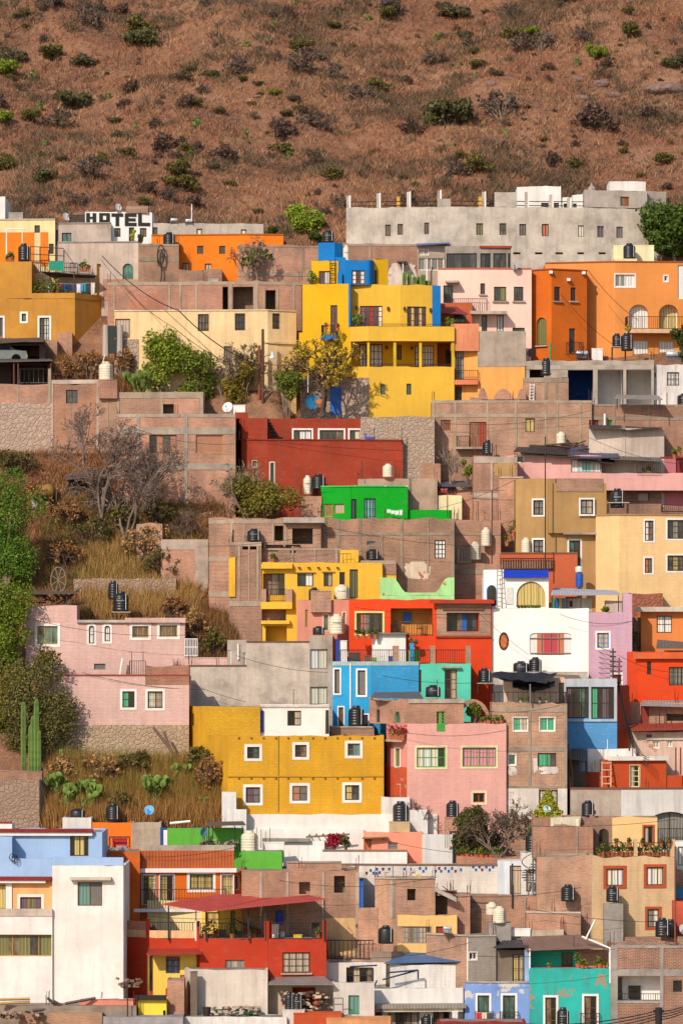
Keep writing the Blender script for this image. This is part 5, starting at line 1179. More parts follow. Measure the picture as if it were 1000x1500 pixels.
def car(px,py,Y,label):
    r=thing('parked_car',label,'car',P(px,py,Y));b=Vector(r.location);m=MB()
    sec=[(-2.1,.3,.55),(-2.0,.3,.8),(-1.4,.25,.95),(-.9,.25,1.42),(.5,.25,1.45),(1.2,.25,.98),(2.0,.3,.85),(2.1,.3,.5)]
    for i in range(len(sec)-1):
        (x0,a0,h0),(x1,a1,h1)=sec[i],sec[i+1];q0=.8-max(0,h0-.95)*.35;q1=.8-max(0,h1-.95)*.35
        A=[(x0,-.82,a0),(x0,-.85,min(h0,.9)),(x0,-q0,h0),(x0,q0,h0),(x0,.85,min(h0,.9)),(x0,.82,a0)];B=[(x1,-.82,a1),(x1,-.85,min(h1,.9)),(x1,-q1,h1),(x1,q1,h1),(x1,.85,min(h1,.9)),(x1,.82,a1)]
        for k in range(5):m.quad([b+Vector(A[k]),b+Vector(B[k]),b+Vector(B[k+1]),b+Vector(A[k+1])])
    m.build('body',plain('aab4be',.25,metal=.4,coat=.6),r)
    for a,c in (((-.85,-1.2),(-.1,-.8)),((.0,-.8),(.55,-.9))):
        m=MB();m.quad([b+Vector((a[0],-.84,.95)),b+Vector((c[0]+.35,-.84,.95)),b+Vector((c[0]+.15,-.72,1.36)),b+Vector((a[0]+.15,-.72,1.36))]);m.build('side_window',PANE['b'],r)
    for x in (-1.3,1.3):
        m=MB();m.lathe(b+Vector((x,-.85,.32)),[(0,-.02),(.2,-.02),(.32,0),(.32,.18),(0,.18)],16,ax=Matrix.Rotation(-math.pi/2,3,'X'));m.build('wheel',plain('1c1c1e',.8),r)
    return r
car(-2,533,Ys+5.0,'silver car parked under the dark carport')
f=house('brick pier beside the ochre house',[(84,.3),(106,0)],487,560,BRP,Y=Ys+7.8,back=2,par=.02,name='brick_pier',cat='pier')
house('dull brick side wall next to the carport',[(64,.6),(84,0)],499,560,BR3,Y=Ys+6,back=2,par=.02,name='brick_wall',cat='wall')
# --- yard with rubbish, concrete mixer
def mixer(px,py,Y):
    r=thing('concrete_mixer','yellow concrete mixer standing in the weedy yard','concrete mixer',P(px,py,Y));b=Vector(r.location);ax=Matrix.Rotation(.5,3,'Y')@ Matrix.Rotation(-.5,3,'X');ye=plain('8f6c34',.7)
    m=MB();m.lathe(b+Vector((0,0,.75)),[(0,-.45),(.3,-.42),(.52,-.1),(.52,.1),(.3,.5),(.27,.5),(.45,.1)],16,ax=ax);m.build('drum',ye,r,smooth=True)
    m=MB();m.box(b+Vector((-.75,0,.65)),(.22,0,0),(0,.25,0),(0,0,.32));m.build('motor_box',ye,r)
    for x in (-.5,.6):
        m=MB();m.tube([b+Vector((x,-.3,0)),b+Vector((x,0,.75)),b+Vector((x,.3,0))],.05,5);m.build('leg',IRON,r)
    m=MB();m.lathe(b+Vector((-.6,-.4,.25)),[(0,-.06),(.25,-.06),(.25,.06),(0,.06)],14,ax=Matrix.Rotation(math.pi/2,3,'X'));m.build('wheel',plain('222222',.8),r)
mixer(70,737,D(738));block('pale sack of cement beside the mixer','sack','sack',47,722,55,740,D(740),.5,plain('b9b4bc',.9));block('stack of loose brick under the mixer drum','brick_stack','bricks',58,735,76,743,D(742),.6,BR)
m=MB();Yd=D(725)
for i,(a,b,c,d_)in enumerate([(84,742,108,690),(90,744,112,700),(86,735,125,712),(95,745,132,706),(100,742,140,722),(88,728,118,694)]):m.tube([P(a,b,Yd+i*.2),P(c,d_,Yd+i*.25)],.06,5)
tag(m.build('timber_pile',plain('6e5a4a',.9)),'heap of weathered planks leaning in the yard','planks')
f=house('collapsed dark wooden hut behind the leafless trees',[(100,.4),(150,0)],700,748,plain('4a3d36',.95),Y=D(738)+.6,back=2,name='hut',cat='hut',par=.02,wins=[hole(112,705,130,730,1.2)])
sheet(f.root,'roof_sheet',sheetm('6b5a50'),[(96,703,D(738)),(152,698,D(738)),(148,690,D(738)+2.5),(100,694,D(738)+2.5)])
# ================================================================= trees and plots among the houses
leafy('hedge_tree','dense green hedge tree above the stepped brick storey, nearest the cream tank','tree',238,578,D(566),96,98,L_VIV,3200,.12,51,clumps=13,base=.08)
leafy('hedge_tree','dense darker green bush beside the bare grey shrub on the brick roof','tree',296,592,D(575),88,78,L_HEDGE,2600,.12,52,clumps=11,base=.05)
leafy('hedge_tree','olive bush with yellow leaves right of the grey shrub','tree',352,594,D(580),78,72,leafm('8a7a2e',.5),1900,.11,53,clumps=9,base=.05)
bare('bare_shrub','tall bare grey shrub in front of the cream house','shrub',330,590,D(577),72,88,TWIG,54,5,5,.5,L_GREY,600,.07)
bare('bare_shrub','slender half bare shrub by the utility poles','shrub',362,585,D(578),46,82,TWIG,55,4,4,.4,L_OLIVE,700,.08)
nopal('broad bright prickly pear on the brick roof edge',208,578,D(578),32,56,CACT)
for k,(px,w_)in enumerate(((100,44),(130,40),(182,26))):bare('dry_bush',['brown dry bush at the foot of the ochre house','brown dry brush before the dark gate','brown dry brush below the stone gate base'][k],'bush',px,562,D(556),w_,44+k*4,TWIG,60+k,4,8,.7,L_DRY,900,.1)
bare('bare_tree','leafless tree with grey twigs beside the orange house','tree',362,412,D(418),60,66,TWIG,65,5,3,.4,L_GREY,300,.07)
bare('tree','thin tree with a few green leaves beside the orange house','tree',376,410,D(416),42,54,TWIG,66,4,2,.3,L_HEDGE,700,.11)
leafy('tree','lone lime green round tree at the foot of the hill','tree',446,352,341.5,66,56,L_LIME,3200,.12,67,clumps=12)
leafy('shrub','dark green round shrub beside the lime tree','shrub',463,358,338.5,34,22,L_DARK,800,.1,68,trunk=False,clumps=7)
leafy('shrub','small dark shrub behind the end of the orange house','shrub',398,350,340,26,18,L_DARK,500,.1,69,trunk=False,clumps=6)
TWIGB=plain('79685c',.95,var=.35)
# two big leafless trees of the weedy plot
bare('bare_tree','tall leafless grey tree, the higher of two in the weedy plot','tree',150,772,D(768),170,182,TWIGB,71,7,2,.25,leafm('75645a',.4),4200,.05,r0=.13,spread=.6)
bare('bare_tree','leafless grey tree with a pale forked trunk in front of the tall brick house','tree',185,792,D(792),186,150,TWIGB,75,7,3,.5,leafm('75645a',.4),5000,.05,r0=.12,spread=.62)
bare('bare_shrub','leafless twigs over the stone base of the tall brick house','shrub',275,790,D(800),60,50,TWIGD,73,4,5,.6)
# big trees at the left edge
for i,(px,py,w_,h_,mt,sd,lb)in enumerate([(8,890,150,215,leafm('668632',.45),81,'tall bright green tree at the edge beside the leafless trees'),(-2,1010,120,175,leafm('788a30',.45),82,'dense yellow green tree at the edge beside the pink house'),
                                      (48,1125,148,165,leafm('746f40',.5),83,'dull olive tree with grey branches beside the column cacti'),(18,1100,90,130,leafm('75702a',.5),84,'olive tree at the edge behind the stone ruin')]):
    leafy('tree',lb,'tree',px,py,D(py)+(1 if i<2 else 2.2),w_,h_,mt,12000,.09,sd,clumps=22,base=.04,depth_k=.35)
leafy('shrub','ragged green shrub against the pink house corner','shrub',62,1000,D(1003),60,50,L_OLIVE,900,.11,85,trunk=False,clumps=8)
leafy('shrub','large olive bush under the red house','shrub',384,772,D(764),134,78,leafm('827a34',.5),3800,.11,87,trunk=False,clumps=14,flat=.9)
bare('bare_shrub','bare twigs rising out of the olive bush under the red house','shrub',360,765,D(760),110,92,TWIG,88,4,6,.7,L_OLIVE,300,.07)
for i,q in enumerate([(35,1028,4),(45,1062,3),(49,1048,4),(54,1023,4),(58,1070,3)]):column_cactus('column cactus in the clump by the stone ruin, %s' % ['tallest at the outside','short thin one','middle thick one','tallest one inside the clump','short one at the inner end'][i],q[0],q[1],1135,D(1130)-i*.15,q[2])
column_cactus('single column cactus beside the prickly pears',90,1097,1128,D(1128),3)
for i,q in enumerate([(78,1172,46),(98,1184,30),(122,1184,44),(144,1180,36),(110,1192,28),(228,1176,46),(242,1172,32),(262,1150,34),(295,1184,18)]):
    nopal(['large prickly pear beside the column cactus','low prickly pear under the large one','bright prickly pear in the middle of the weedy slope','spreading prickly pear at the end of the clump on the weedy slope','small prickly pear at the bottom of the weedy slope','thick prickly pear in front of the pink house wall','prickly pear touching the thick one','prickly pear highest in the weeds near the mustard house','tiny prickly pear near the mustard house corner'][i],q[0],q[1],D(q[1]),q[2]*.78,90+i)
# weeds and dry stalks: uncountable
def weeds(name,label,x0,x1,y0,y1,n,hmin,hmax,mat,seed,wid=.03,lean=.12):
    R=np.random.RandomState(seed);px,py=R.uniform(x0,x1,n),R.uniform(y0,y1,n);Y=D(py);X=(px-500)*Y/F;tufts(name,label,X,Y,ground(X,Y),hmin,hmax,mat,4,wid,seed,lean)
weeds('dry_stalks','tall dry brown stalks on the slope below the pink house',66,330,1118,1205,6000,.5,1.7,leafm('b0854e',.45),1,.02,.2)
weeds('green_weeds','green weeds mixed into the dry stalks below the pink house',85,325,1112,1180,4200,.5,1.6,leafm('85803a',.45),2,.022,.22)
weeds('dry_weeds','brown weeds covering the plot around the leafless trees',-20,330,655,905,11000,.15,.6,leafm('a0744e',.45),3,.03,.5)
weeds('straw_weeds','straw coloured weeds below the leafless trees',120,290,790,900,3400,.4,1.2,leafm('ba965c',.4),4,.02,.25)
weeds('green_weeds','patches of green weeds around the leafless trees',60,290,730,860,2600,.3,.8,leafm('75703a',.4),6,.025,.4)
weeds('dry_weeds','brown weeds on the terrace beside the dark gate',80,205,520,575,1200,.3,1.0,leafm('94683f',.4),5)
weeds('dry_weeds','dry weeds beside the brick stack of the yellow balconied house',250,345,880,1000,1600,.3,.9,leafm('8a6640',.4),7)
for i,q in enumerate([(100,770,60,40,'olive weedy bush below the mixer'),(135,800,70,44,'brown weedy bush below the higher leafless tree'),(215,815,80,50,'brown weedy bush under the forked leafless tree'),(240,845,70,44,'dry bush above the old stone terrace wall'),(95,830,60,40,'dark dry bush beside the tall bright green tree'),(180,770,50,34,'small dry bush at the trunks of the leafless trees'),(285,935,50,44,'dry bush behind the pink house end'),(315,960,46,40,'dry bush in front of the brick stack'),(255,905,40,30,'low green bush on the pink roof yard'),(30,690,70,30,'dry brown bush under the stone retaining wall'),(150,1150,60,44,'weedy bush in the middle of the dry stalk slope'),(200,1140,50,40,'weedy bush high in the dry stalk slope'),(310,1165,46,60,'green weedy bush against the mustard house side'),(180,1190,50,30,'dry bush low in the dry stalk slope'),(90,1145,40,40,'grey bush behind the largest prickly pear'),(290,1130,40,36,'weedy bush under the leaning beams'),(60,740,60,34,'dark dry bush beside the cement sack'),(230,770,60,40,'dry bush between the forked tree and the tall brick house')]):
    bare('dry_bush',q[4],'bush',q[0],q[1],D(q[1]),q[2],q[3],TWIGD,100+i,4,8,.8,[L_DRY,L_OLIVE,L_STRAW,L_OLIVE][i % 4],1100,.09)
# old stone terrace wall and ruins
house('old stone terrace wall across the weedy plot',[(108,.4),(258,0)],848,880,stonem('a58a74'),Y=D(870),back=.8,name='stone_wall',cat='wall',par=.01)
house('broken brick garden wall with a sloping top',[(200,.3),(238,0)],768,830,brickm('b78468'),Y=D(822),back=.5,name='brick_wall',cat='wall',par=.01)
f=house('low grey concrete and brick foundation wall at the end of the weedy plot',[(236,.3),(305,0)],792,900,BRP,Y=D(858),back=1.5,name='foundation_wall',cat='wall',par=.01);frame(f,[(790,805)],[(286,305,800,880)],CONP)
house('ruined stone house wall under the column cacti',[(-60,.6),(58,0),(68,1)],1143,1215,[stonem('a08672'),stonem('a08672'),stonem('a08672')],Y=D(1205)+.4,back=2.5,name='stone_ruin',cat='ruin',par=.02)
house('crumbling brick top of the stone ruin',[(-60,1.2),(40,.9),(62,1.2)],1130,1150,brickm('b07458',worn=.5),Y=D(1205)+.6,back=.6,name='brick_wall',cat='wall',par=.01)
m=MB();Yq=D(1092)
for a,b,c,d_ in ((225,1066,258,1108),(240,1072,256,1112)):m.tube([P(a,b,Yq+.1),P(c,d_,Yq-.6)],.09,6)
tag(m.build('old_beams',plain('6b5546',.9)),'two weathered beams leaning on the stone base of the pink house','beams')
# ================================================================= middle-lower right
TA=stucco('b48d5a',var=.1,streak=.25);CRM=stucco('f2ca90',var=.07,streak=.15,brick=.35)
f=house('tan house with white trimmed windows and a bare brick parapet',[(755,.8),(800,.1),(884,.6)],701,880,TA,b=850,back=5,par=.4,wins=[w(778,730,798,757,'k','z',2,2,t=2.6,bars=5),w(846,729,870,756,'k','zl',2,2,t=2.8),w(778,788,798,812,'k','z',2,2,t=2.6,bars=5),w(830,789,852,835,'k','nd',2,3,t=2.8,kind='door')])
band(f,'overhang',TA,802,886,708,781,.0,.35);
for wd in (w(846,729,870,756,'k','zl',2,2,t=2.8),):
    XY=offs(f.poly(802,886),.36);f_=Fac([(802,0),(886,.5)],D(850)-.2);a,b=Vector((*f_.xy(wd['x0']),0)),Vector((*f_.xy(wd['x1']),0));d=(b-a);L=d.length;d.normalize();n=Vector((d.y,-d.x,0));A=a-d*1
    opening(f.root,wd,lambda u,z,wv=0:(A.x+d.x*u+n.x*(wv+.2),A.y+d.y*u+n.y*(wv+.2),z),1,1+L,f_.z(wd['x0'],wd['y1']),f_.z(wd['x0'],wd['y0']))
band(f,'brick_parapet',BR,813,881,701,720,.352,.40);slab(f,'slab_edge',CON,823,878,780,783,.5)
f=house('brick house with a half plastered tan corner behind the tall mast',[(693,.3),(757,0)],669,800,BRP,b=800,Y=D(800)+2.4,back=4,par=.2);frame(f,[(669,678),(722,729)],[(718,721,678,800)],CONP);band(f,'plaster_patch',TA,722,757,676,700,0,.04)
f=house('brick upper block joined to the tan house',[(730,.3),(766,0)],700,745,BRP,b=812,Y=D(812)+2.0,back=2,par=.05,cap=CONP)
f=house('cream painted brick house with white trimmed barred windows',[(872,1.4),(906,0),(1060,1)],755,890,CRM,b=872,back=6,par=.25,cap=stucco('b08a5a'),wins=[w(941,760,959,795,'n','wm',2,3,t=2.6),w(974,759,1004,792,'n','dzd',3,3,t=2.6),w(941,815,957,842,'n','om',2,2,t=2.6),w(974,811,1004,839,'n','mym',3,3,t=2.6,bars=5)])
stand(889,736,920,752,D(872)+1.2,'rusty stand under the tank on the cream house');tank(893,715,914,744,D(872)+1.2,'large black tank on a rusty stand over the cream house','kt')
# pink strips with messy roofs
PP=stucco('e3a9a0',var=.08,streak=.2);Yk=D(715)
f=house('long pink walled house under a jumble of black roof sheets',[(742,.4),(880,0)],667,725,PP,Y=Yk,back=4,par=.1,wins=[w(753,662,767,678,'w','d',1),w(836,673,888,692,'s','wtw',4)])
f=house('pink low terrace wall beside a shaded porch',[(880,.2),(1060,.6)],693,716,PP,Y=Yk-.6,back=.4,par=.02,drop=.1,name='terrace_wall',cat='wall')
f=house('rose red house with a dark red window at the edge',[(966,.4),(1060,.8)],671,730,stucco('c9757f',var=.08),Y=Yk+.6,back=4,par=.1,wins=[w(989,671,1004,698,'r','R',2)],cap=stucco('9a3a2c'))
f=house('cream shack with a tin roof between pink walls',[(893,.2),(966,.3)],672,700,stucco('e5cba0'),Y=Yk+.9,back=3,par=.02,name='shack',cat='shack',wins=[w(950,680,964,696,'s','l',2)])
f=house('shaded brick porch under the pink terrace',[(884,.4),(1060,.8)],716,760,BR3,Y=Yk+.3,back=3,par=.02,wins=[hole(968,722,1004,742,1.5),w(934,723,950,733,'r','R',3)])
rail(f,968,1004,740,750,.5);slab(f,'porch_slab',CON,884,1060,715,718,1.0)
R9=random.Random(5)
for i,(x0,x1,y0,y1,c)in enumerate([(752,800,662,655,'3a3436'),(770,830,664,652,'2e2a2c'),(800,850,668,656,'4a3c36'),(830,906,672,655,'4a4f6a'),(845,900,676,664,'322e2e'),(893,968,673,664,'6a625c')]):
    shed(['dark sagging roof sheet at the brick end of the pink house','black tarpaulin sheet over the pink house','rusty brown sheet in the middle of the pink house roof','bluish roof sheet over the pink house glazing','black curled sheet hanging under the bluish one','grey corrugated sheet over the cream shack'][i],[(x0,y0,Yk-.5),(x1,y0+R9.uniform(-1,4),Yk-.5),(x1-4,y1+R9.uniform(0,3),Yk+3),(x0+6,y1,Yk+3)],sheetm(c,ra=.3),[],'roof_sheet','roof sheet')
m=MB()
for k in range(9):a=P(R9.uniform(770,850),R9.uniform(650,662),Yk+1.2);m.tube([a,a+Vector((R9.uniform(.6,1.6),R9.uniform(-.3,.3),R9.uniform(-.1,.4)))],.05,4)
tag(m.build('scrap_timber',plain('5c463a',.9)),'loose boards and scrap on the pink house roof','scrap')
post(798,640,835,D(850)-1.2,'very tall thin mast in front of the tan house',IRON,.045,'mast','mast');post(720,717,830,D(850)+.4,'dark antenna mast beside the cream tanks',RUST,.04,'mast','mast')
antenna(720,718,760,D(850)+.2,'wide television antenna on the dark mast',6,44)
for k,(px,y)in enumerate(((943,690),(950,688),(987,664),(994,660))):pot(px,y+8,Yk+.2,14,'tall potted plant by the rose red house, %s' % ['lowest','second lowest','second highest','highest'][k],110+k)
rail(Fac([(932,0),(1000,.1)],Yk-.5),932,966,676,693,0,root=f.root,ends=False)
# small yards left of the tan house
f=house('brick yard rooms with cream tanks behind the white blue banded house',[(665,.4),(733,0)],762,860,BRP,b=850,Y=D(850)+1.6,back=3,par=.05,wins=[w(670,802,690,824,'c','l',1)]);frame(f,[(781,784)],[(662,667,762,860)])
f=house('brick yard wall with pierced brick lattice above the white blue banded house',[(663,.2),(735,0)],826,882,brickm('b5745c',worn=.2),b=862,Y=D(862)+.8,back=1.5,par=.02,name='brick_wall',cat='wall');frame(f,[(834,841)],[(708,712,826,882)])
tank(687,793,704,820,D(850)+.7,'cream tank with a green hose in the brick yard','ct');tank(704,772,719,800,D(850)+1.2,'upper cream tank behind the dark antenna mast','ct');tank(763,787,777,810,D(845),'cream tank beside the barred tan house window','ct')
for k in range(8):pot(742+k*4.5,800-(k*7)% 22,D(840)+.5,16+(k*5)% 14,'tangled climbing pot plant in the brick yard by the tan house',120+k,lm=[L_HEDGE,L_OLIVE][k % 2],group='yard plants by the tan house')
f=house('terracotta red wall house behind the white blue banded house',[(733,.3),(845,0)],811,870,stucco('c0603c',var=.06,streak=.2),b=860,Y=D(860)+.4,back=3,par=.1,cap=stucco('8a5a44'))
rail(f,733,810,818,834,.2,step=.16,r=.02,ends=False);band(f,'lattice_brick',brickm('b06a54'),735,810,822,834,.0,.12)
tank(842,829,853,838,D(862)-.3,'small white tank on a blue drum','ws',pipe=False)
m=MB();c=P(848,860,D(862)-.3);m.lathe(c,[(0,0),(.24,0),(.25,.25),(.26,.27),(.25,.3),(.25,.6),(.26,.62),(.25,.65),(.24,.9),(0,.9)],16);tag(m.build('drum',plain('1f55b0',.5)),'blue drum under the small white tank','drum')
# --- white house with blue band
Yw=D(985);WH=stucco('f4eee6',var=.05,streak=.14)
f=house('white house with red curtained wide window and an oval stained window',[(719,.6),(862,0)],891,990,WH,Y=Yw,back=5,par=.2,wins=[w(775,927,837,961,'w','woRrRow',4,1,shape='round',label='wide window with red and orange curtains'),w(730,926,745,953,'k','k',1,shape='oval',rec=.2,label='oval stained glass window')])
wd_=[c for c in f.root.children if c.name.startswith('window')]
a,b=f.xy(775),f.xy(837)
m=MB();cols=['w','o','r','r','o','w']
for k,c in enumerate(cols):
    p,q=f.xy(776.2+59.6*k/6),f.xy(776.2+59.6*(k+1)/6);yo=.085
    m.quad([(p[0],p[1]+yo,f.zr(959.5)),(q[0],q[1]+yo,f.zr(959.5)),(q[0],q[1]+yo,f.zr(928.5)),(p[0],p[1]+yo,f.zr(928.5))],[(k,0),(k+1,0),(k+1,1.4),(k,1.4)],{'w':0,'o':1,'r':2}[c])
m.build('curtain',[PANE['w'],PANE['o'],PANE['r']],f.root)
m=MB()
for y in (935,957):m.tube([(*f.xy(775.5)[:1],f.xy(775.5)[1]+.02,f.zr(y)),(*f.xy(836.5)[:1],f.xy(836.5)[1]+.02,f.zr(y))],.035,5)
for x in (793,806,818):c=f.xy(x);m.tube([(c[0],c[1]+.02,f.zr(959)),(c[0],c[1]+.02,f.zr(928))],.025,5)
m.build('window_bars',FR['s'],f.root)
c=f.xy(737.5);m=MB();m.lathe((c[0],c[1]+.11,f.zr(939.5)),[(.001,0),(.2,.01),(.21,0)],20,ax=Matrix.Scale(2,3,Vector((0,0,1)))@ Matrix.Rotation(math.pi/2,3,'X'));m.build('stained_centre',plain('c9672a',.4),f.root)
m=MB()
for k in range(8):t=2*math.pi*k/8;m.tube([(c[0]+.21*math.cos(t),c[1]+.12,f.zr(939.5)+.4*math.sin(t)),(c[0]+.3*math.cos(t),c[1]+.12,f.zr(939.5)+.54*math.sin(t))],.018,4)
m.build('leading',plain('6c7a9a',.5),f.root)
fu=vol(f.root,[(708,2.4),(736,1.7),(803,1.6),(803.01,3)],846,892,WH,Yw,back=3,par=.05,drop=0,name='upper_wall',wins=[w(756,852,798,889,'y','y',4,1,shape='arch',kind='window',rec=.15),w(712,857,727,888,'B','k',1,shape='arch',rec=.12)]);fu.root=f.root
slab(fu,'blue_band',stucco('163fb8',var=.04,streak=.05),737,802.9,835,846,.35,-.2)
vol(f.root,[(708,2.5),(738,2.0)],835,846.5,WH,Yw,back=2,par=.05,drop=0,name='upper_wall')
c=fu.xy(746);m=MB();m.abox(c[0]-.2,c[0]+.2,c[1]-.06,c[1]-.01,fu.zr(885),fu.zr(860));m.build('wall_lantern',plain('d8d2c8',.6),f.root)
m=MB()
for px in (728,735):m.tube([P(px,891,Yw+1.1),P(px,826,Yw+1.6)],.028,5)
for k in range(10):m.tube([P(728,888-k*6.4,Yw+1.12+k*.05),P(735,888-k*6.4,Yw+1.12+k*.05)],.022,5)
tag(m.build('ladder',FR['s']),'long grey ladder against the white blue banded upper room','ladder')
for k in range(7):pot(759+k*5,892,Yw+.5,5,'tiny green plant along the white roof under the arched curtain',140+k,group='plants under the arched curtain',pcol='3a5a3a')
# lilac house
LI=stucco('cda3b4',var=.07,streak=.2,brick=.3);Yl=D(1000)
f=house('lilac house with a blue barred window trimmed in white',[(862,.3),(925,0)],897,1015,LI,Y=Yl,back=4,par=.2,wins=[w(871,924,894,952,'B','l',2,3,t=3),w(893,985,912,1005,'n','R',1,t=3)])
vol(f.root,[(912,.8),(925,.4)],868,898,LI,Yl,back=1,par=.02,drop=0,name='corner_wall')
f2=vol(f.root,[(812,3.2),(866,2.4)],876,900,concrete('c0b0a2'),Yl,back=2,par=.05,drop=0,name='yard_wall',wins=[hole(833,880,838,889,.4)]);
vol(f.root,[(886,2.0),(912,1.8)],880,898,stucco('c9b0a6',peel=.4),Yl,back=1,par=.02,drop=0,name='yard_wall')
shed('pale corrugated roof over the yard behind the white house',[(806,872,Yl+1.4),(908,872,Yl+1.2),(902,866,Yl+4),(810,862,Yl+4)],sheetm('b5b4c0',ra=.1),[(808,872,892,Yl+1.5),(850,872,892,Yl+1.5),(905,871,896,Yl+1.3)])
for k in range(5):block('coloured glass block in the row under the pale corrugated roof','glass_block','block',807+k*5.6,876,811.5+k*5.6,892,Yl+2.9,.12,plain(['2a8a5a','2a55a0','b5a04a','3a7a9a','7a4a6a'][k],.2),'coloured blocks under the corrugated roof')
leafy('shrub','low green shrub on the lilac house terrace','shrub',886,899,Yl+.8,16,13,L_VIV,260,.08,150,trunk=False,clumps=4)
house('rounded heap of red earth beneath the cream house wall',[(925,.2),(970,.4)],870,915,stonem('a5654a',s=3),Y=D(905)+.8,back=1,name='earth_bank',cat='bank',par=.01)
# orange houses right
f=house('light orange house with a curtained black framed window',[(938,.6),(1060,0)],896,965,stucco('df8446',var=.07,streak=.2),b=958,back=4,par=.1,wins=[w(961,902,983,927,'k','w',2,2)])
slab(f,'concrete_eave',CONL,931,1060,889,896,.6)
f=house('small dim courtyard wall between lilac and orange houses',[(921,.2),(943,.3)],905,960,BR3,Y=D(958)+1,back=2,name='brick_wall',cat='wall',par=.02);rail(f,922,943,928,950,.4)
leafy('shrub','climbing plant over the railing beside the lilac house','shrub',929,952,D(958)+.3,18,36,L_OLIVE,420,.08,151,trunk=False,clumps=6)
f=house('bright red orange house with a barred white trimmed window',[(918,1.6),(934,0),(1060,.5)],955,1040,stucco('e2491c',var=.06,streak=.12),b=1032,back=4,par=.15,wins=[w(947,969,953,988,'k','d',1),w(979,977,1004,1004,'n','z',4,t=0,tm=None,bars=5)])
slab(f,'orange_eave',stucco('e06a3a'),933,1060,956,965,.3)
shed('dark tin sheet leaning over the red orange house',[(960,950,D(1032)+2.5),(1010,950,D(1032)+2.5),(1010,942,D(1032)+4),(962,938,D(1032)+4)],sheetm('6a625e'),[])
# --- red orange house with loggia
RO=stucco('e2461c',var=.08,streak=.15);Yro=D(985)
f=house('red orange house with an open loggia and a brick framed big window',[(511,.4),(637,.1),(638,0),(720,.4)],878,1000,[RO,RO,RO],Y=Yro,back=5,par=.2,wins=[w(519,895,563,932,'n','koskdk',4,2,t=3,tm=stucco('e6d98a')),dict(hole(572,891,633,931,1.3),rm=stucco('d98f45')),w(654,898,701,925,'k','kkmBkd',3,rec=.5)])
band(f,'brick_facing',BR,639,653.6,881,931,0,.06);band(f,'brick_facing',BR,701.4,718,881,931,0,.06);band(f,'brick_facing',BR,653.6,701.4,881,897.6,0,.06);band(f,'brick_facing',BR,653.6,701.4,925.4,931,0,.06)
slab(f,'eave',stucco('b8412a'),636,722,879,884,.5);band(f,'ledge',stucco('a5402c'),638,719,931,934,0,.12);slab(f,'lintel',plain('6b4a38',.9),648,708,890,894,.14)
rail(f,572,633,914,931,.02,ends=False,step=.16)
c0=f.xy(596);m=MB();m.abox(c0[0]-.25,c0[0]+.25,c0[1]+1.1,c0[1]+1.25,f.zr(911),f.zr(896));m.build('niche',plain('1f5aa0',.5),f.root)
for px in (582,615):
    c=f.xy(px);r=thing('wooden_chair','wooden chair in the loggia, %s' % ('below the picture' if px<600 else 'beside the blue niche'),'chair',(c[0],c[1]+.6,f.zr(931)));b=Vector(r.location)
    m=MB();m.box(b+Vector((0,0,.45)),(.22,0,0),(0,.22,0),(0,0,.025));m.build('seat',FR['b'],r)
    m=MB()
    for k in range(4):m.box(b+Vector((-.18+.12*k,.2,.72)),(.02,0,0),(0,.02,0),(0,0,.26))
    m.build('backrest',FR['b'],r)
    for sx in (-.19,.19):
        for sy in (-.19,.19):m=MB();m.tube([b+Vector((sx,sy,0)),b+Vector((sx,sy,.43))],.022,5);m.build('leg',FR['b'],r)
# mint wall
MI=stucco('a5d68f',var=.08,peel=.25,under='a8624c')
f=house('mint green wall with a hollowed top between brick houses',[(556,.3),(665,0)],872,890,MI,Y=Yro+3.6,back=.4,name='garden_wall',cat='wall',par=.01)
m=MB();n=24;top=[]
for k in range(n+1):
    x=556+109*k/n;e=max(0,min(1,(x-575)/20))*max(0,min(1,(655-x)/18));e=e*e*(3-2*e);top.append((x,846+22*e))
for (x,y),(x2,y2)in zip(top,top[1:]):
    a,b=f.xy(x),f.xy(x2);z,z2=(HZ-y)*a[1]/F,(HZ-y2)*b[1]/F;zb=f.z1-.02
    m.quad([(*a,zb),(*b,zb),(*b,z2),(*a,z)]);m.quad([(a[0],a[1]+.25,zb),(b[0],b[1]+.25,zb),(b[0],b[1]+.25,z2),(a[0],a[1]+.25,z)]);m.quad([(*a,z),(*b,z2),(b[0],b[1]+.25,z2),(a[0],a[1]+.25,z)])
m.build('hollowed_top',MI,f.root)
# --- brick stack house
YS=D(930)
f=house('large brick and concrete grid wall below the green house',[(466,.3),(665,0)],760,900,BR,Y=YS+2.4,back=4,par=.05,wins=[w(537,793,549,799,'s','b',2),w(636,791,652,818,'k','w',3,4,rec=.08)])
frame(f,[(780,784)],[(494,497,760,900),(525,529,760,900),(558,561,782,840),(586,590,760,840),(625,628,760,840),(660,665,760,850)])
band(f,'plaster_patch',stucco('d5bfa6',peel=.45,under='a8624c'),592,630,822,850,0,.02)
f=house('unfinished stacked brick house with gaping openings beside the olive bush',[(306,1.2),(343,.4),(470,.6)],759,945,BR3,Y=YS+1.3,back=5,par=.1,wins=[hole(340,776,346,794,1.5),hole(402,770,415,792,2),hole(428,774,458,797,2)],roof=CON)
frame(f,[(761,767),(816,822,306,336),(866,874,306,336)],[(338,341,767,945),(357,359,767,800),(398,401,767,800),(417,420,767,800)]);slab(f,'roof_slab',CONL,415,475,758,766,.5)
f=house('lower brick and concrete block of the stacked house',[(336,.5),(383,0)],799,945,BR3,Y=YS+.3,back=4,par=.1,wins=[hole(355,800,378,805,1.2)]);frame(f,[(794,800),(880,888)],[(349,352,800,880),(364,366,800,880),(376,379,800,880)])
band(f,'yellow_strip',stucco('ecb030'),336,345.5,816,874,0,.12)
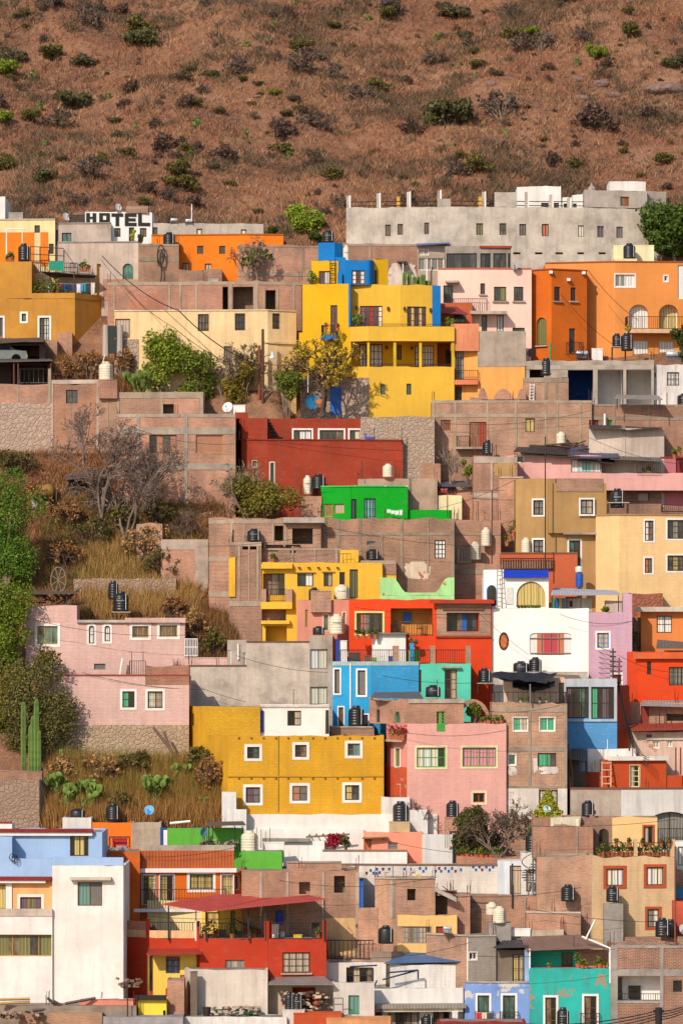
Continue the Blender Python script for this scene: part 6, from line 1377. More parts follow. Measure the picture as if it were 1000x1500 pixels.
f=house('brick terrace floor above the yellow balconied house',[(383,.2),(500,.5)],803,830,BR3,Y=YS+.8,back=2.5,par=.02,wins=[hole(392,801,408,808,1),hole(425,802,433,810,1)]);frame(f,[(803,806),(826,828)],[(427,430,800,826),(460,462,806,826),(491,494,802,826)])
YB=stucco('e9b43c',var=.07,streak=.18)
f=house('yellow house with stacked balconies beside the brick stack',[(383,.2),(435,0),(560,.6)],824,945,YB,Y=YS+.2,back=4,par=.02,wins=[w(385,840,417,872,'n','kmk',3,2,rec=.7,kind='door'),w(432,839,459,859,'n','dw',2),w(474,838,487,859,'n','dl',2),w(497,838,505,857,'n','k',1),w(512,834,524,876,'k','e',3,kind='door'),dict(hole(383.5,893,419,909,1),rm=YB),dict(hole(389,917,420,940,1.2),rm=YB)])
for t,b in ((870,882),(0,0)):
    if t:pass
slab(f,'balcony_slab',YB,383.5,429,882,892,.5);slab(f,'roof_band',YB,383.5,429,826,833,.45);slab(f,'balcony_slab',YB,383.5,425,909,914,.4)
band(f,'brick_parapet',BR,383.5,391,863,882,.1,.45);band(f,'brick_parapet',BR,419,429,863,882,.1,.45);rail(f,391,419,863,881,.4)
frame(f,[(838,839.5,430,462),(837,838.5,471,490)],[],plain('a8772a',.8),.1)
for k in range(5):c=f.xy(438+k*14);m=MB();m.abox(c[0]-.08,c[0]+.08,c[1]-.2,c[1]-.01,f.zr(832),f.zr(830.5));m.build('beam_end',plain('5c3a26',.9),f.root)
rail(f,497,514,811,826,-.2,ends=False,step=.25)
vol(f.root,[(468,2.2),(500,2.3)],805,826,YB,YS+.2,back=.4,par=.02,drop=0,name='yellow_parapet');vol(f.root,[(498,1.0),(525,1.0)],806,826,YB,YS+.2,back=1,par=.02,drop=0,name='yellow_parapet')
f=house('brick tank platform with ochre lower wall',[(528,.3),(580,0)],822,895,[YB],Y=YS+1.2,back=2.5,par=.05);band(f,'brick_top',BR3,528,580,822,842,0,.05);frame(f,[(821,827)],[(554,558,827,860)],o=.09)
tank(536,804,555,820,YS+2,'black tank on the brick platform by the grid wall','kt');tank(362,774,382,793,YS+1.3,'black tank in the open top floor of the stacked house','kt');tank(428,731,446,747,D(752)+3,'grey round tank on its side on the stacked house roof','ns')
pot(400,826,YS+.7,16,'potted plant on the brick terrace parapet',160)
# salmon annex with cream tanks
f=house('dusty salmon annex with narrow windows and cream tanks',[(435,.3),(513,0)],879,950,stucco('cf8a76',var=.06,streak=.25),Y=D(962)+.6,back=3,par=.1,wins=[w(447,893,451,919,'y','m',1),w(473,899,482,925,'y','n',1,t=1),w(501,896,507,925,'y','n',1,t=1)])
block('rough brick chimney stack on the salmon annex','chimney','chimney',455,865,485,890,D(962)+.4,.8,BR3)
tank(489,856,512,878,D(962)+1.4,'cream tank on top of the salmon annex','cs');tank(482,899,505,929,D(960)-.5,'cream tank in front of the salmon annex','ct');tank(458,917,475,930,D(960)-.4,'black tank in front of the salmon annex','ks');tank(452,860,468,880,D(962)+2.2,'black tank half hidden behind the brick chimney','ks')
# --- grey plaster house
GP=concrete('b9aa9c');Yg3=D(1060)
f=house('tall blank grey plastered house with cream windows at its end',[(277,.6),(361,.4)],976,1075,GP,Y=Yg3+3.2,back=3,par=.05,cap=plain('6a4a3c',.9))
g2=vol(f.root,[(361,.4),(454,0)],941,1060,GP,Yg3+3.2,back=4,par=.1,cap=plain('6a4a3c',.9));g3=vol(f.root,[(453.5,.1),(487,.6)],931,1070,concrete('b5a493'),Yg3+3.0,back=4,par=.1,wins=[w(454,951,480,980,'s','wc',2),w(454,1006,480,1032,'s','cc',2)])
vol(f.root,[(333,1.0),(362,.8)],938,978,concrete('ab9d90'),Yg3+3.2,back=2,par=.05,drop=0,name='stair_room',wins=[w(334,952,338,976,'w','d',1),w(355,956,360,976,'w','d',1)])
post(349,943,966,Yg3+4.0,'white bent vent pipe on the grey house',FR['w'],.06)
# --- pink brick house left
PB=stucco('e2b9ad',var=.07,streak=.2,brick=.8);Yn=D(985)
f=house('pink painted brick house with arched and square white trimmed windows',[(38,.5),(113,0),(271,.3)],912,1000,PB,Y=Yn+.4,back=5,par=.05,wins=[w(51,913,89,948,'y','n',3,t=4),w(127,913,142,946,'n','wd',1,2,t=3.5,shape='arch'),w(150,913,165,943,'n','wd',1,2,t=3.5,shape='arch'),w(190,913,222,938,'y','m',3,t=4),w(230,912,264,937,'y','m',3,t=4),w(76,972,90,982,'s','s',1),w(138,972,155,981,'s','s',1)],roof=stucco('8f4a3a'))
vol(f.root,[(37.8,.55),(113,.04)],887,913,PB,Yn+.4,back=3,par=.3,drop=0,name='roof_parapet');slab(f,'eave',stucco('d9b3a6'),183,272,905,912,.25);slab(f,'canopy',CONL,113,183,908,912,.2)
f2=house('pink painted brick lower house with two white trimmed windows on a stone base',[(60,.3),(277,0)],990,1075,PB,Y=D(1092)+1,back=4,par=.1,wins=[w(176,1009,201,1040,'k','gk',2,2,t=3.6),w(213,1009,242,1041,'k','cl',2,t=3.6,bars=5)],roof=stucco('8f4a3a'),cap=stucco('a54a3a'))
vol(f2.root,[(213,.06),(277,-.02)],976,1003,brickm('b5684c'),D(1092)+1,back=2,par=.3,drop=0,name='brick_parapet');
band(f2,'stone_base',stonem('b59c80'),100,277,1062,1140,0,.06)
rail(Fac([(190,0),(214,.1)],Yn-.6),190,213,968,990,.3,root=f2.root)
for k,px in enumerate((193,210)):antenna(px,955,990,Yn-.9,'rusty antenna pole on the lower pink roof, %s' % ['one of a close pair','beside the window wall'][k],3,8)
m=MB();m.tube([P(176,990,Yn-.1),P(180,964,Yn-.1)],.08,6);tag(m.build('drain_pipe',FR['w']),'short white pipe against the pink house','pipe')
tank(166,866,189,896,Yn+3.5,'large black tank on the pink house roof','kt');tank(159,850,174,878,Yn+5.2,'black tank standing behind the large one on the pink house','kt')
stand(164,896,192,905,Yn+3.5,'low stand under the large black tank of the pink house')
def wheel_scrap():
    m=MB();c=P(86,850,Yn+4);
    for k in range(16):
        t=2*math.pi*k/16;t2=2*math.pi*(k+1)/16;e=lambda q,s_:c+Vector((.62*math.cos(q)*s_*.8,0,.85*math.sin(q)*s_))
        m.tube([e(t,1),e(t2,1)],.035,4)
        if k % 2:m.tube([c,e(t,1)],.03,4)
    tag(m.build('wire_spool',plain('8a7a6c',.8)),'large spoked wooden cable wheel on the junk covered roof','cable wheel')
wheel_scrap()
m=MB();rr=random.Random(3)
for k in range(34):a=P(rr.uniform(50,110),rr.uniform(872,886),Yn+3+rr.random()*1.5);m.tube([a,a+Vector((rr.uniform(-1.2,1.2),rr.uniform(-.3,.3),rr.uniform(0,.7)))],.05,4)
tag(m.build('scrap_heap',plain('6b5848',.9)),'heap of scrap wood on the pink house roof','scrap')
m=MB();m.quad([P(28,869,Yn+2),P(112,868,Yn+2),P(112,866,Yn+4),P(28,866,Yn+4)]);m.quad([P(28,871,Yn+2),P(112,870,Yn+2),P(112,868,Yn+2),P(28,869,Yn+2)])
sh=thing('plank_shelf','rickety plank shelf across the junk roof','shelf',P(70,886,Yn+2));m.build('deck',plain('5e4c40',.9),sh)
for px in (36,62,98):m=MB();m.tube([P(px,888,Yn+2.2),P(px,868,Yn+2.2)],.04,5);m.build('post',IRON,sh)
m=MB()
for k in range(9):m.tube([P(271+k*2.3,961,Yn+.6),P(271+k*2.3,936,Yn+.6)],.025,4)
for y in (936,948,961):m.tube([P(271,y,Yn+.6),P(290,y,Yn+.6)],.03,4)
tag(m.build('white_gate',FR['w']),'white barred gate at the end of the pink house','gate')
block('pale pink yard wall beside the white gate','parapet_wall','wall',271,963,335,985,Yn+.2,.3,PB)
# ================================================================= blue, mustard, pink and brick houses
BL=stucco('2f9bd0',var=.08,streak=.15);TE=stucco('5cc9ab',var=.08,streak=.12);Yv=D(1072)
f=house('bright blue house with tall white trimmed windows and a teal wing',[(487,1),(543,0),(613,.5)],971,1080,[BL,stucco('3d9fd2',var=.1,streak=.15,brick=.5)],Y=Yv+1.6,back=5,par=.1,wins=[w(487.5,978,500,1018,'n','s',1,t=2.4),w(521,979,538,1021,'n','s',1,t=2.8),w(494,1034,505,1070,'b','m',2,t=2,kind='door'),w(531,1045,541,1070,'n','d',1,t=2,kind='door')])
band(f,'coping',concrete('9fb5b5'),487,613,969,975,0,.03)
t=vol(f.root,[(612.5,.6),(689,.9)],972,1030,TE,Yv+1.6,back=4,par=.1,wins=[w(613,981,617,1014,'b','k',1,kind='door'),w(651,981,669,1024,'b','kl',2,3,kind='door',hood=1)]);t.root=f.root
rail(f,497,612,952,971,-.2,ends=False,step=.14,r=.016);rail(t,613,689,952,972,-.2,ends=False,step=.14,r=.016)
for fa,a,b in ((f,576,584),(t,630,637),(t,682,690)):m=MB();m.strip(fa.poly(a,b)if b<=689 or fa is f else fa.poly(a,689),fa.zr(972),fa.zr(946),-.35,.0);m.build('brick_pier',BR,f.root)
m=MB();c=f.xy(513);m.tube([(c[0],c[1]-.06,f.zr(1070)),(c[0],c[1]-.06,f.zr(972))],.05,6);m.build('drain_pipe',FR['w'],f.root)
# rooftop terrace of the blue house
Yt=Yv+4.6
block('white shed box on the blue house terrace','terrace_shed','shed',545,929,594,962,Yt,1.6,WHITE);sheet(bpy.data.objects['terrace_shed'],'roof_sheet',sheetm('8a8580'),[(540,929,Yt-.3),(596,929,Yt-.3),(596,926,Yt+2),(540,926,Yt+2)])
for k,(px,c,h,wd)in enumerate(((560,'e0dcd4',10,8),(572,'3a55a0',9,7),(606,'8fc020',18,16),(603,'2f8fc5',28,6),(519,'4a4440',14,18),(538,'6a5a4c',10,8),(548,'6fb04a',7,7))):
    block(['white plastic tub on the blue terrace','small blue crate on the blue terrace','lime green covered bin on the blue terrace','tall light blue board behind the lime bin','dark low table on the blue terrace','brown crate beside the dark table','small green bucket on the blue terrace'][k],['tub','crate','bin','board','table','crate','bucket'][k],['tub','crate','bin','board','table','crate','bucket'][k],px-wd/2,970-h,px+wd/2,971,Yt-1.8+(k % 3)*.4,.5,plain(c,.6))
block('narrow white door panel with blue side on the blue terrace','door_panel','panel',497,938,508,968,Yt-.6,.1,WHITE)
block('dark blue post at the corner of the blue terrace','corner_post','post',491.5,936,497,972,Yt-.7,.3,plain('23348a',.5))
for k in range(4):pot(523+k*9,936,Yt-.4,15,'trailing plant under the red orange window',170+k,group='plants under the red orange window',lm=L_OLIVE)
leafy('shrub','reddish bare shrub on the terrace by the red orange wall','shrub',604,950,Yt,24,18,L_DRY,260,.08,175,trunk=False,clumps=4)
tank(510,1033,533,1064,Yv+.2,'large black tank beside the blue house','kt');f=house('low brick tank deck between the mustard and blue houses',[(486,.3),(548,0)],1066,1090,BR3,Y=Yv-.4,back=2,par=.02,name='tank_deck',cat='platform',cap=CONG)
# --- mustard house
MU=stucco('e0a629',var=.08,streak=.2,brick=.5);MUs=stucco('d8a024',var=.1,streak=.3);Ym=D(1190)  # second mustard is a darker copy, shade of the left faces in its colour
f=house('mustard yellow brick house with six white trimmed windows',[(303,4.2),(334,0),(562,.9)],1078,1195,[MUs,MU],Y=Ym,back=4,par=.2,wins=[w(358,1090,384,1115,'n','kn',2,2,t=4),w(428,1087,453,1113,'b','dm',2,2,t=4),w(505,1085,531,1111,'s','dq',2,2,t=4),w(356,1149,385,1180,'n','vs',2,2,t=4),w(424,1147,454,1177,'b','hs',2,2,t=4,rec=.05),w(501,1146,530,1176,'n','yd',2,2,t=4)],roof=CONL)
band(f,'belt',stucco('c8951f'),334,562,1136.5,1138.5,0,.05);band(f,'expansion_joint',plain('6a5520',.9),407.5,408.6,1078,1190,0,.012)
for k in range(12):
    for y in (1081,1140):m=MB();c=f.xy(350+k*18);m.abox(c[0]-.05,c[0]+.05,c[1]-.07,c[1]+.05,f.z(350+k*18,y+1.2),f.z(350+k*18,y-1.2));m.build('beam_end',plain('7a5a22',.9),f.root)
g=vol(f.root,[(277,8),(303,4.6),(381,4.8)],1035,1100,[MUs,stucco('dca62a',var=.1,streak=.15,brick=1)],Ym,back=4,par=.05,roof=CONG,wins=[w(281,1045,284,1063,'n','d',1)],name='wall');g.root=f.root
h=vol(f.root,[(381.1,5.2),(482,5.6)],1033,1080,stucco('efe6da',streak=.1,var=.05),Ym,back=4,par=.05,roof=CONG,name='white_wall',wins=[w(421,1041,441,1063,'k','kl',2,2)]);h.root=f.root
band(h,'blue_post',plain('23489a',.5),382,386,1041,1073,.01,.1);band(h,'cornice',stucco('d5c9bb'),381,482,1033,1036,.0,.08)
m=MB();m.tube([P(390,1070,Ym+4.4),P(399,1068,Ym+4.4),P(414,1076,Ym+4.4)],.03,5);tag(m.build('handrail',FR['w']),'white handrail on the mustard house roof','handrail')
post(479,1040,1075,Ym+4.8,'dark gap post between the white room and blue house',IRON,.12)
# --- pink corner house
PI=stucco('eeb0a2',var=.07,streak=.15,brick=.45);PIs=stucco('dd9083',var=.08,streak=.2);Ypk=D(1205)  # second pink has the shade of the turned left face painted in
f=house('pink painted brick house with green framed windows',[(566,3.2),(596,0),(741,.9)],1060,1215,[PIs,PI],Y=Ypk,back=4,par=.15,wins=[w(607,1092,655,1127,'g','cwcd',4,2,t=3,tm=stucco('efe0b0')),w(674,1092,729,1126,'g','p',4,2,t=3,tm=stucco('efe0b0')),w(689,1158,713,1179,'o','k',2,t=3.5,tm=stucco('efd8b0')),w(576,1094,588,1125,'g','e',1,t=2.4),w(578,1148,588,1172,'g','e',1,t=1.5)])
band(f,'red_base',stucco('c9532f',peel=.15),566,595.5,1124,1215,0,.03)
u=vol(f.root,[(541,4.4),(566,3.1),(598,.25),(679,.75)],1026,1061,BRP,Ypk,back=4,par=.1,drop=0,name='brick_storey',roof=sheetm('55595f',ra=.1),wins=[w(578,1042,586,1077,'g','n',1,shape='arch',kind='door'),w(551,1039,556,1058,'n','d',1,shape='arch'),w(639,1042,651,1062,'g','kyk',2,4)]);u.root=f.root
band(f,'green_window_low',FR['g'],639,651,1060,1071,.0,.03)
sheet(f.root,'lean_to_roof',sheetm('5c6068',ra=.15),[(543,1022,Ypk+3),(620,1024,Ypk+1),(614,1014,Ypk+4.5),(548,1015,Ypk+5)])
band(u,'coping',CON,598,679,1024,1030,0,.08)
slab(f,'green_balcony_slab',CON,570,594,1084,1087,.5)
for k in range(5):pot(572+k*4.5,1084,Ypk+2.2-k*.45-.4,22-(k % 2)*7,'red flowering geranium on the small green balcony',180+k,lm=[L_RED,L_HEDGE][k % 2],group='geraniums on the green balcony')
tank(623,1003,645,1021,Ypk+3.6,'wide black tank on the pink house roof by the teal wall','ks')
m=MB()
for k in range(13):
    t=math.pi*k/12;t2=math.pi*(k+1)/12
    if k<12:
        q=lambda a,s_:P(692-26*math.cos(a)*s_,1058-34*math.sin(a)*s_,Ypk+2.4)
        A,B,C_,D_=q(t,1),q(t2,1),q(t2,.78),q(t,.78);m.quad([A,B,C_,D_]);o_=Vector((0,.3,0));m.quad([A+o_,B+o_,C_+o_,D_+o_]);m.quad([D_,C_,C_+o_,D_+o_]);m.quad([A,B,B+o_,A+o_])
tag(m.build('brick_arch',BRP),'free standing brick arch over the pink house terrace','arch')
leafy('shrub','leafy shrub growing through the brick arch','shrub',694,1058,Ypk+1.9,34,32,L_HEDGE,700,.09,186,trunk=False,clumps=7)
for k in range(6):pot(704+k*6,1060,Ypk+.9,8+k % 3*2,'small pot plant along the pink terrace edge',190+k,group='pots along the pink terrace edge')
rail(f,700,735,1048,1060,-.3,ends=False)
bare('bare_vine','leafless vine scrambling beside the pink house base','vine',612,1202,Ypk-.5,40,34,TWIGD,195,4,4,.7)
tank(575,1173,598,1205,D(1212),'black tank on a white ledge at the foot of the mustard house','kt');tank(653,1172,672,1198,Ypk-.7,'black tank against the pink house wall','kt');block('brick plinth under the tank against the pink wall','plinth','plinth',651,1197,674,1210,Ypk-1.2,1,BRP)
# --- brick house with green windows
Ybg=D(1195);f=house('brick and concrete house with green curtained white windows',[(720,.8),(742,.2),(830,0)],1030,1200,BR,Y=Ybg+.4,back=4,par=.15,wins=[w(750,1050,774,1072,'w','gl',2,t=1.2),w(789,1050,813,1072,'w','g',2,t=1.2),w(742.5,1104,756,1122,'w','n',1,t=1.2),w(787,1103,814,1123,'n','ggd',2),w(742.5,1158,753,1185,'n','s',1,kind='door',bars=4),w(789,1157,816,1180,'n','c',3,bars=7)])
frame(f,[(1036,1043),(1094,1101),(1151,1155)],[(773,777,1043,1151),(826,830,1030,1151)]);band(f,'white_base',stucco('ddd0c2',peel=.2,under='a8705c'),720,788.5,1155,1200,0,.025);band(f,'white_base',stucco('ddd0c2',peel=.2,under='a8705c'),816.5,830,1155,1200,0,.025)
for a,b,c,d_ in ((780,787,1108,1132),(787,818,1123,1134),(743,757,1122,1136)):band(f,'plaster_patch',stucco('d9cdc2',peel=.35,under='a8705c'),a,b,c,d_,0,.02)
rail(f,722,829,1014,1030,-.15,ends=False,step=.3)
tw=vol(f.root,[(737,2.6),(826,2.4)],992,1032,stucco('d9b7a0',var=.1),Ybg+.4,back=1,par=.05,drop=0,name='terrace_wall',wins=[w(818,1000,826,1029,'n','d',1,kind='door')])
for i,q in enumerate([[(718,992,Ybg+.2),(800,1001,Ybg),(816,986,Ybg+2.6),(722,984,Ybg+2.6)],[(750,1008,Ybg+.4),(812,1006,Ybg+.4),(812,998,Ybg+2),(750,996,Ybg+2)]]):
    A=[P(*t)for t in q];m=MB();n=8;G=[[A[0].lerp(A[1],i_/n).lerp(A[3].lerp(A[2],i_/n),j/4)-Vector((0,0,.45*math.sin(math.pi*i_/n)*math.sin(math.pi*j/4)+.06*math.sin(i_*2.7+j*1.9)))for i_ in range(n+1)]for j in range(5)]
    for j in range(4):
        for i_ in range(n):m.quad([G[j][i_],G[j][i_+1],G[j+1][i_+1],G[j+1][i_]])
    tag(m.build('tarpaulin',plain('26262c',.6),smooth=True),['large black tarpaulin slung over the brick house terrace','smaller dark tarpaulin hanging beneath the large one'][i],'tarpaulin')
post(776,1002,1032,Ybg+.2,'thin post under the black tarpaulins',FR['s'],.05)
tank(751,968,774,987,Yw-1.0,'wide black tank beside the white house wall','ks');tank(774,962,793,986,Yw-1.0,'tall black tank beside the white house wall','kt');tank(700,978,719,1000,D(1010),'black tank at the corner of the red orange house','kt');stand(698,1000,722,1016,D(1010),'steel stand under the tank by the red orange house')
block('long pale ledge below the white house','ledge','ledge',712,984,860,996,Yw-1.4,.9,CONL);m=MB();
for k in range(4):m.tube([P(797,988+k*1.5,Yw-1.6-k*.1),P(848,990+k*1.2,Yw-1.6-k*.1)],.05,5)
tag(m.build('stacked_poles',plain('7a6350',.9)),'bundle of weathered poles on the ledge below the white house','poles')
for k,px in enumerate((762,772,790,800)):pot(px,1030,Ybg+.9,9,'pot and bucket on the brick house terrace, %s' % ['by the rail end','green','white','far one'][k],196+k,pcol=['c8c4c0','2f8a50','d8d4d0','c8c4c0'][k])
# --- blue glazed house
f=house('house with two large curtained windows in a pale frame over a blue wall',[(824,.2),(903,0)],996,1110,stucco('5fa3da',var=.08,streak=.2,brick=.6),Y=D(1110),back=4,par=.1,wins=[w(829,1007,861.5,1052,'k','vkknk',3,2),w(865.5,1007,898.5,1053,'k','gkvk',3,2)])
band(f,'pale_frame',stucco('b9bcc0',var=.08),824,903,994,1006,0,.06);band(f,'pale_frame',stucco('b9bcc0',var=.08),824,828.5,1006,1054,0,.06);band(f,'pale_frame',stucco('b9bcc0',var=.08),861.8,865.2,1006,1054,0,.06);band(f,'pale_frame',stucco('b9bcc0',var=.08),898.8,903,1006,1054,0,.06);band(f,'pale_sill',stucco('a5bcd5'),824,903,1053.6,1057,0,.1)
house('narrow terracotta wall beside the blue wall',[(903,.2),(921,1.4)],1004,1110,stucco('b54a2c',var=.08),Y=D(1110)+.2,back=2.5,name='house',par=.05)
f=house('dark lean-to shack of old timber below the blue wall',[(831,.2),(858,0)],1112,1150,plain('5a4c44',.9),Y=D(1148)+.6,back=2,name='shack',cat='shack',wins=[w(847,1115,857,1130,'B','b',2)]);sheet(f.root,'roof_sheet',sheetm('6a5a50'),[(832,1112,D(1148)),(860,1116,D(1148)),(856,1098,D(1148)+2),(836,1097,D(1148)+2)])
post(838,1090,1142,D(1148)-.2,'long timber pole leaning across the old shack',plain('7a5535',.9),.06,lean=-6)
# --- red orange roofed brick yards right
f=house('brick yard house with a brown door below the red orange house',[(921,.3),(1060,0)],1030,1080,BRP,Y=D(1085)+1.2,back=3,par=.05,wins=[w(938,1033,950,1060,'b','R',1,kind='door'),hole(976,1046,1004,1056,1)])
shed('grey tin porch roof over the brick yard house',[(938,1034,D(1085)+.6),(1010,1036,D(1085)+.6),(1010,1027,D(1085)+2.5),(940,1027,D(1085)+2.5)],sheetm('a09a96'),[(965,1034,1062,D(1085)+.7),(975,1034,1062,D(1085)+.7)])
f=house('pale peeling brick house with a red tin roof',[(925,.3),(1060,0)],1072,1135,stucco('d5b5a2',var=.12,peel=.35,under='b07c66'),Y=D(1125)+.8,back=3,par=.02,wins=[w(946,1076,954,1080,'n','d',1),w(955,1086,965,1096,'w','l',2),w(976,1085,984,1094,'w','l',2)])
sheet(f.root,'red_tin_roof',sheetm('a8402c',ra=.2),[(924,1071,D(1125)+.3),(1060,1068,D(1125)+.3),(1060,1059,D(1125)+3.4),(920,1061,D(1125)+3.4)]);slab(f,'lintel',CONL,946,1060,1081,1084,.1)
f=house('brick wall beside the red rooftop room',[(930,.2),(987,0)],1094,1150,BRP,Y=D(1140)+2.6,back=1,name='brick_wall',cat='wall',par=.02)
tank(939,1084,956,1106,D(1140)+3.1,'cream tank above the red rooftop room','ct');post(921,1083,1100,D(1120),'short post beside the red tin roof',IRON,.05)
# ================================================================= right side, arch house
Yar=D(1200)
f=house('white plastered house with a wide arched window and a grey side wall',[(835,.4),(909,0),(1060,.8)],1156,1255,[concrete('b5a494'),stucco('ddd6ce',var=.08,streak=.5)],Y=Yar,back=4,par=.2,cap=plain('7a4a3c',.9),wins=[w(932,1189,1030,1240,'k','zccz',4,1,shape='arch',rec=.4),w(855,1187,872,1193,'k','k',2)])
rail(f,962,1010,1214,1236,.3)
rt=Ymr=D(1150)
f=house('red rooftop room with a white slab roof and a pale doorway',[(880,.6),(896,0),(975,.5)],1113,1160,stucco('bc4a22',var=.06,streak=.12),Y=Ymr+.8,back=3,par=.02,wins=[w(921,1120,937,1153,'l','lk',1,4,kind='door',t=1,tm=stucco('dfc19a'))]);slab(f,'roof_slab',stucco('e5dcd2'),894,977,1108,1114,.25)
vol(f.root,[(975,.6),(1060,1)],1136,1160,stucco('bc4a22',var=.06,streak=.12),Ymr+.8,back=.3,par=.02,drop=0,name='red_wall');
f2=house('plain white wall beside the red rooftop room',[(860,.2),(931,0)],1097,1145,WHITE,Y=Ymr+2.2,back=2,par=.05);m=MB();m.tube([P(868,1132,Ymr+2.1),P(868,1116,Ymr+2.1),P(872,1114,Ymr+2.1),P(872,1118,Ymr+2.1)],.05,5);m.build('vent_pipe',FR['w'],f2.root)
house('low red and brick strip under the plain white wall',[(858,.1),(882,0)],1131,1155,stucco('a8462a',peel=.35,under='a8705c'),Y=Ymr+1.6,back=1,par=.02,name='wall',cat='wall')
m=MB()
for px in (881,894):m.tube([P(px,1153,Ymr),P(px,1116,Ymr+.6)],.05,5)
for k in range(4):m.tube([P(881,1148-k*10,Ymr+.1+k*.12),P(894,1148-k*10,Ymr+.1+k*.12)],.045,5)
tag(m.build('ladder',plain('c9a385',.8)),'short pale wooden ladder beside the red rooftop room','ladder')
post(889,1083,1113,Ymr+1,'thin white mast over the red rooftop room',FR['w'],.03)
for k,px in enumerate((989,996)):post(px,1095,1135,Ymr+.6,'rusty steel bar at the edge by the red rooftop',plain('7a2a24',.7),.05,'steel_bar','bar','rusty bars at the edge by the red rooftop')
# --- tan house with orange red window frames
TN=stucco('dcb88c',var=.1,streak=.3,brick=.5);RF=stucco('b4502c',var=.06);Yt2=D(1375)
f=house('tan house with three red orange framed windows and a planted terrace',[(786,.6),(866,0),(988,.5)],1255,1392,[brickm('b98467',worn=.35),TN],Y=Yt2,back=4,par=.05,wins=[w(883,1268,917,1302,'n','cw',3,t=4.4,tm=RF),w(942,1266,975,1301,'n','wc',3,t=4.2,tm=RF),w(944,1328,968,1362,'n','zc',2,3,t=3.6,tm=RF)])
u=vol(f.root,[(868,3.4),(896,3.2),(962,3.4)],1197,1258,[BR,stucco('edc486',var=.06,streak=.15)],Yt2,back=2,par=.1,drop=0,name='upper_wall',wins=[w(876,1214,891,1250,'n','k',1,shape='arch',kind='door'),w(940,1208,958,1238,'n','lk',1,t=2.6,tm=RF)]);u.root=f.root
up=vol(f.root,[(780,1.4),(868,1.2)],1210,1258,BRP,Yt2,back=2,par=.3,drop=0,name='upper_wall');vol(f.root,[(780,3.6),(868,3.5)],1196,1212,BRP,Yt2,back=2,par=.1,drop=.5,name='roof_room');up.root=f.root;frame(up,[(1250,1256)],[(843,846,1212,1250)])
vol(f.root,[(806,3.0),(850,3.1)],1197,1212,stucco('d9cbb5',peel=.3),Yt2,back=.3,par=.02,drop=0,name='roof_room')
rail(f,872,985,1235,1257,-.1,ends=False,step=.16);
for a,b in ((928,933),(981,988)):m=MB();m.strip(f.poly(a,b),f.zr(1256),f.zr(1230),-.3,.0);m.build('terrace_pier',TN,f.root)
for k in range(16):pot(877+k*6.6,1256,f.xy(877+k*6.6)[1]+.35,15+(k*7)% 9,'leafy clay pot on the tan house terrace',200+k,group='clay pots on the tan house terrace')
for k,px in enumerate((902,921,940,968,979)):pot(px,1240,f.xy(px)[1]-.12,12,'clay pot hung high on the tan terrace railing',220+k,pcol='a9553a',group='clay pots hung on the tan terrace railing',lm=L_OLIVE)
tank(769,1218,791,1249,D(1290)+.5,'black tank on the white brick corner above the pierced wall','kt');tank(851,1172,870,1196,Yt2+5,'black tank below the grey side wall on the brick roof','kt')
dish(800,1185,Yt2+4.6,6,'pale blue white dish beside the yellow green bush','c5dfe5',yaw=.3,pole=9)
cb=thing('conical_bush','conical yellow green bush on the brick roof','bush',P(802,1198,Yt2+5.2));v=leaves([(0,0,.12+.2*k)for k in range(8)],[(.95*(1-k/8.6),.95*(1-k/8.6),.2)for k in range(8)],3600,.07,230,shell=.5);obj('foliage',quads_mesh('foliage',v,leafm('a8a832',.3)),cb);m=MB();m.tube([P(802,1200,Yt2+5.2),P(802,1170,Yt2+5.2)],.05,6);m.build('stems',BARK,cb)
for k in range(5):pot(785+k*9,1196,Yt2+4.9,9,'small potted plant around the conical bush',235+k,group='pots around the conical bush')
m=MB()
for px in (811,822):m.tube([P(px,1212,Yt2+2.9),P(px,1188,Yt2+3.4)],.03,5)
for k in range(4):m.tube([P(811,1208-k*6,Yt2+3+k*.1),P(822,1208-k*6,Yt2+3+k*.1)],.03,5)
tag(m.build('ladder',plain('a8985a',.7)),'short yellowish ladder on the brick roof by the dish','ladder');
m=MB();c=P(846,1212,Yt2+2.7);m.lathe(c,[(0,0),(.13,0),(.14,.45),(.12,.5),(0,.5)],12);tag(m.build('plastic_drum',plain('e0d2b5',.5)),'cream drum on the brick roof','drum')
# dry tree by the pink house
bare('bare_tree','wide leafless tree between the pink house and the brick roof','tree',728,1256,D(1258)-.8,116,86,TWIGB,241,6,5,.7,leafm('6e5f4a',.45),6500,.055)
leafy('tree','dark leafy tree in front of the pink house','tree',704,1256,D(1256)+.6,100,74,leafm('58592e',.5),2800,.12,242,clumps=10,base=.1)
for k in range(10):pot(670+k*7,1258,D(1260)-.4,12+k % 3*3,'terracotta pot in the row on the brick ledge by the leafless tree',245+k,group='terracotta pots on the brick ledge',pcol='c05a32')
f=house('brick ledge below the leafless tree',[(668,.2),(765,0)],1256,1268,brickm('b5603f'),Y=D(1268)-.4,back=1.6,name='brick_wall',cat='wall',par=.02)
column_cactus('column cactus at the end of the brick ledge',775,1210,1256,D(1262),4)
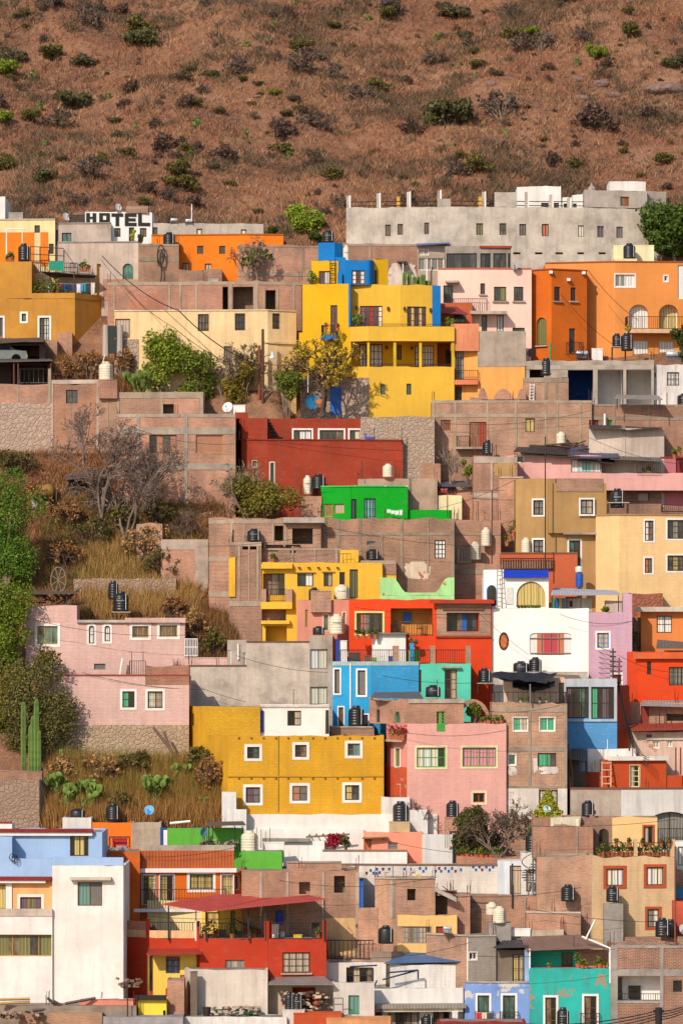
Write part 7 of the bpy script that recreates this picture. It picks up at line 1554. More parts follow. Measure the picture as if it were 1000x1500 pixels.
# --- white stepped terraces
WT=stucco('ece4da',var=.08,streak=.2);Yw2=D(1240)
f=house('long white terrace wall under the mustard house',[(328,.4),(575,0),(640,.3)],1193,1230,WT,Y=D(1222)+.8,back=3,par=.05,name='terrace_wall',cat='wall',roof=CONL)
house('stepped white stair wall at the mustard house corner',[(325,.5),(346,0)],1160,1225,stucco('d9d4d0',var=.06),Y=D(1216)+.2,back=.4,name='stair_wall',cat='wall',par=.01);house('lower step of the white stair wall',[(344,.2),(361,0)],1186,1225,stucco('d9d4d0',var=.06),Y=D(1216)-.1,back=.4,name='stair_wall',cat='wall',par=.01)
house('pale wall post between the mustard and pink houses',[(558,.2),(600,0)],1168,1200,stucco('dcd4cc',var=.06),Y=D(1216)+.4,back=.6,name='stair_wall',cat='wall',par=.01)
house('tall white ledge wall under the pink house tanks',[(598,.2),(626,0)],1186,1225,stucco('d5d0cc',var=.06),Y=D(1222)+.4,back=2,name='wall',cat='wall',par=.02);block('tan tank base on the white ledge','plinth','plinth',570,1204,600,1222,D(1222)-.6,1.4,stucco('d5b78c'))
f=house('white walled patio with a small high window and bougainvillea',[(362,.5),(440,.3),(532,0)],1215,1262,WT,Y=Yw2+1.6,back=3,par=.4,wins=[w(497,1224,505,1231,'n','k',1)]);
f2=house('white block wall in front of the patio',[(415,.3),(475,0)],1232,1275,stucco('eee8e2',var=.06),Y=Yw2+.1,back=3,par=.05);slab(f2,'concrete_edge',CONG,385,455,1228,1233,.3)
f3=house('low white parapet house beside the coral room',[(472,.2),(596,0)],1247,1278,stucco('ebe4dc',var=.08),Y=Yw2-.9,back=3,par=.2,cap=plain('8a6a58',.9))
m=MB()
for k in range(6):a=P(452+k*10,1225-k*.6,Yw2+.6);m.tube([a,a+Vector((.05,1.2,.05))],.05,4)
m.tube([P(448,1226,Yw2+.7),P(512,1222,Yw2+.7)],.06,5);tag(m.build('pergola',plain('8a7460',.9)),'weathered wooden pergola over the white patio','pergola')
leafy('bougainvillea','crimson bougainvillea in the white patio','shrub',488,1246,Yw2-.2,34,24,L_RED,700,.08,260,trunk=False,clumps=7);leafy('shrub','olive shrub beside the crimson bougainvillea','shrub',508,1246,Yw2-.1,26,20,L_OLIVE,450,.08,261,trunk=False,clumps=6)
f=house('coral pink flat roofed room with a small louvred window',[(532,.6),(545,.3),(566,.25),(618,0)],1219,1265,stucco('ee9378',var=.06,streak=.1),Y=Yw2+.2,back=3,par=.1,wins=[w(568,1234,582,1244,'s','s',1,4),w(533,1229,544,1246,'o','o',1,kind='door')]);sheet(f.root,'lean_to',sheetm('8a7a4a'),[(530,1229,Yw2),(568,1227,Yw2),(564,1223,Yw2+2),(534,1224,Yw2+2)])
house('plain light grey wall beside the coral room',[(618,.2),(666,0)],1222,1265,stucco('d2cdc9',var=.05),Y=Yw2-.2,back=3,par=.1);post(664,1222,1268,Yw2-.5,'dark steel post at the end of the light grey wall',IRON,.08)
f=house('long whitewashed brick wall pierced by blue and red holes',[(488,.8),(600,.3),(755,0)],1268,1335,stucco('e6d9cb',var=.1,streak=.3,brick=.6),Y=D(1312)+.8,back=2,par=.3,cap=plain('7a6252',.9),name='pierced_wall',cat='wall',wins=[w(x,y,x+3.6,y+4.4,'B' if (i*7)% 5 else 'r','B' if (i*7)% 5 else 'R',1,ft=.02,rec=.05)for i,(x,y)in enumerate([(535,1277),(541,1273),(545,1277),(550,1271),(554,1276),(559,1271),(568,1271),(535+14,1277.5),(590,1271),(599,1271),(604,1275),(613,1270),(618,1274),(622,1270),(636,1274),(641,1270),(644,1274),(650,1270),(655,1274),(660,1270),(665,1274),(673,1272),(691,1268),(695,1272),(700,1268),(704,1272),(710,1268),(715,1272),(720,1268)])])
f=house('pale blue white stair block at the end of the pierced wall',[(729,.3),(763,0)],1262,1330,stucco('d5d8dd',var=.06),Y=D(1318),back=2,par=.05,wins=[w(746,1268,763,1310,'b','l',1,kind='door')]);f=house('white brick tank corner beside a grey spiral stair',[(763,.2),(792,0)],1249,1330,stucco('e0dad2',var=.08,brick=.4),Y=D(1318)-.2,back=2,par=.02,wins=[w(770,1275,777,1306,'b','l',1,kind='door')])
m=MB();c=P(780,1312,D(1318)-1)
for k in range(12):t=k*.45;m.box(c+Vector((.32*math.cos(t),.32*math.sin(t),.16*k+.1)),Vector((math.cos(t),math.sin(t),0))*.34,Vector((-math.sin(t),math.cos(t),0))*.14,(0,0,.035))
m.tube([c,c+Vector((0,0,2.3))],.05,6);m.tube([c+Vector((.66*math.cos(k*.45),.66*math.sin(k*.45),.16*k+.9))for k in range(12)],.03,5)
tag(m.build('spiral_stair',plain('6a7278',.5)),'grey metal spiral stair below the white tank corner','stair')
# --- brick houses in the centre bottom
Yb1=D(1400)
f=house('brick house with two shadowed openings behind the red roofed terrace',[(354,.6),(412,.4),(525,0)],1274,1410,brickm('b98063',worn=.35),Y=Yb1+1.2,back=4,par=.1,wins=[hole(438,1292,454,1310,1),hole(489,1283,505,1308,1)]);frame(f,[],[(380,384,1278,1400),(419,423,1278,1400),(472,475,1278,1400),(521,526,1278,1400)],CONP);band(f,'tan_render',stucco('d3ab79',peel=.35,under='b07a5c'),475,525,1345,1400,0,.02)
house('brick parapet block topping the shadowed brick house',[(420,.5),(500,.9)],1264,1276,BRP,Y=Yb1+1.6,back=2,par=.05,cap=CON)
f=house('narrow blue wall in the gap between brick houses',[(525,.3),(532,0)],1290,1345,stucco('2a62b5'),Y=Yb1+1,back=2,name='wall',cat='wall',par=.02);house('low brick wall in the gap beside the blue wall',[(524,.2),(553,0)],1331,1400,BRP,Y=Yb1+.5,back=3,name='brick_wall',cat='wall',par=.02,roof=stucco('9aa5b5'))
f=house('square brick tower house with one small square window',[(549,.9),(574,0),(637,.6)],1288,1400,brickm('b98266',worn=.3),Y=Yb1-.2,back=3,par=.05,cap=CON,wins=[hole(596,1302,609,1319,1)]);frame(f,[],[(572,577,1290,1345)],CONP)
for px in (563,601):m=MB();m.tube([P(px,1287,Yb1+.6),P(px,1277,Yb1+.6)],.1,6);m.tube([P(px-2,1277,Yb1+.6),P(px+6,1277,Yb1+.6)],.07,5);tag(m.build('roof_stub',CON),'concrete stub on the brick tower, %s' % ('nearer the blue wall' if px<580 else 'nearer the yellow block'),'stub')
block('small yellow block on the brick tower roof','yellow_block','block',609,1282,616,1289,Yb1+.4,.3,stucco('d8bd4a'))
f=house('peach walled workshop with a broad glazed front',[(575,.4),(669,0)],1341,1425,stucco('ecb974',var=.07,streak=.25),Y=Yb1-.5,back=3,par=.05,wins=[w(579,1357,631,1382,'s','dlmzld',8,3),w(638,1357,652,1375,'n','R',1)]);
f=house('roofless brick stair enclosure beside the brick tower',[(636,.4),(688,0)],1310,1400,BRP,Y=Yb1+.3,back=3,par=.05,wins=[hole(637,1312,655,1340,1.5)]);m=MB();m.strip([f.xy(655),f.xy(688)],0,.01,0,.01)
m=MB();m.box(P(652,1310,Yb1-.2),P(668,1318,Yb1-.2)-P(652,1310,Yb1-.2),(0,.3,0),(0,0,.12));tag(m.build('sloping_beam',CONL),'sloping concrete beam beside the brick tower','beam')
f=house('long brick yard wall with grass along its top',[(655,.6),(770,.3),(845,0)],1312,1390,brickm('ba8062',worn=.3),Y=D(1385)+1.8,back=3,par=.05);frame(f,[(1340,1343,770,845)],[(684,688,1315,1385),(768,771,1315,1385)],CONP)
house('lower brick wall stepping behind the cream tanks',[(668,.3),(720,0)],1332,1390,BR,Y=D(1385)+.6,back=2,name='brick_wall',cat='wall',par=.02);house('curved brick terrace wall under two black tanks',[(770,.8),(800,.1),(850,0)],1338,1420,BRP,Y=D(1400)+.4,back=3,par=.1,cap=CONL)
f=house('blotchy concrete ledge under two black tanks',[(818,.2),(908,0)],1312,1345,concrete('b0a293'),Y=D(1375)+.8,back=2,par=.1,name='ledge',cat='ledge');house('grey side wall beside the lowest red framed window',[(884,.3),(912,0)],1324,1400,CONG,Y=D(1395),back=3,par=.05,name='wall',cat='wall')
tank(821,1295,842,1320,D(1385)+.2,'black tank on the blotchy ledge, nearer the spiral stair','kt');tank(887,1297,906,1321,D(1385)-.2,'black tank on the blotchy ledge in front of the tan house','kt')
tank(711,1321,729,1340,D(1400)+.5,'cream tank behind its twin on the brick yard','ct');tank(721,1327,741,1352,D(1405),'cream tank in front of its twin on the brick yard','ct');block('ribbed concrete base under the cream twin tanks','plinth','plinth',715,1352,748,1372,D(1410)+.2,1.4,CONG)
tank(554,1355,576,1382,D(1405)-1.6,'large black tank on the railed roof by the peach workshop','ks');heater(655,1368,D(1420)-.4,13,'silver solar heater on the grey block house',side=1)
# --- grey block house, blue house, teal house
Yl3=D(1500)
f=house('grey concrete block house with a tiny white window',[(624,2.2),(684,.2),(685,0),(726,.3)],1372,1445,[brickm('ad7f68',worn=.5),brickm('ad7f68',worn=.5),stucco('a5998c',brick=1,var=.08)],Y=Yl3+3,back=4,par=.05,cap=CONL,wins=[w(685.5,1394,699,1407,'w','d',2,t=1)])
m=MB();c=f.xy(684.5);m.tube([(c[0],c[1]-.06,f.zr(1500)),(c[0],c[1]-.06,f.zr(1374))],.05,6);m.build('drain_pipe',FR['w'],f.root)
f=house('peeling light blue house with white trimmed tall windows',[(680,.3),(775,0)],1440,1530,stucco('7f9fd8',var=.1,peel=.48,under='c9c2bb',streak=.3),Y=Yl3+2.2,back=4,par=.05,cap=CONL,wins=[w(696,1455,719,1512,'n','nn',2,2,t=3,kind='door'),w(733,1455,757,1512,'n','nn',2,2,t=3,kind='door')]);rail(f,732,758,1482,1510,.3);rail(f,696,722,1482,1510,.3)
laundry(696,722,1483,Yl3+1.7,3,18,'red and beige clothes hung on the light blue house balcony',['d02a3c','d8c2a0','4a4a58'],.02)
f=house('dim porch room with a dark canopy on the light blue house',[(725,.3),(768,0)],1392,1442,stucco('7a6c5e',var=.2),Y=Yl3+3.2,back=3,par=.02,wins=[w(750,1398,767,1440,'k','yl',2,1,kind='door',bars=4)]);sheet(f.root,'dark_canopy',sheetm('3c3a3c',ra=.1),[(722,1389,Yl3+2.6),(774,1388,Yl3+2.6),(768,1377,Yl3+6),(738,1377,Yl3+6)]);block('pale blue pier beside the porch room','pier','pier',768,1392,775,1442,Yl3+2.6,.4,stucco('9ab5dc'))
f=house('flat concrete roof house behind the light blue house',[(730,.3),(825,0)],1362,1400,concrete('c2ad96'),Y=Yl3+6,back=3,par=.02,roof=concrete('8f8a84'));block('white roof edge strip behind the light blue house','roof_edge','edge',738,1360,776,1364,Yl3+6,.4,WHITE)
f=house('flaking teal house with two brown doors and a turquoise terrace room',[(775,.3),(895,0)],1419,1530,stucco('2fb0a4',var=.1,peel=.5,under='a5856c',streak=.4),Y=Yl3+1.6,back=4,par=.02,wins=[w(795,1458,817,1512,'b','mk',2,3,t=3,kind='door'),w(852,1456,876,1512,'b','mk',2,3,t=3,kind='door')]);rail(f,850,877,1484,1510,.3)
u=vol(f.root,[(776,2.0),(894,1.8)],1393,1420,stucco('1fae90',var=.06),Yl3+1.6,back=.4,par=.02,drop=0,name='terrace_room',wins=[w(822,1395,838,1419,'n','kk',2,kind='door')]);vol(f.root,[(846,1.7),(890,1.6)],1391,1420,BRP,Yl3+1.6,back=.3,par=.02,drop=0,name='terrace_back')
sheet(f.root,'rusty_roof',sheetm('8a6a5c',rust='5c4034',ra=.7),[(770,1393,Yl3+1.9),(892,1389,Yl3+1.9),(850,1370,Yl3+6),(762,1373,Yl3+6)])
for px in (775.5,892):m=MB();m.tube([P(px,1420,Yl3+2),P(px,1390,Yl3+2)],.05,6);m.build('post',FR['w'],f.root)
m=MB();m.tube([P(893,1440,Yl3+1.4),P(893,1389,Yl3+1.4),P(852,1372,Yl3+2.4)],.06,6);m.build('drain_pipe',FR['w'],f.root)
for k in range(7):pot([846,852,858,872,878,884,804][k],1420,Yl3+1.9,[26,16,12,13,20,14,11][k],'green potted plant on the teal house terrace edge',270+k,group='pots on the teal terrace')
post(857,1347,1376,Yl3+2,'white slanted pole above the rusty teal house roof',FR['w'],.05,lean=14)
tank(815,1475,833,1503,Yl3-.6,'black tank in front of the teal house','kt');tank(959,1344,980,1372,D(1400)-.4,'black tank beside the edge dish on the far brick roof','kt');tank(972,1346,991,1372,D(1400)+.4,'dark tank overlapped by the black one on the far brick roof','ks');dish(1000,1362,D(1400),8,'white dish cut by the edge on the brick roof','e6e2de',pole=12)
f=house('brick house with a white balcony recess and a small dark window',[(894,.3),(1060,0)],1386,1530,brickm('9c6450',worn=.25),Y=Yl3+1,back=4,par=.2,wins=[dict(hole(904,1430,966,1466,1.2),rm=WHITE),w(985,1436,998,1453,'k','k',1)]);frame(f,[(1385,1389),(1420,1430),(1466,1470,900,970)],[(894,904,1386,1530),(966,971,1389,1500)],CONG);rail(f,904,966,1456,1466,.02,ends=False)
c=f.xy(930);m=MB();m.abox(c[0]-.35,c[0]+.35,c[1]+1.06,c[1]+1.12,f.zr(1466),f.zr(1446));m.build('balcony_door',PANE['k'],f.root);m=MB();m.abox(c[0]-1.2,c[0]-.7,c[1]+1.06,c[1]+1.12,f.zr(1466),f.zr(1434));m.build('balcony_window',PANE['d'],f.root)
f=house('red walled house corner at the edge by the far brick roof',[(985,.2),(1060,0)],1320,1400,stucco('c2553c'),Y=D(1400)+.8,back=3,par=.1);house('brick roof ledge under the far tanks',[(908,.3),(1060,0)],1372,1395,BR3,Y=D(1400)+.2,back=3,par=.1);block('blue bin at the edge beside the tan house','bin','bin',986,1300,1004,1316,D(1330),.8,plain('2f7fb0',.5));house('brick yard beside the tan house at the edge',[(986,.2),(1060,0)],1278,1330,BR,Y=D(1330)+.6,back=3,par=.1)
f=house('white house strip at the edge beside the tan terrace',[(984,.2),(1060,0)],1233,1285,WHITE,Y=D(1300)+2,back=2,par=.05,wins=[w(992,1240,1004,1268,'s','w',2)])
post(988,1240,1400,D(1400)-1,'thin red brown mast at the edge',plain('8a4a38',.8),.05,'mast','mast')
for k,px in enumerate((748,796,862)):post([750,808,860][k],[1265,1335,1250][k],[1330,1385,1310][k],D(1350)-k*.3,['tall dark roof pole before the pale stair block','dark pole on the brick yard wall','thin pole before the tan house'][k],IRON,.06)
antenna(866,1253,1312,D(1360),'long cross bar antenna mast before the tan house',3,90)
# --- white bottom house with blue roof
Yn2=Yl3+2.6
f=house('white house with a blue sheet roof and a wide barred ground floor',[(478,.5),(545,.2),(547,0),(678,.4)],1448,1530,stucco('e6e0d8',var=.07,streak=.25),Y=Yn2,back=4,par=.05,wins=[w(549,1482,560,1497,'s','d',1),w(568,1481,614,1520,'k','lkml',4,2,bars=6),w(634,1480,658,1520,'k','mlk',3,2,bars=4)]);slab(f,'porch_roof',sheetm('9a8f86'),545,680,1470,1476,.9);slab(f,'porch_fascia',stucco('efe2c2'),558,676,1476,1481,.7)
u=vol(f.root,[(571,1.2),(614,1.0),(677,1.2)],1413,1450,[stucco('dcd8d2',brick=.2),stucco('eee6de',var=.05,brick=.5)],Yn2,back=3.5,par=.02,drop=0,name='upper_wall',roof=sheetm('4a72a0',ra=.25));sheet(f.root,'blue_roof_sheet',sheetm('4a6f9c',rust='8a8a92',ra=.3),[(562,1412,Yn2+.9),(680,1409,Yn2+.9),(672,1396,Yn2+3.3),(600,1395,Yn2+3.3)])
v=vol(f.root,[(478,2.4),(572,2.2)],1410,1450,stucco('ddd2c6',var=.1,streak=.4),Yn2,back=2,par=.02,drop=.3,name='rear_wall',wins=[w(507,1417,546,1442,'k','klkm',4,2,rec=.3),w(565,1412,571,1448,'n','m',1,kind='door')]);v.root=f.root
m=MB()
for p,q in (((512,1416,.6),(552,1414,.6)),((546,1418,.6),(546,1460,.6)),((565,1425,.2),(612,1421,.2)),((612,1421,.2),(612,1434,.2)),((560,1435,.4),(612,1421,.3)),((540,1460,.6),(552,1436,.6))):m.tube([P(p[0],p[1],Yn2+p[2]),P(q[0],q[1],Yn2+q[2])],.05,5)
tag(m.build('awning_support',plain('2c3a56',.5)),'dark steel awning support on the white house roof','frame')
tank(616,1485,634,1512,Yn2-1.2,'black tank before the barred ground floor','kt');block('white gas cylinder cabinet before the barred ground floor','cabinet','cabinet',662,1482,670,1503,Yn2-.6,.3,WHITE)
f=house('railed flat roof house between the red house and the peach workshop',[(476,.4),(560,.1),(640,0)],1406,1460,concrete('bba48c'),Y=Yn2+3.4,back=4,par=.02,roof=concrete('8a857e'));rail(f,478,546,1378,1406,-.1,ends=False,step=.24,r=.02);rail(Fac([(543,0),(640,.2)],Yn2+4.6),545,600,1372,1400,0,root=f.root,ends=False,step=.22,r=.02)
block('brick and concrete kerb on the railed roof','kerb','kerb',543,1394,590,1408,Yn2+3.0,.5,concrete('a08c7c'));dish(524,1357,Yb1+1,4,'small dark dish on the tan rendered brick wall','6a6058',pole=3)
# --- red house with red roof terrace
RDH=stucco('b93a20',var=.08,streak=.15);Yrd=D(1430);YL=stucco('efc95a',var=.05,streak=.12)
f=house('red house with a railed terrace beneath a red sheet roof',[(184,1.6),(215,.6),(292,.3),(293,-.3),(392,-.3),(393,-.8),(478,-.5)],1376,1490,[RDH],Y=Yrd,back=6,par=.02,roof=concrete('a5968a'),wins=[w(330,1406,358,1428,'s','zlz',3,2),w(414,1395,454,1425,'k','llll',4,3,sill=1,bars=0),w(244,1404,263,1427,'B','bz',2,2,bars=4),w(219,1400,224,1452,'k','k',1,kind='door')])
band(f,'yellow_face',YL,216,219,1397,1460,0,.03);band(f,'yellow_face',YL,224.5,243,1397,1460,0,.03);band(f,'yellow_face',YL,264,288,1397,1430,0,.03);band(f,'yellow_face',YL,243,264,1428,1450,0,.03);band(f,'yellow_face',YL,243,264,1397,1403,0,.03)
m=MB();m.strip(f.poly(184,215),f.zr(1365),f.zr(1352),-.15,0);m.build('lattice_parapet',brickm('c2744c',worn=.1),f.root);m=MB();m.strip(f.poly(184,291),f.zr(1376.2),f.zr(1365),-.15,.0);m.build('parapet',stucco('e9b98a'),f.root)
sheet(f.root,'porch_roof',sheetm('a83a2c',ra=.1),[(214,1399,Yrd-.8),(296,1398,Yrd-1),(292,1386,Yrd+1),(220,1388,Yrd+1)])
for a,b,t in ((214,219,1348),(286,292,1351),(387,394,1350),(472,478.5,1349)):m=MB();m.strip(f.poly(a,b),f.zr(1377),f.zr(t),-.25,.01);m.build('terrace_pier',RDH,f.root)
rail(f,219,286,1353,1377,-.08,ends=False,step=.15);rail(f,294,387,1353,1379,-.08,ends=False,step=.15);rail(f,394,472,1352,1376,-.08,ends=False,step=.15)
bk=vol(f.root,[(216,5.2),(296,4.8),(450,4.6)],1320,1378,[stucco('efd9a0',var=.06),YL],Yrd,back=.5,par=.02,drop=.3,name='terrace_back_wall',wins=[w(303,1336,322,1358,'y','yy',2,2),w(338,1334,344,1376,'k','m',1,kind='door')]);bk.root=f.root
RS=sheetm('c2463c',rust='b09a8c',ra=.25)
sheet(f.root,'red_roof_sheet',RS,[(237,1325,Yrd-1),(300,1336,Yrd-1.4),(418,1309,Yrd+5.4),(320,1311,Yrd+5)]);sheet(f.root,'red_roof_sheet',RS,[(300,1336,Yrd-1.35),(480,1318,Yrd-.9),(440,1309,Yrd+5),(418,1309,Yrd+5.3)])
for px,t,dy in ((247,1325,.3),(287,1334,-.2),(302,1334,-.4),(364,1328,-.5),(389,1326,-.6),(475,1318,-.6)):m=MB();m.tube([P(px,1378,Yrd+dy),P(px,t,Yrd+dy)],.05,6);m.build('roof_post',FR['w']if px==287 else IRON,f.root)
m=MB();c=P(409,1354,Yrd+3);m.lathe(c,[(0,0),(.2,0),(.21,.4),(.2,.42),(.21,.8),(0,.82)],14);tag(m.build('drum',plain('2238b0',.5)),'blue plastic drum on the red house terrace','drum')
for k,(px,wd,h,c)in enumerate(((402,12,20,'e6e0d8'),(414,6,9,'e8e4de'),(441,8,6,'2a8ac0'),(462,10,22,'2a2626'),(352,14,10,'4a7a4a'),(326,10,12,'6a5a50'),(436,12,5,'e0c040'))):block(['tall white cabinet','white bucket','blue basin','dark cupboard','green crate','brown stool box','yellow tray'][k]+' on the red house terrace',['cabinet','bucket','basin','cupboard','crate','box','tray'][k],['cabinet','bucket','basin','cupboard','crate','box','tray'][k],px-wd/2,1374-h,px+wd/2,1375,Yrd+1+(k % 3)*.6,.4,plain(c,.6))
for k in range(12):pot([300,308,316,340,346,360,366,372,378,466,470,224][k],1376,Yrd+.6+(k % 3)*.5,[22,30,16,26,14,18,12,20,16,18,12,20][k],'leafy pot plant on the red house terrace',290+k,lm=[L_HEDGE,L_OLIVE,L_RED][k % 3],group='pot plants on the red house terrace')
m=MB()
for k in range(5):m.tube([P(340+k*6,1345+k*2.6,Yrd+3.6),P(368+k*2,1358+k*2,Yrd+3.4)],.03,4)
tag(m.build('folded_frame',IRON),'dark folded metal frame under the red roof','frame')
f=house('white rendered yard wall in front of the red house',[(268,3.4),(279,.3),(392,0)],1421,1500,stucco('d8c9ba',var=.1,streak=.35,peel=.08),Y=Yl3+1.8,back=.3,par=.02,name='yard_wall',cat='wall');house('brick side wall beside the yellow gate',[(245,.5),(270,0)],1436,1515,BRP,Y=Yl3+.6,back=2,par=.02,name='brick_wall',cat='wall');block('dark upright pier at the yard wall corner','pier','pier',279,1423,289,1490,Yl3+1.2,.4,concrete('7a6a5e'))
house('white coping along the bottom of the yard',[(262,.4),(420,0)],1490,1515,stucco('e9e2da'),Y=Yl3-.2,back=1.6,par=.02,name='yard_wall',cat='wall')
m=MB();c=P(303,1491,Yl3+.9);m.lathe(c,[(0,0),(.17,0),(.25,.58),(.27,.6),(.25,.62),(0,.6)],16);tag(m.build('bucket',plain('2f2c2c',.5)),'dark bucket in the yard of the red house','bucket')
m=MB()
for k in range(2):m.tube([P(266+k*6,1488,Yl3+1.0),P(264+k*6,1450,Yl3+1.5)],.04,5)
for k in range(7):m.tube([P(266,1484-k*5,Yl3+1.05),P(272,1484-k*5,Yl3+1.05)],.035,5)
tag(m.build('ladder',plain('8a6a3a',.8)),'wooden ladder leaning in the red house yard','ladder')
rr=random.Random(8)
def heap(name,label,cat,x0,x1,y,Y,n,mats,hmax=.6):
    m=MB()
    for k in range(n):
        c=P(rr.uniform(x0,x1),y,Y+rr.uniform(-.6,.6))+Vector((0,0,rr.uniform(0,hmax)));a=rr.uniform(0,3);q=rr.uniform(.03,.13);m.box(c,Vector((math.cos(a),math.sin(a),rr.uniform(-.3,.3)))*q*1.4,Vector((-math.sin(a),math.cos(a),0))*q,(0,0,q*.6),rr.randrange(len(mats)))
    tag(m.build(name,mats),label,cat)['kind']='stuff'
heap('rubble_heap','heap of rubble and bottles in the red house yard','rubble',310,380,1490,Yl3+1,80,[BR,CON,plain('3a5a3a',.4),plain('8a7a6a',.9)]);heap('junk_heap','junk and tools heaped under the tin porch','junk',415,480,1478,Yl3+1.6,120,[RUST,CON,plain('a33a2a',.7),plain('3a3634',.8),plain('c9b79a',.8)],1.0)
f=house('tin roofed open porch by the red house yard',[(391,.3),(490,0)],1440,1500,stucco('cbb79f',var=.12),Y=Yl3+2.6,back=2,par=.02,name='porch',cat='porch',wins=[hole(428,1446,462,1478,1.2)]);sheet(f.root,'tin_roof',sheetm('8f8680'),[(393,1443,Yl3+.9),(490,1443,Yl3+.9),(474,1431,Yl3+3.6),(398,1432,Yl3+3.6)])
tank(417,1453,430,1480,Yl3+.6,'black tank under the tin porch, nearer the yard wall','kt');tank(428,1455,443,1480,Yl3+.5,'black tank under the tin porch, nearer the junk','kt');block('white plinth under the porch tanks','plinth','plinth',414,1479,446,1500,Yl3+.1,1.2,stucco('d8cfc5'));block('red tiled low store at the bottom edge','tiled_store','store',430,1484,500,1510,Yl3-.3,1.5,stucco('c9542c'));block('peach brick store at the bottom edge','store','store',478,1492,572,1520,Yl3-1,2,stucco('dd9a68'))
f=house('pale side wall with a green door panel beside the tin porch',[(488,.6),(548,0)],1440,1500,stucco('ccc3ba',var=.1,streak=.3),Y=Yl3+.9,back=.4,par=.02,name='yard_wall',cat='wall',wins=[w(510,1458,526,1486,'G','q',2,kind='door',t=0)]);m=MB()
for p in ((489,1462),(502,1462)):m.tube([P(p[0],1480,Yl3+.4),P(p[0],p[1],Yl3+.4)],.03,4)
for y in (1462,1471):m.tube([P(489,y,Yl3+.4),P(502,y,Yl3+.4)],.03,4)
tag(m.build('metal_rack',FR['s']),'small metal rack beside the green door panel','rack')
f=house('yellow gate house with a black notice panel below the red house',[(203,.2),(244,0)],1464,1510,stucco('efd045',var=.05),Y=Yl3+.2,back=2,par=.05,wins=[w(239,1480,243,1494,'k','k',1)]);slab(f,'dark_roof_edge',plain('2c2828',.9),199,244,1458,1464.5,.3)
# --- orange house with ribbed parapet
OH=stucco('d9691c',var=.08,streak=.2);Yo2=D(1340)
f=house('orange house with barred doors below a ribbed orange parapet',[(191,.8),(207,0),(343,.3),(354,1)],1278,1345,OH,Y=Yo2,back=4,par=.02,wins=[w(207,1280,229,1326,'w','ky',1,1,t=1.6,kind='door',rec=.1),w(233,1280,256,1326,'w','yk',1,t=1.6,kind='door'),w(274,1276.5,316,1307,'n','yyy',3,t=4,bars=9),w(323,1280,343,1316,'w','y',2,t=1.6,kind='door',bars=4),w(345,1282,352,1304,'w','m',1)])
for a,b in ((209,227.5),(235,254)):
    q0,q1=f.xy(a),f.xy(b);m=MB()
    for k in range(6):x=q0[0]+(q1[0]-q0[0])*k/5;m.tube([(x,q0[1]-.04,f.zr(1326)),(x,q0[1]-.04,f.zr(1282))],.016,4)
    for y in (1288,1296,1304):m.tube([(q0[0],q0[1]-.04,f.zr(y)),(q1[0],q0[1]-.04,f.zr(y))],.016,4)
    m.build('grille',IRON,f.root)
slab(f,'white_beam',WHITE,205,345,1272,1278,.25);m=MB();m.strip(f.poly(207,343),f.zr(1272),f.zr(1246),-.1,.1);m.build('ribbed_parapet',sheetm('b3561c',rust='8a4016',ra=.2),f.root)
slab(f,'balcony_slab',WHITE,195,330,1330,1335,.8);rail(f,196,330,1302,1331,.7,step=.16,mat=RUST);frame(f,[(1238,1246,205,343)],[],CON)
f=house('orange block next to the white corner house',[(153,.4),(205,0)],1248,1320,stucco('d5651f'),Y=Yo2-.8,back=4,par=.05);house('orange lower wall beneath the orange block, cast shadow put into its colour',[(181,.3),(207,0)],1281,1345,stucco('a8481c'),Y=Yo2-.6,back=3,par=.02)  # shadow cast by the white corner house is put into the lower wall's colour
f=house('bright orange rooftop room behind the orange block',[(134,.3),(194,0)],1205,1252,stucco('f0761c',var=.05),Y=D(1272)+2,back=3,par=.05);house('rough grey plastered wall with green paint remains',[(193,.3),(236,0)],1205,1262,concrete('b09c88'),Y=D(1272)+1.6,back=2.6,par=.05)
m=MB();c=P(176,1243,D(1272));
for px in (161,190):m.tube([P(px,1243,D(1272)-.2),P(px,1226,D(1272)-.2)],.04,5);m.tube([P(px,1226,D(1272)-.2),P(px,1226,D(1272)+.8)],.04,5)
m.tube([P(161,1226,D(1272)-.2),P(190,1226,D(1272)-.2)],.04,5);tag(m.build('steel_cradle',IRON),'dark steel cradle on the orange roof','frame');block('red box inside the steel cradle','red_box','box',165,1228,186,1240,D(1272)+.3,.6,plain('b0202a',.6));heap('rubble_heap','grey rubble heaped below the steel cradle','rubble',152,196,1247,D(1270)-1,40,[CON,CONG],.3)
house('small white tank base beside the orange rooftop room',[(92,.2),(134,0)],1198,1222,stucco('e2dad2',var=.1),Y=D(1272)+2.2,back=2.2,par=.02,name='plinth',cat='plinth');tank(103,1184,125,1200,D(1272)+3,'wide black tank on the small white base','ks');tank(156,1177,176,1202,D(1272)+3.4,'black tank on the bright orange rooftop room','kt');dish(219,1187,D(1272)+3,7.5,'sky blue dish on the orange roof','5ba8dd',yaw=-.2,pole=13)
post(249,1203,1206,D(1272)+1.8,'white plank lying across the orange roof',FR['w'],.08,lean=30)
GR2=stucco('5fae3a',var=.08,peel=.1,under='b8a890');f=house('green rooftop wall with a blue door edge',[(235,.2),(245,.1),(357,0)],1213,1262,[stucco('1f4f8a'),GR2],Y=D(1272)+1.2,back=.4,par=.02,name='garden_wall',cat='wall');band(f,'white_strip',WHITE,240,245.5,1216,1240,0,.04)
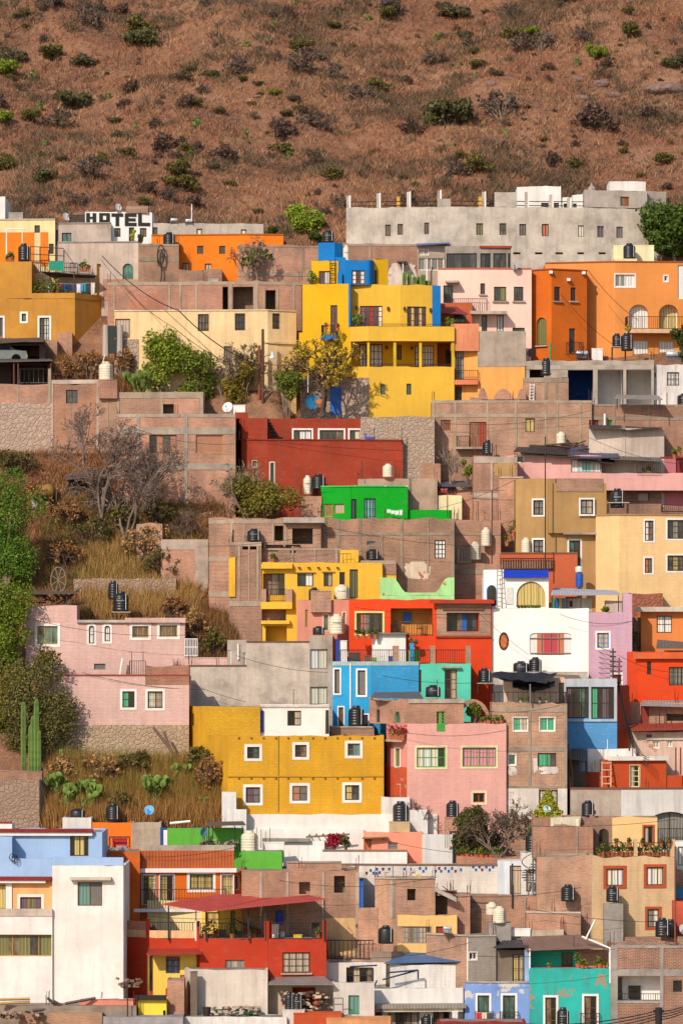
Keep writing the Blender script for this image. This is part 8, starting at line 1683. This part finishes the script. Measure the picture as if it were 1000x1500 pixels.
shed('rickety plank pergola on the green roof',[(302,1210,D(1272)-.2),(360,1209,D(1272)-.2),(356,1204,D(1272)+1.4),(308,1205,D(1272)+1.4)],plain('5e5046',.95),[(306,1210,1244,D(1272)),(312,1210,1244,D(1272)+.2),(344,1210,1244,D(1272)),(355,1210,1244,D(1272))],'pergola','pergola');dish(298,1219,D(1272)+.6,7,'small blue dish leaning on the green rooftop wall','6aa5c5',yaw=.8,tilt=.1,pole=12);heap('junk_heap','junk heaped under the plank pergola','junk',286,352,1242,D(1272)+.3,40,[CON,RUST,plain('8a7a6a',.9)],.5)
tank(353,1216,378,1248,D(1290)+.3,'cream tank beside the green rooftop walls','ct');f=house('green painted brick topped wall over bare brick',[(354,.3),(380,.1),(413,0)],1248,1345,GR2,Y=D(1345)-.3+1.2,back=3,par=.02,drop=4);band(f,'brick_lower',BRP,354,413,1279,1345,0,.03)
block('white low shelter behind the cream tank','shelter','shelter',385,1234,416,1256,D(1290)+.9,1.2,WHITE);
for k in range(7):post(376+k*6.5 if k<4 else 640+k*3,1212+(k % 3)*3,1242,D(1290)+1.3,'thin rusty reinforcing bar standing on the white roofs',RUST,.018,'reinforcing_bar','rebar','reinforcing bars on the white roofs')
# --- blue and white house bottom left
BW=stucco('a0bce0',var=.07,streak=.15);WW=stucco('ede4da',var=.09,streak=.2);Yz=D(1462)
f=house('large white corner house with a light blue upper storey',[(77,.3),(181,0),(184,1.2)],1268,1465,WW,Y=Yz,back=6,par=.2,wins=[w(114,1292,150,1327,'b','qs',2,hood=0)]);slab(f,'window_hood',concrete('c5b5a5'),104,164,1285,1289,.4);band(f,'blue_parapet',BW,77,181.5,1256,1268,-.2,.0)
u=vol(f.root,[(-60,2.4),(150,2.2),(152,3.2)],1219,1292,BW,Yz,back=5,par=.1,drop=0,name='upper_wall',wins=[w(103,1224,130,1254,'n','kyyk',2,1,kind='door')]);u.root=f.root;slab(u,'red_roof_edge',stucco('8a2a26'),-60,137,1214,1219,.35);slab(u,'white_fascia',WHITE,-60,136,1219,1224,.25)
vol(f.root,[(-60,1.2),(18,1.0)],1226,1292,BW,Yz,back=1.5,par=.1,drop=0,name='side_wing');vol(f.root,[(18,.9),(77,.8)],1258,1292,BW,Yz,back=1.5,par=.9,drop=0,name='blue_parapet')
l=vol(f.root,[(-60,.9),(77,.7)],1288,1340,stucco('f5b073',var=.05),Yz,back=2,par=.05,drop=0,name='orange_wall',wins=[w(-6,1296,9,1332,'b','y',1),w(26,1310,65,1345,'b','vev',2,t=4)]);l.root=f.root;slab(l,'red_roof_edge',stucco('8a2a26'),-60,77,1284,1289,.5);slab(l,'white_fascia',WHITE,-60,68,1289,1293,.4);band(l,'white_pier',WHITE,9,18,1293,1332,0,.1)
k_=vol(f.root,[(-60,.2),(77,.1)],1332,1465,WW,Yz,back=3,par=.4,name='lower_wall',wins=[w(-20,1369,76,1401,'y','eemede',5,1,rec=.3)]);k_.root=f.root;band(k_,'weathered_edge',concrete('c2b0a0'),-60,77,1331,1342,0,.05)
m=MB();c=P(19,1256,Yz+.7)
for k in range(3):m.tube([c+Vector((.18*math.cos(t)*(1-.2*k)+.1*k,-.05*k,.22*math.sin(t)-.05*k))for t in [2*math.pi*q/12 for q in range(13)]],.025,4)
tag(m.build('cable_loop',IRON),'loop of black cable on the light blue wall','cable');house('red edged white parapet at the picture edge',[(-60,.2),(18,0)],1206,1225,WHITE,Y=Yz+6,back=2,par=.05,cap=stucco('9a2a26'))
# rubble, roofs at the very bottom
f=house('dull roof slab covered with boards at the bottom edge',[(-60,.6),(110,.4),(200,0)],1474,1520,concrete('9a8878'),Y=Yl3-.4,back=3.4,par=.02,roof=concrete('8a8078'));f=house('salmon low wall on the bottom rubble roof',[(117,.3),(196,0)],1466,1490,stucco('e0836a'),Y=Yl3+.6,back=1.4,par=.02,name='low_wall',cat='wall');f=house('old brick wall at the bottom edge',[(28,.3),(150,0)],1484,1520,brickm('b8835c',worn=.4),Y=Yl3-1.4,back=1,par=.02,name='brick_wall',cat='wall')
for i,(a,b,c,d_)in enumerate([(0,1464,44,1463),(0,1470,44,1468),(70,1462,90,1480),(78,1466,104,1481),(48,1480,110,1474),(96,1470,140,1462)]):m=MB();m.tube([P(a,b,Yl3-.5+i*.1),P(c,d_,Yl3+.2+i*.1)],.09,5);tag(m.build('timber_board',plain('c9a870' if i<2 else '6a5a50',.9)),['bright new timber board at the edge','second new timber board under the bright one','weathered board lying across the bottom roof slab','weathered board parallel to the first on the slab','thin dark board on the bottom roof slab','short board near the salmon wall'][i],'board')
heap('rubble_heap','low dark rubble at the very bottom corner','rubble',-5,60,1492,Yl3-1.6,50,[RUST,CON,BR],.4);m=MB();c=P(147,1462,Yl3+1.2);m.lathe(c,[(0,0),(.12,0),(.16,.36),(0,.36)],12);tag(m.build('bucket',FR['w']),'white bucket at the foot of the white corner house','bucket')
heap('timber_heap','pile of old boards at the corner of the red house','timber',172,206,1446,Yl3+2.4,30,[plain('7a6554',.95)],.5);sh=house('grey flat roof house at the bottom edge',[(150,.3),(268,0)],1490,1520,concrete('a09a9a'),Y=Yl3-1.6,back=3,par=.02,roof=concrete('8f8f98'));post(187,1436,1500,Yl3-.8,'thin black pole at the bottom edge',IRON,.04);post(187,1480,1484,Yl3+.1,'short dark stub beside the thin black pole',IRON,.08)
house('dark red roof edge at the very bottom beside the light blue house',[(640,.3),(770,0)],1497,1520,stucco('8a2a2a'),Y=Yl3-1.4,back=2,par=.02,name='tiled_shed',cat='shed')
# --- cables
wire([(150,375,D(500)+3),(262,455,D(600)),(380,535,D(600))],'pair of heavy cables running from the ochre house pole to the utility poles',.5,.035);wire([(148,380,D(500)+3),(255,480,D(600)),(380,545,D(600))],'thin lower cable from the ochre house pole',.5,.02)
pl=post(385,482,590,D(585),'brown utility pole with a lamp before the cream house',plain('5a4030',.9),.11,'utility_pole','utility pole');post(380,506,585,D(585)+.3,'reddish shorter pole beside the lamp pole',plain('8a4a34',.9),.1,'utility_pole','utility pole')
sl=thing('street_lamp','white street lamp on a curved bracket before the cream house','street lamp',P(387,522,D(585)));m=MB();m.tube([P(386,524,D(585)),P(392,520,D(585)-.4),P(398,520,D(585)-.9)],.03,5);m.build('bracket',FR['s'],sl);m=MB();m.lathe(P(399,525,D(585)-1),[(.22,0),(.2,.12),(.1,.22),(.08,.45),(0,.46)],12);m.build('lamp_shade',plain('c5d5e2',.4),sl)
for k,(a,b)in enumerate((((385,500),(440,505)),((385,530),(430,532)),((385,538),(425,548)))):wire([(a[0],a[1],D(585)),(b[0],b[1],D(590))],['highest cable from the lamp pole','middle cable from the lamp pole','lowest cable from the lamp pole'][k]+' to the yellow house',.2,.018)
pw=thing('utility_pole','thin utility pole with many insulators before the lilac house','utility pole',P(897,1010,D(1012)));m=MB();m.tube([P(897,1012,D(1012)),P(897,950,D(1012))],.06,6);m.build('mast',plain('4a4440',.8),pw)
for k in range(6):m=MB();c=P(897,955+k*7,D(1012));m.tube([c-Vector((.2,0,0)),c+Vector((.2,0,0))],.045,5);m.build('insulator',FR['k'],pw)
for k in range(7):wire([(862,935+k*9,D(985)),(897,955+k*6,D(1012))],'cable fanning out from the insulator pole over the lilac wall',.15,.016,group='cables fanning over the lilac wall')
for k in range(5):wire([(904,990+k*3,D(1105)),(926,1080+k*4,D(1110)),(950,1110+k*3,D(1150))],'cable in the sagging bundle past the terracotta wall',.3,.022,group='sagging cable bundle past the terracotta wall')
wire([(700,898,D(985)-.5),(775,960,D(985)-.5)],'thin cable slanting over the white house wall',.1,.012);wire([(820,430,D(500)-.4),(905,510,D(530))],'thin cable over the orange corner house',.3,.016);wire([(860,395,D(500)-.4),(935,470,D(500)-.6)],'thin cable over the light orange house',.3,.016)
up=thing('utility_pole','short dark utility pole with a transformer at the bottom corner','utility pole',P(964,1520,Yl3-3));m=MB();m.tube([P(964,1530,Yl3-3),P(964,1476,Yl3-3)],.2,8);m.build('mast',plain('2c2624',.9),up);m=MB();m.tube([P(956,1481,Yl3-3.05),P(972,1481,Yl3-3.05)],.08,5);m.build('cross_arm',plain('2c2624',.9),up)
for k in range(4):wire([(964,1480+k*4,Yl3-3),(770,1500+k*6,Yl3-4)],'dark cable running from the corner pole',.3,.03,group='dark cables from the corner pole');wire([(964,1482+k*4,Yl3-3),(1010,1470+k*3,Yl3-3)],'short dark cable from the corner pole to the edge',.1,.03,group='short cables at the corner pole')
wire([(648,1298,Yb1-1),(680,1318,D(1380)),(720,1322,D(1385))],'dark cable along the brick yard wall',.1,.03);wire([(750,1275,D(1345)),(870,1269,D(1355))],'long thin wire across the brick terrace',.1,.02)
wire([(276,1000,D(1062)+3),(360,1028,D(1062)+3)],'thin wire hanging along the grey blank wall',.1,.012)
# ================================================================= loose wires and washing over the town
RW=random.Random(77)
for k,q in enumerate([(40,905,275,930,985),(120,985,300,1010,1060),(345,960,480,985,1050),(555,1065,740,1070,1200),(560,990,700,1000,1060),(700,1040,830,1030,1185),(820,900,925,910,985),(905,960,1010,985,1025),(640,745,760,700,800),(690,730,880,715,800),(860,640,1000,680,700),(650,620,870,600,660),(345,640,590,660,700),(180,620,345,650,730),(205,1255,350,1240,1330),(410,1290,640,1285,1390),(640,1310,850,1300,1380),(480,1400,690,1380,1480),(690,1400,900,1390,1490),(770,1330,990,1350,1390),(780,1210,990,1200,1370),(200,1340,480,1330,1425),(560,1230,760,1250,1300),(300,800,480,780,920),(470,770,690,800,900),(520,890,720,900,975)]):
    wire([(q[0],q[1],D(q[4])-.9),(q[2],q[3],D(q[4])-.9)],'thin sagging wire strung across the housefronts',RW.uniform(.15,.5),.013,group='thin wires strung across the housefronts')
for k,(px,y0,y1,b)in enumerate([(120,862,888,975),(430,1010,1036,1110),(640,996,1025,1200),(700,735,768,790),(930,648,680,700),(600,700,726,745),(575,1268,1290,1395),(840,1370,1392,1480),(300,1220,1246,1275),(440,745,762,905),(775,1005,1030,1185),(960,1050,1075,1120)]):
    antenna(px,y0,y1,D(b)+1.2,['small roof antenna on the upper pink house','small roof antenna on the white room','small antenna above the pink house brick storey','roof antenna above the half plastered brick house','roof antenna over the cream shack','roof antenna on the yard wall below the red house','roof antenna on the square brick tower','roof antenna on the rusty teal house roof','roof antenna on the green rooftop','roof antenna on the stacked house slab','roof antenna above the black tarpaulin','roof antenna on the peeling brick house'][k],4,12,yaw=RW.uniform(0,3))
# ================================================================= light, sky and camera
for o in list(bpy.data.objects):
    if o.type=='EMPTY' and not o.children:bpy.data.objects.remove(o)
ELEV,AZ=math.radians(34),math.radians(29)     # sun behind the camera, over its left shoulder
S=Vector((-math.sin(AZ)*math.cos(ELEV),-math.cos(AZ)*math.cos(ELEV),math.sin(ELEV)))
ld=bpy.data.lights.new('sun','SUN');ld.energy=4.5;ld.angle=math.radians(.5);ld.color=(1,.865,.70)
lo=bpy.data.objects.new('sun',ld);COL.objects.link(lo);lo.rotation_euler=S.to_track_quat('Z','Y').to_euler()
wd=bpy.data.worlds.new('World');SC.world=wd;wd.use_nodes=True;nt=wd.node_tree
sk=nt.nodes.new('ShaderNodeTexSky');sk.sky_type='NISHITA';sk.sun_disc=False;sk.sun_elevation=ELEV;sk.sun_rotation=math.atan2(S.x,S.y)
nt.links.new(sk.outputs[0],nt.nodes['Background'].inputs[0]);nt.nodes['Background'].inputs[1].default_value=.15
cd=bpy.data.cameras.new('camera');cam=bpy.data.objects.new('camera',cd);COL.objects.link(cam);SC.camera=cam
cam.location=(0,0,0);cam.rotation_euler=(math.radians(90),0,0)
cd.sensor_fit='VERTICAL';cd.sensor_height=36;cd.lens=F/1500*36;cd.shift_y=(HZ-750)/1500;cd.clip_start=1;cd.clip_end=2000
SC.view_settings.view_transform='Standard';SC.view_settings.look='None';SC.view_settings.exposure=0;SC.view_settings.gamma=1
SC.render.resolution_x,SC.render.resolution_y=682,1024
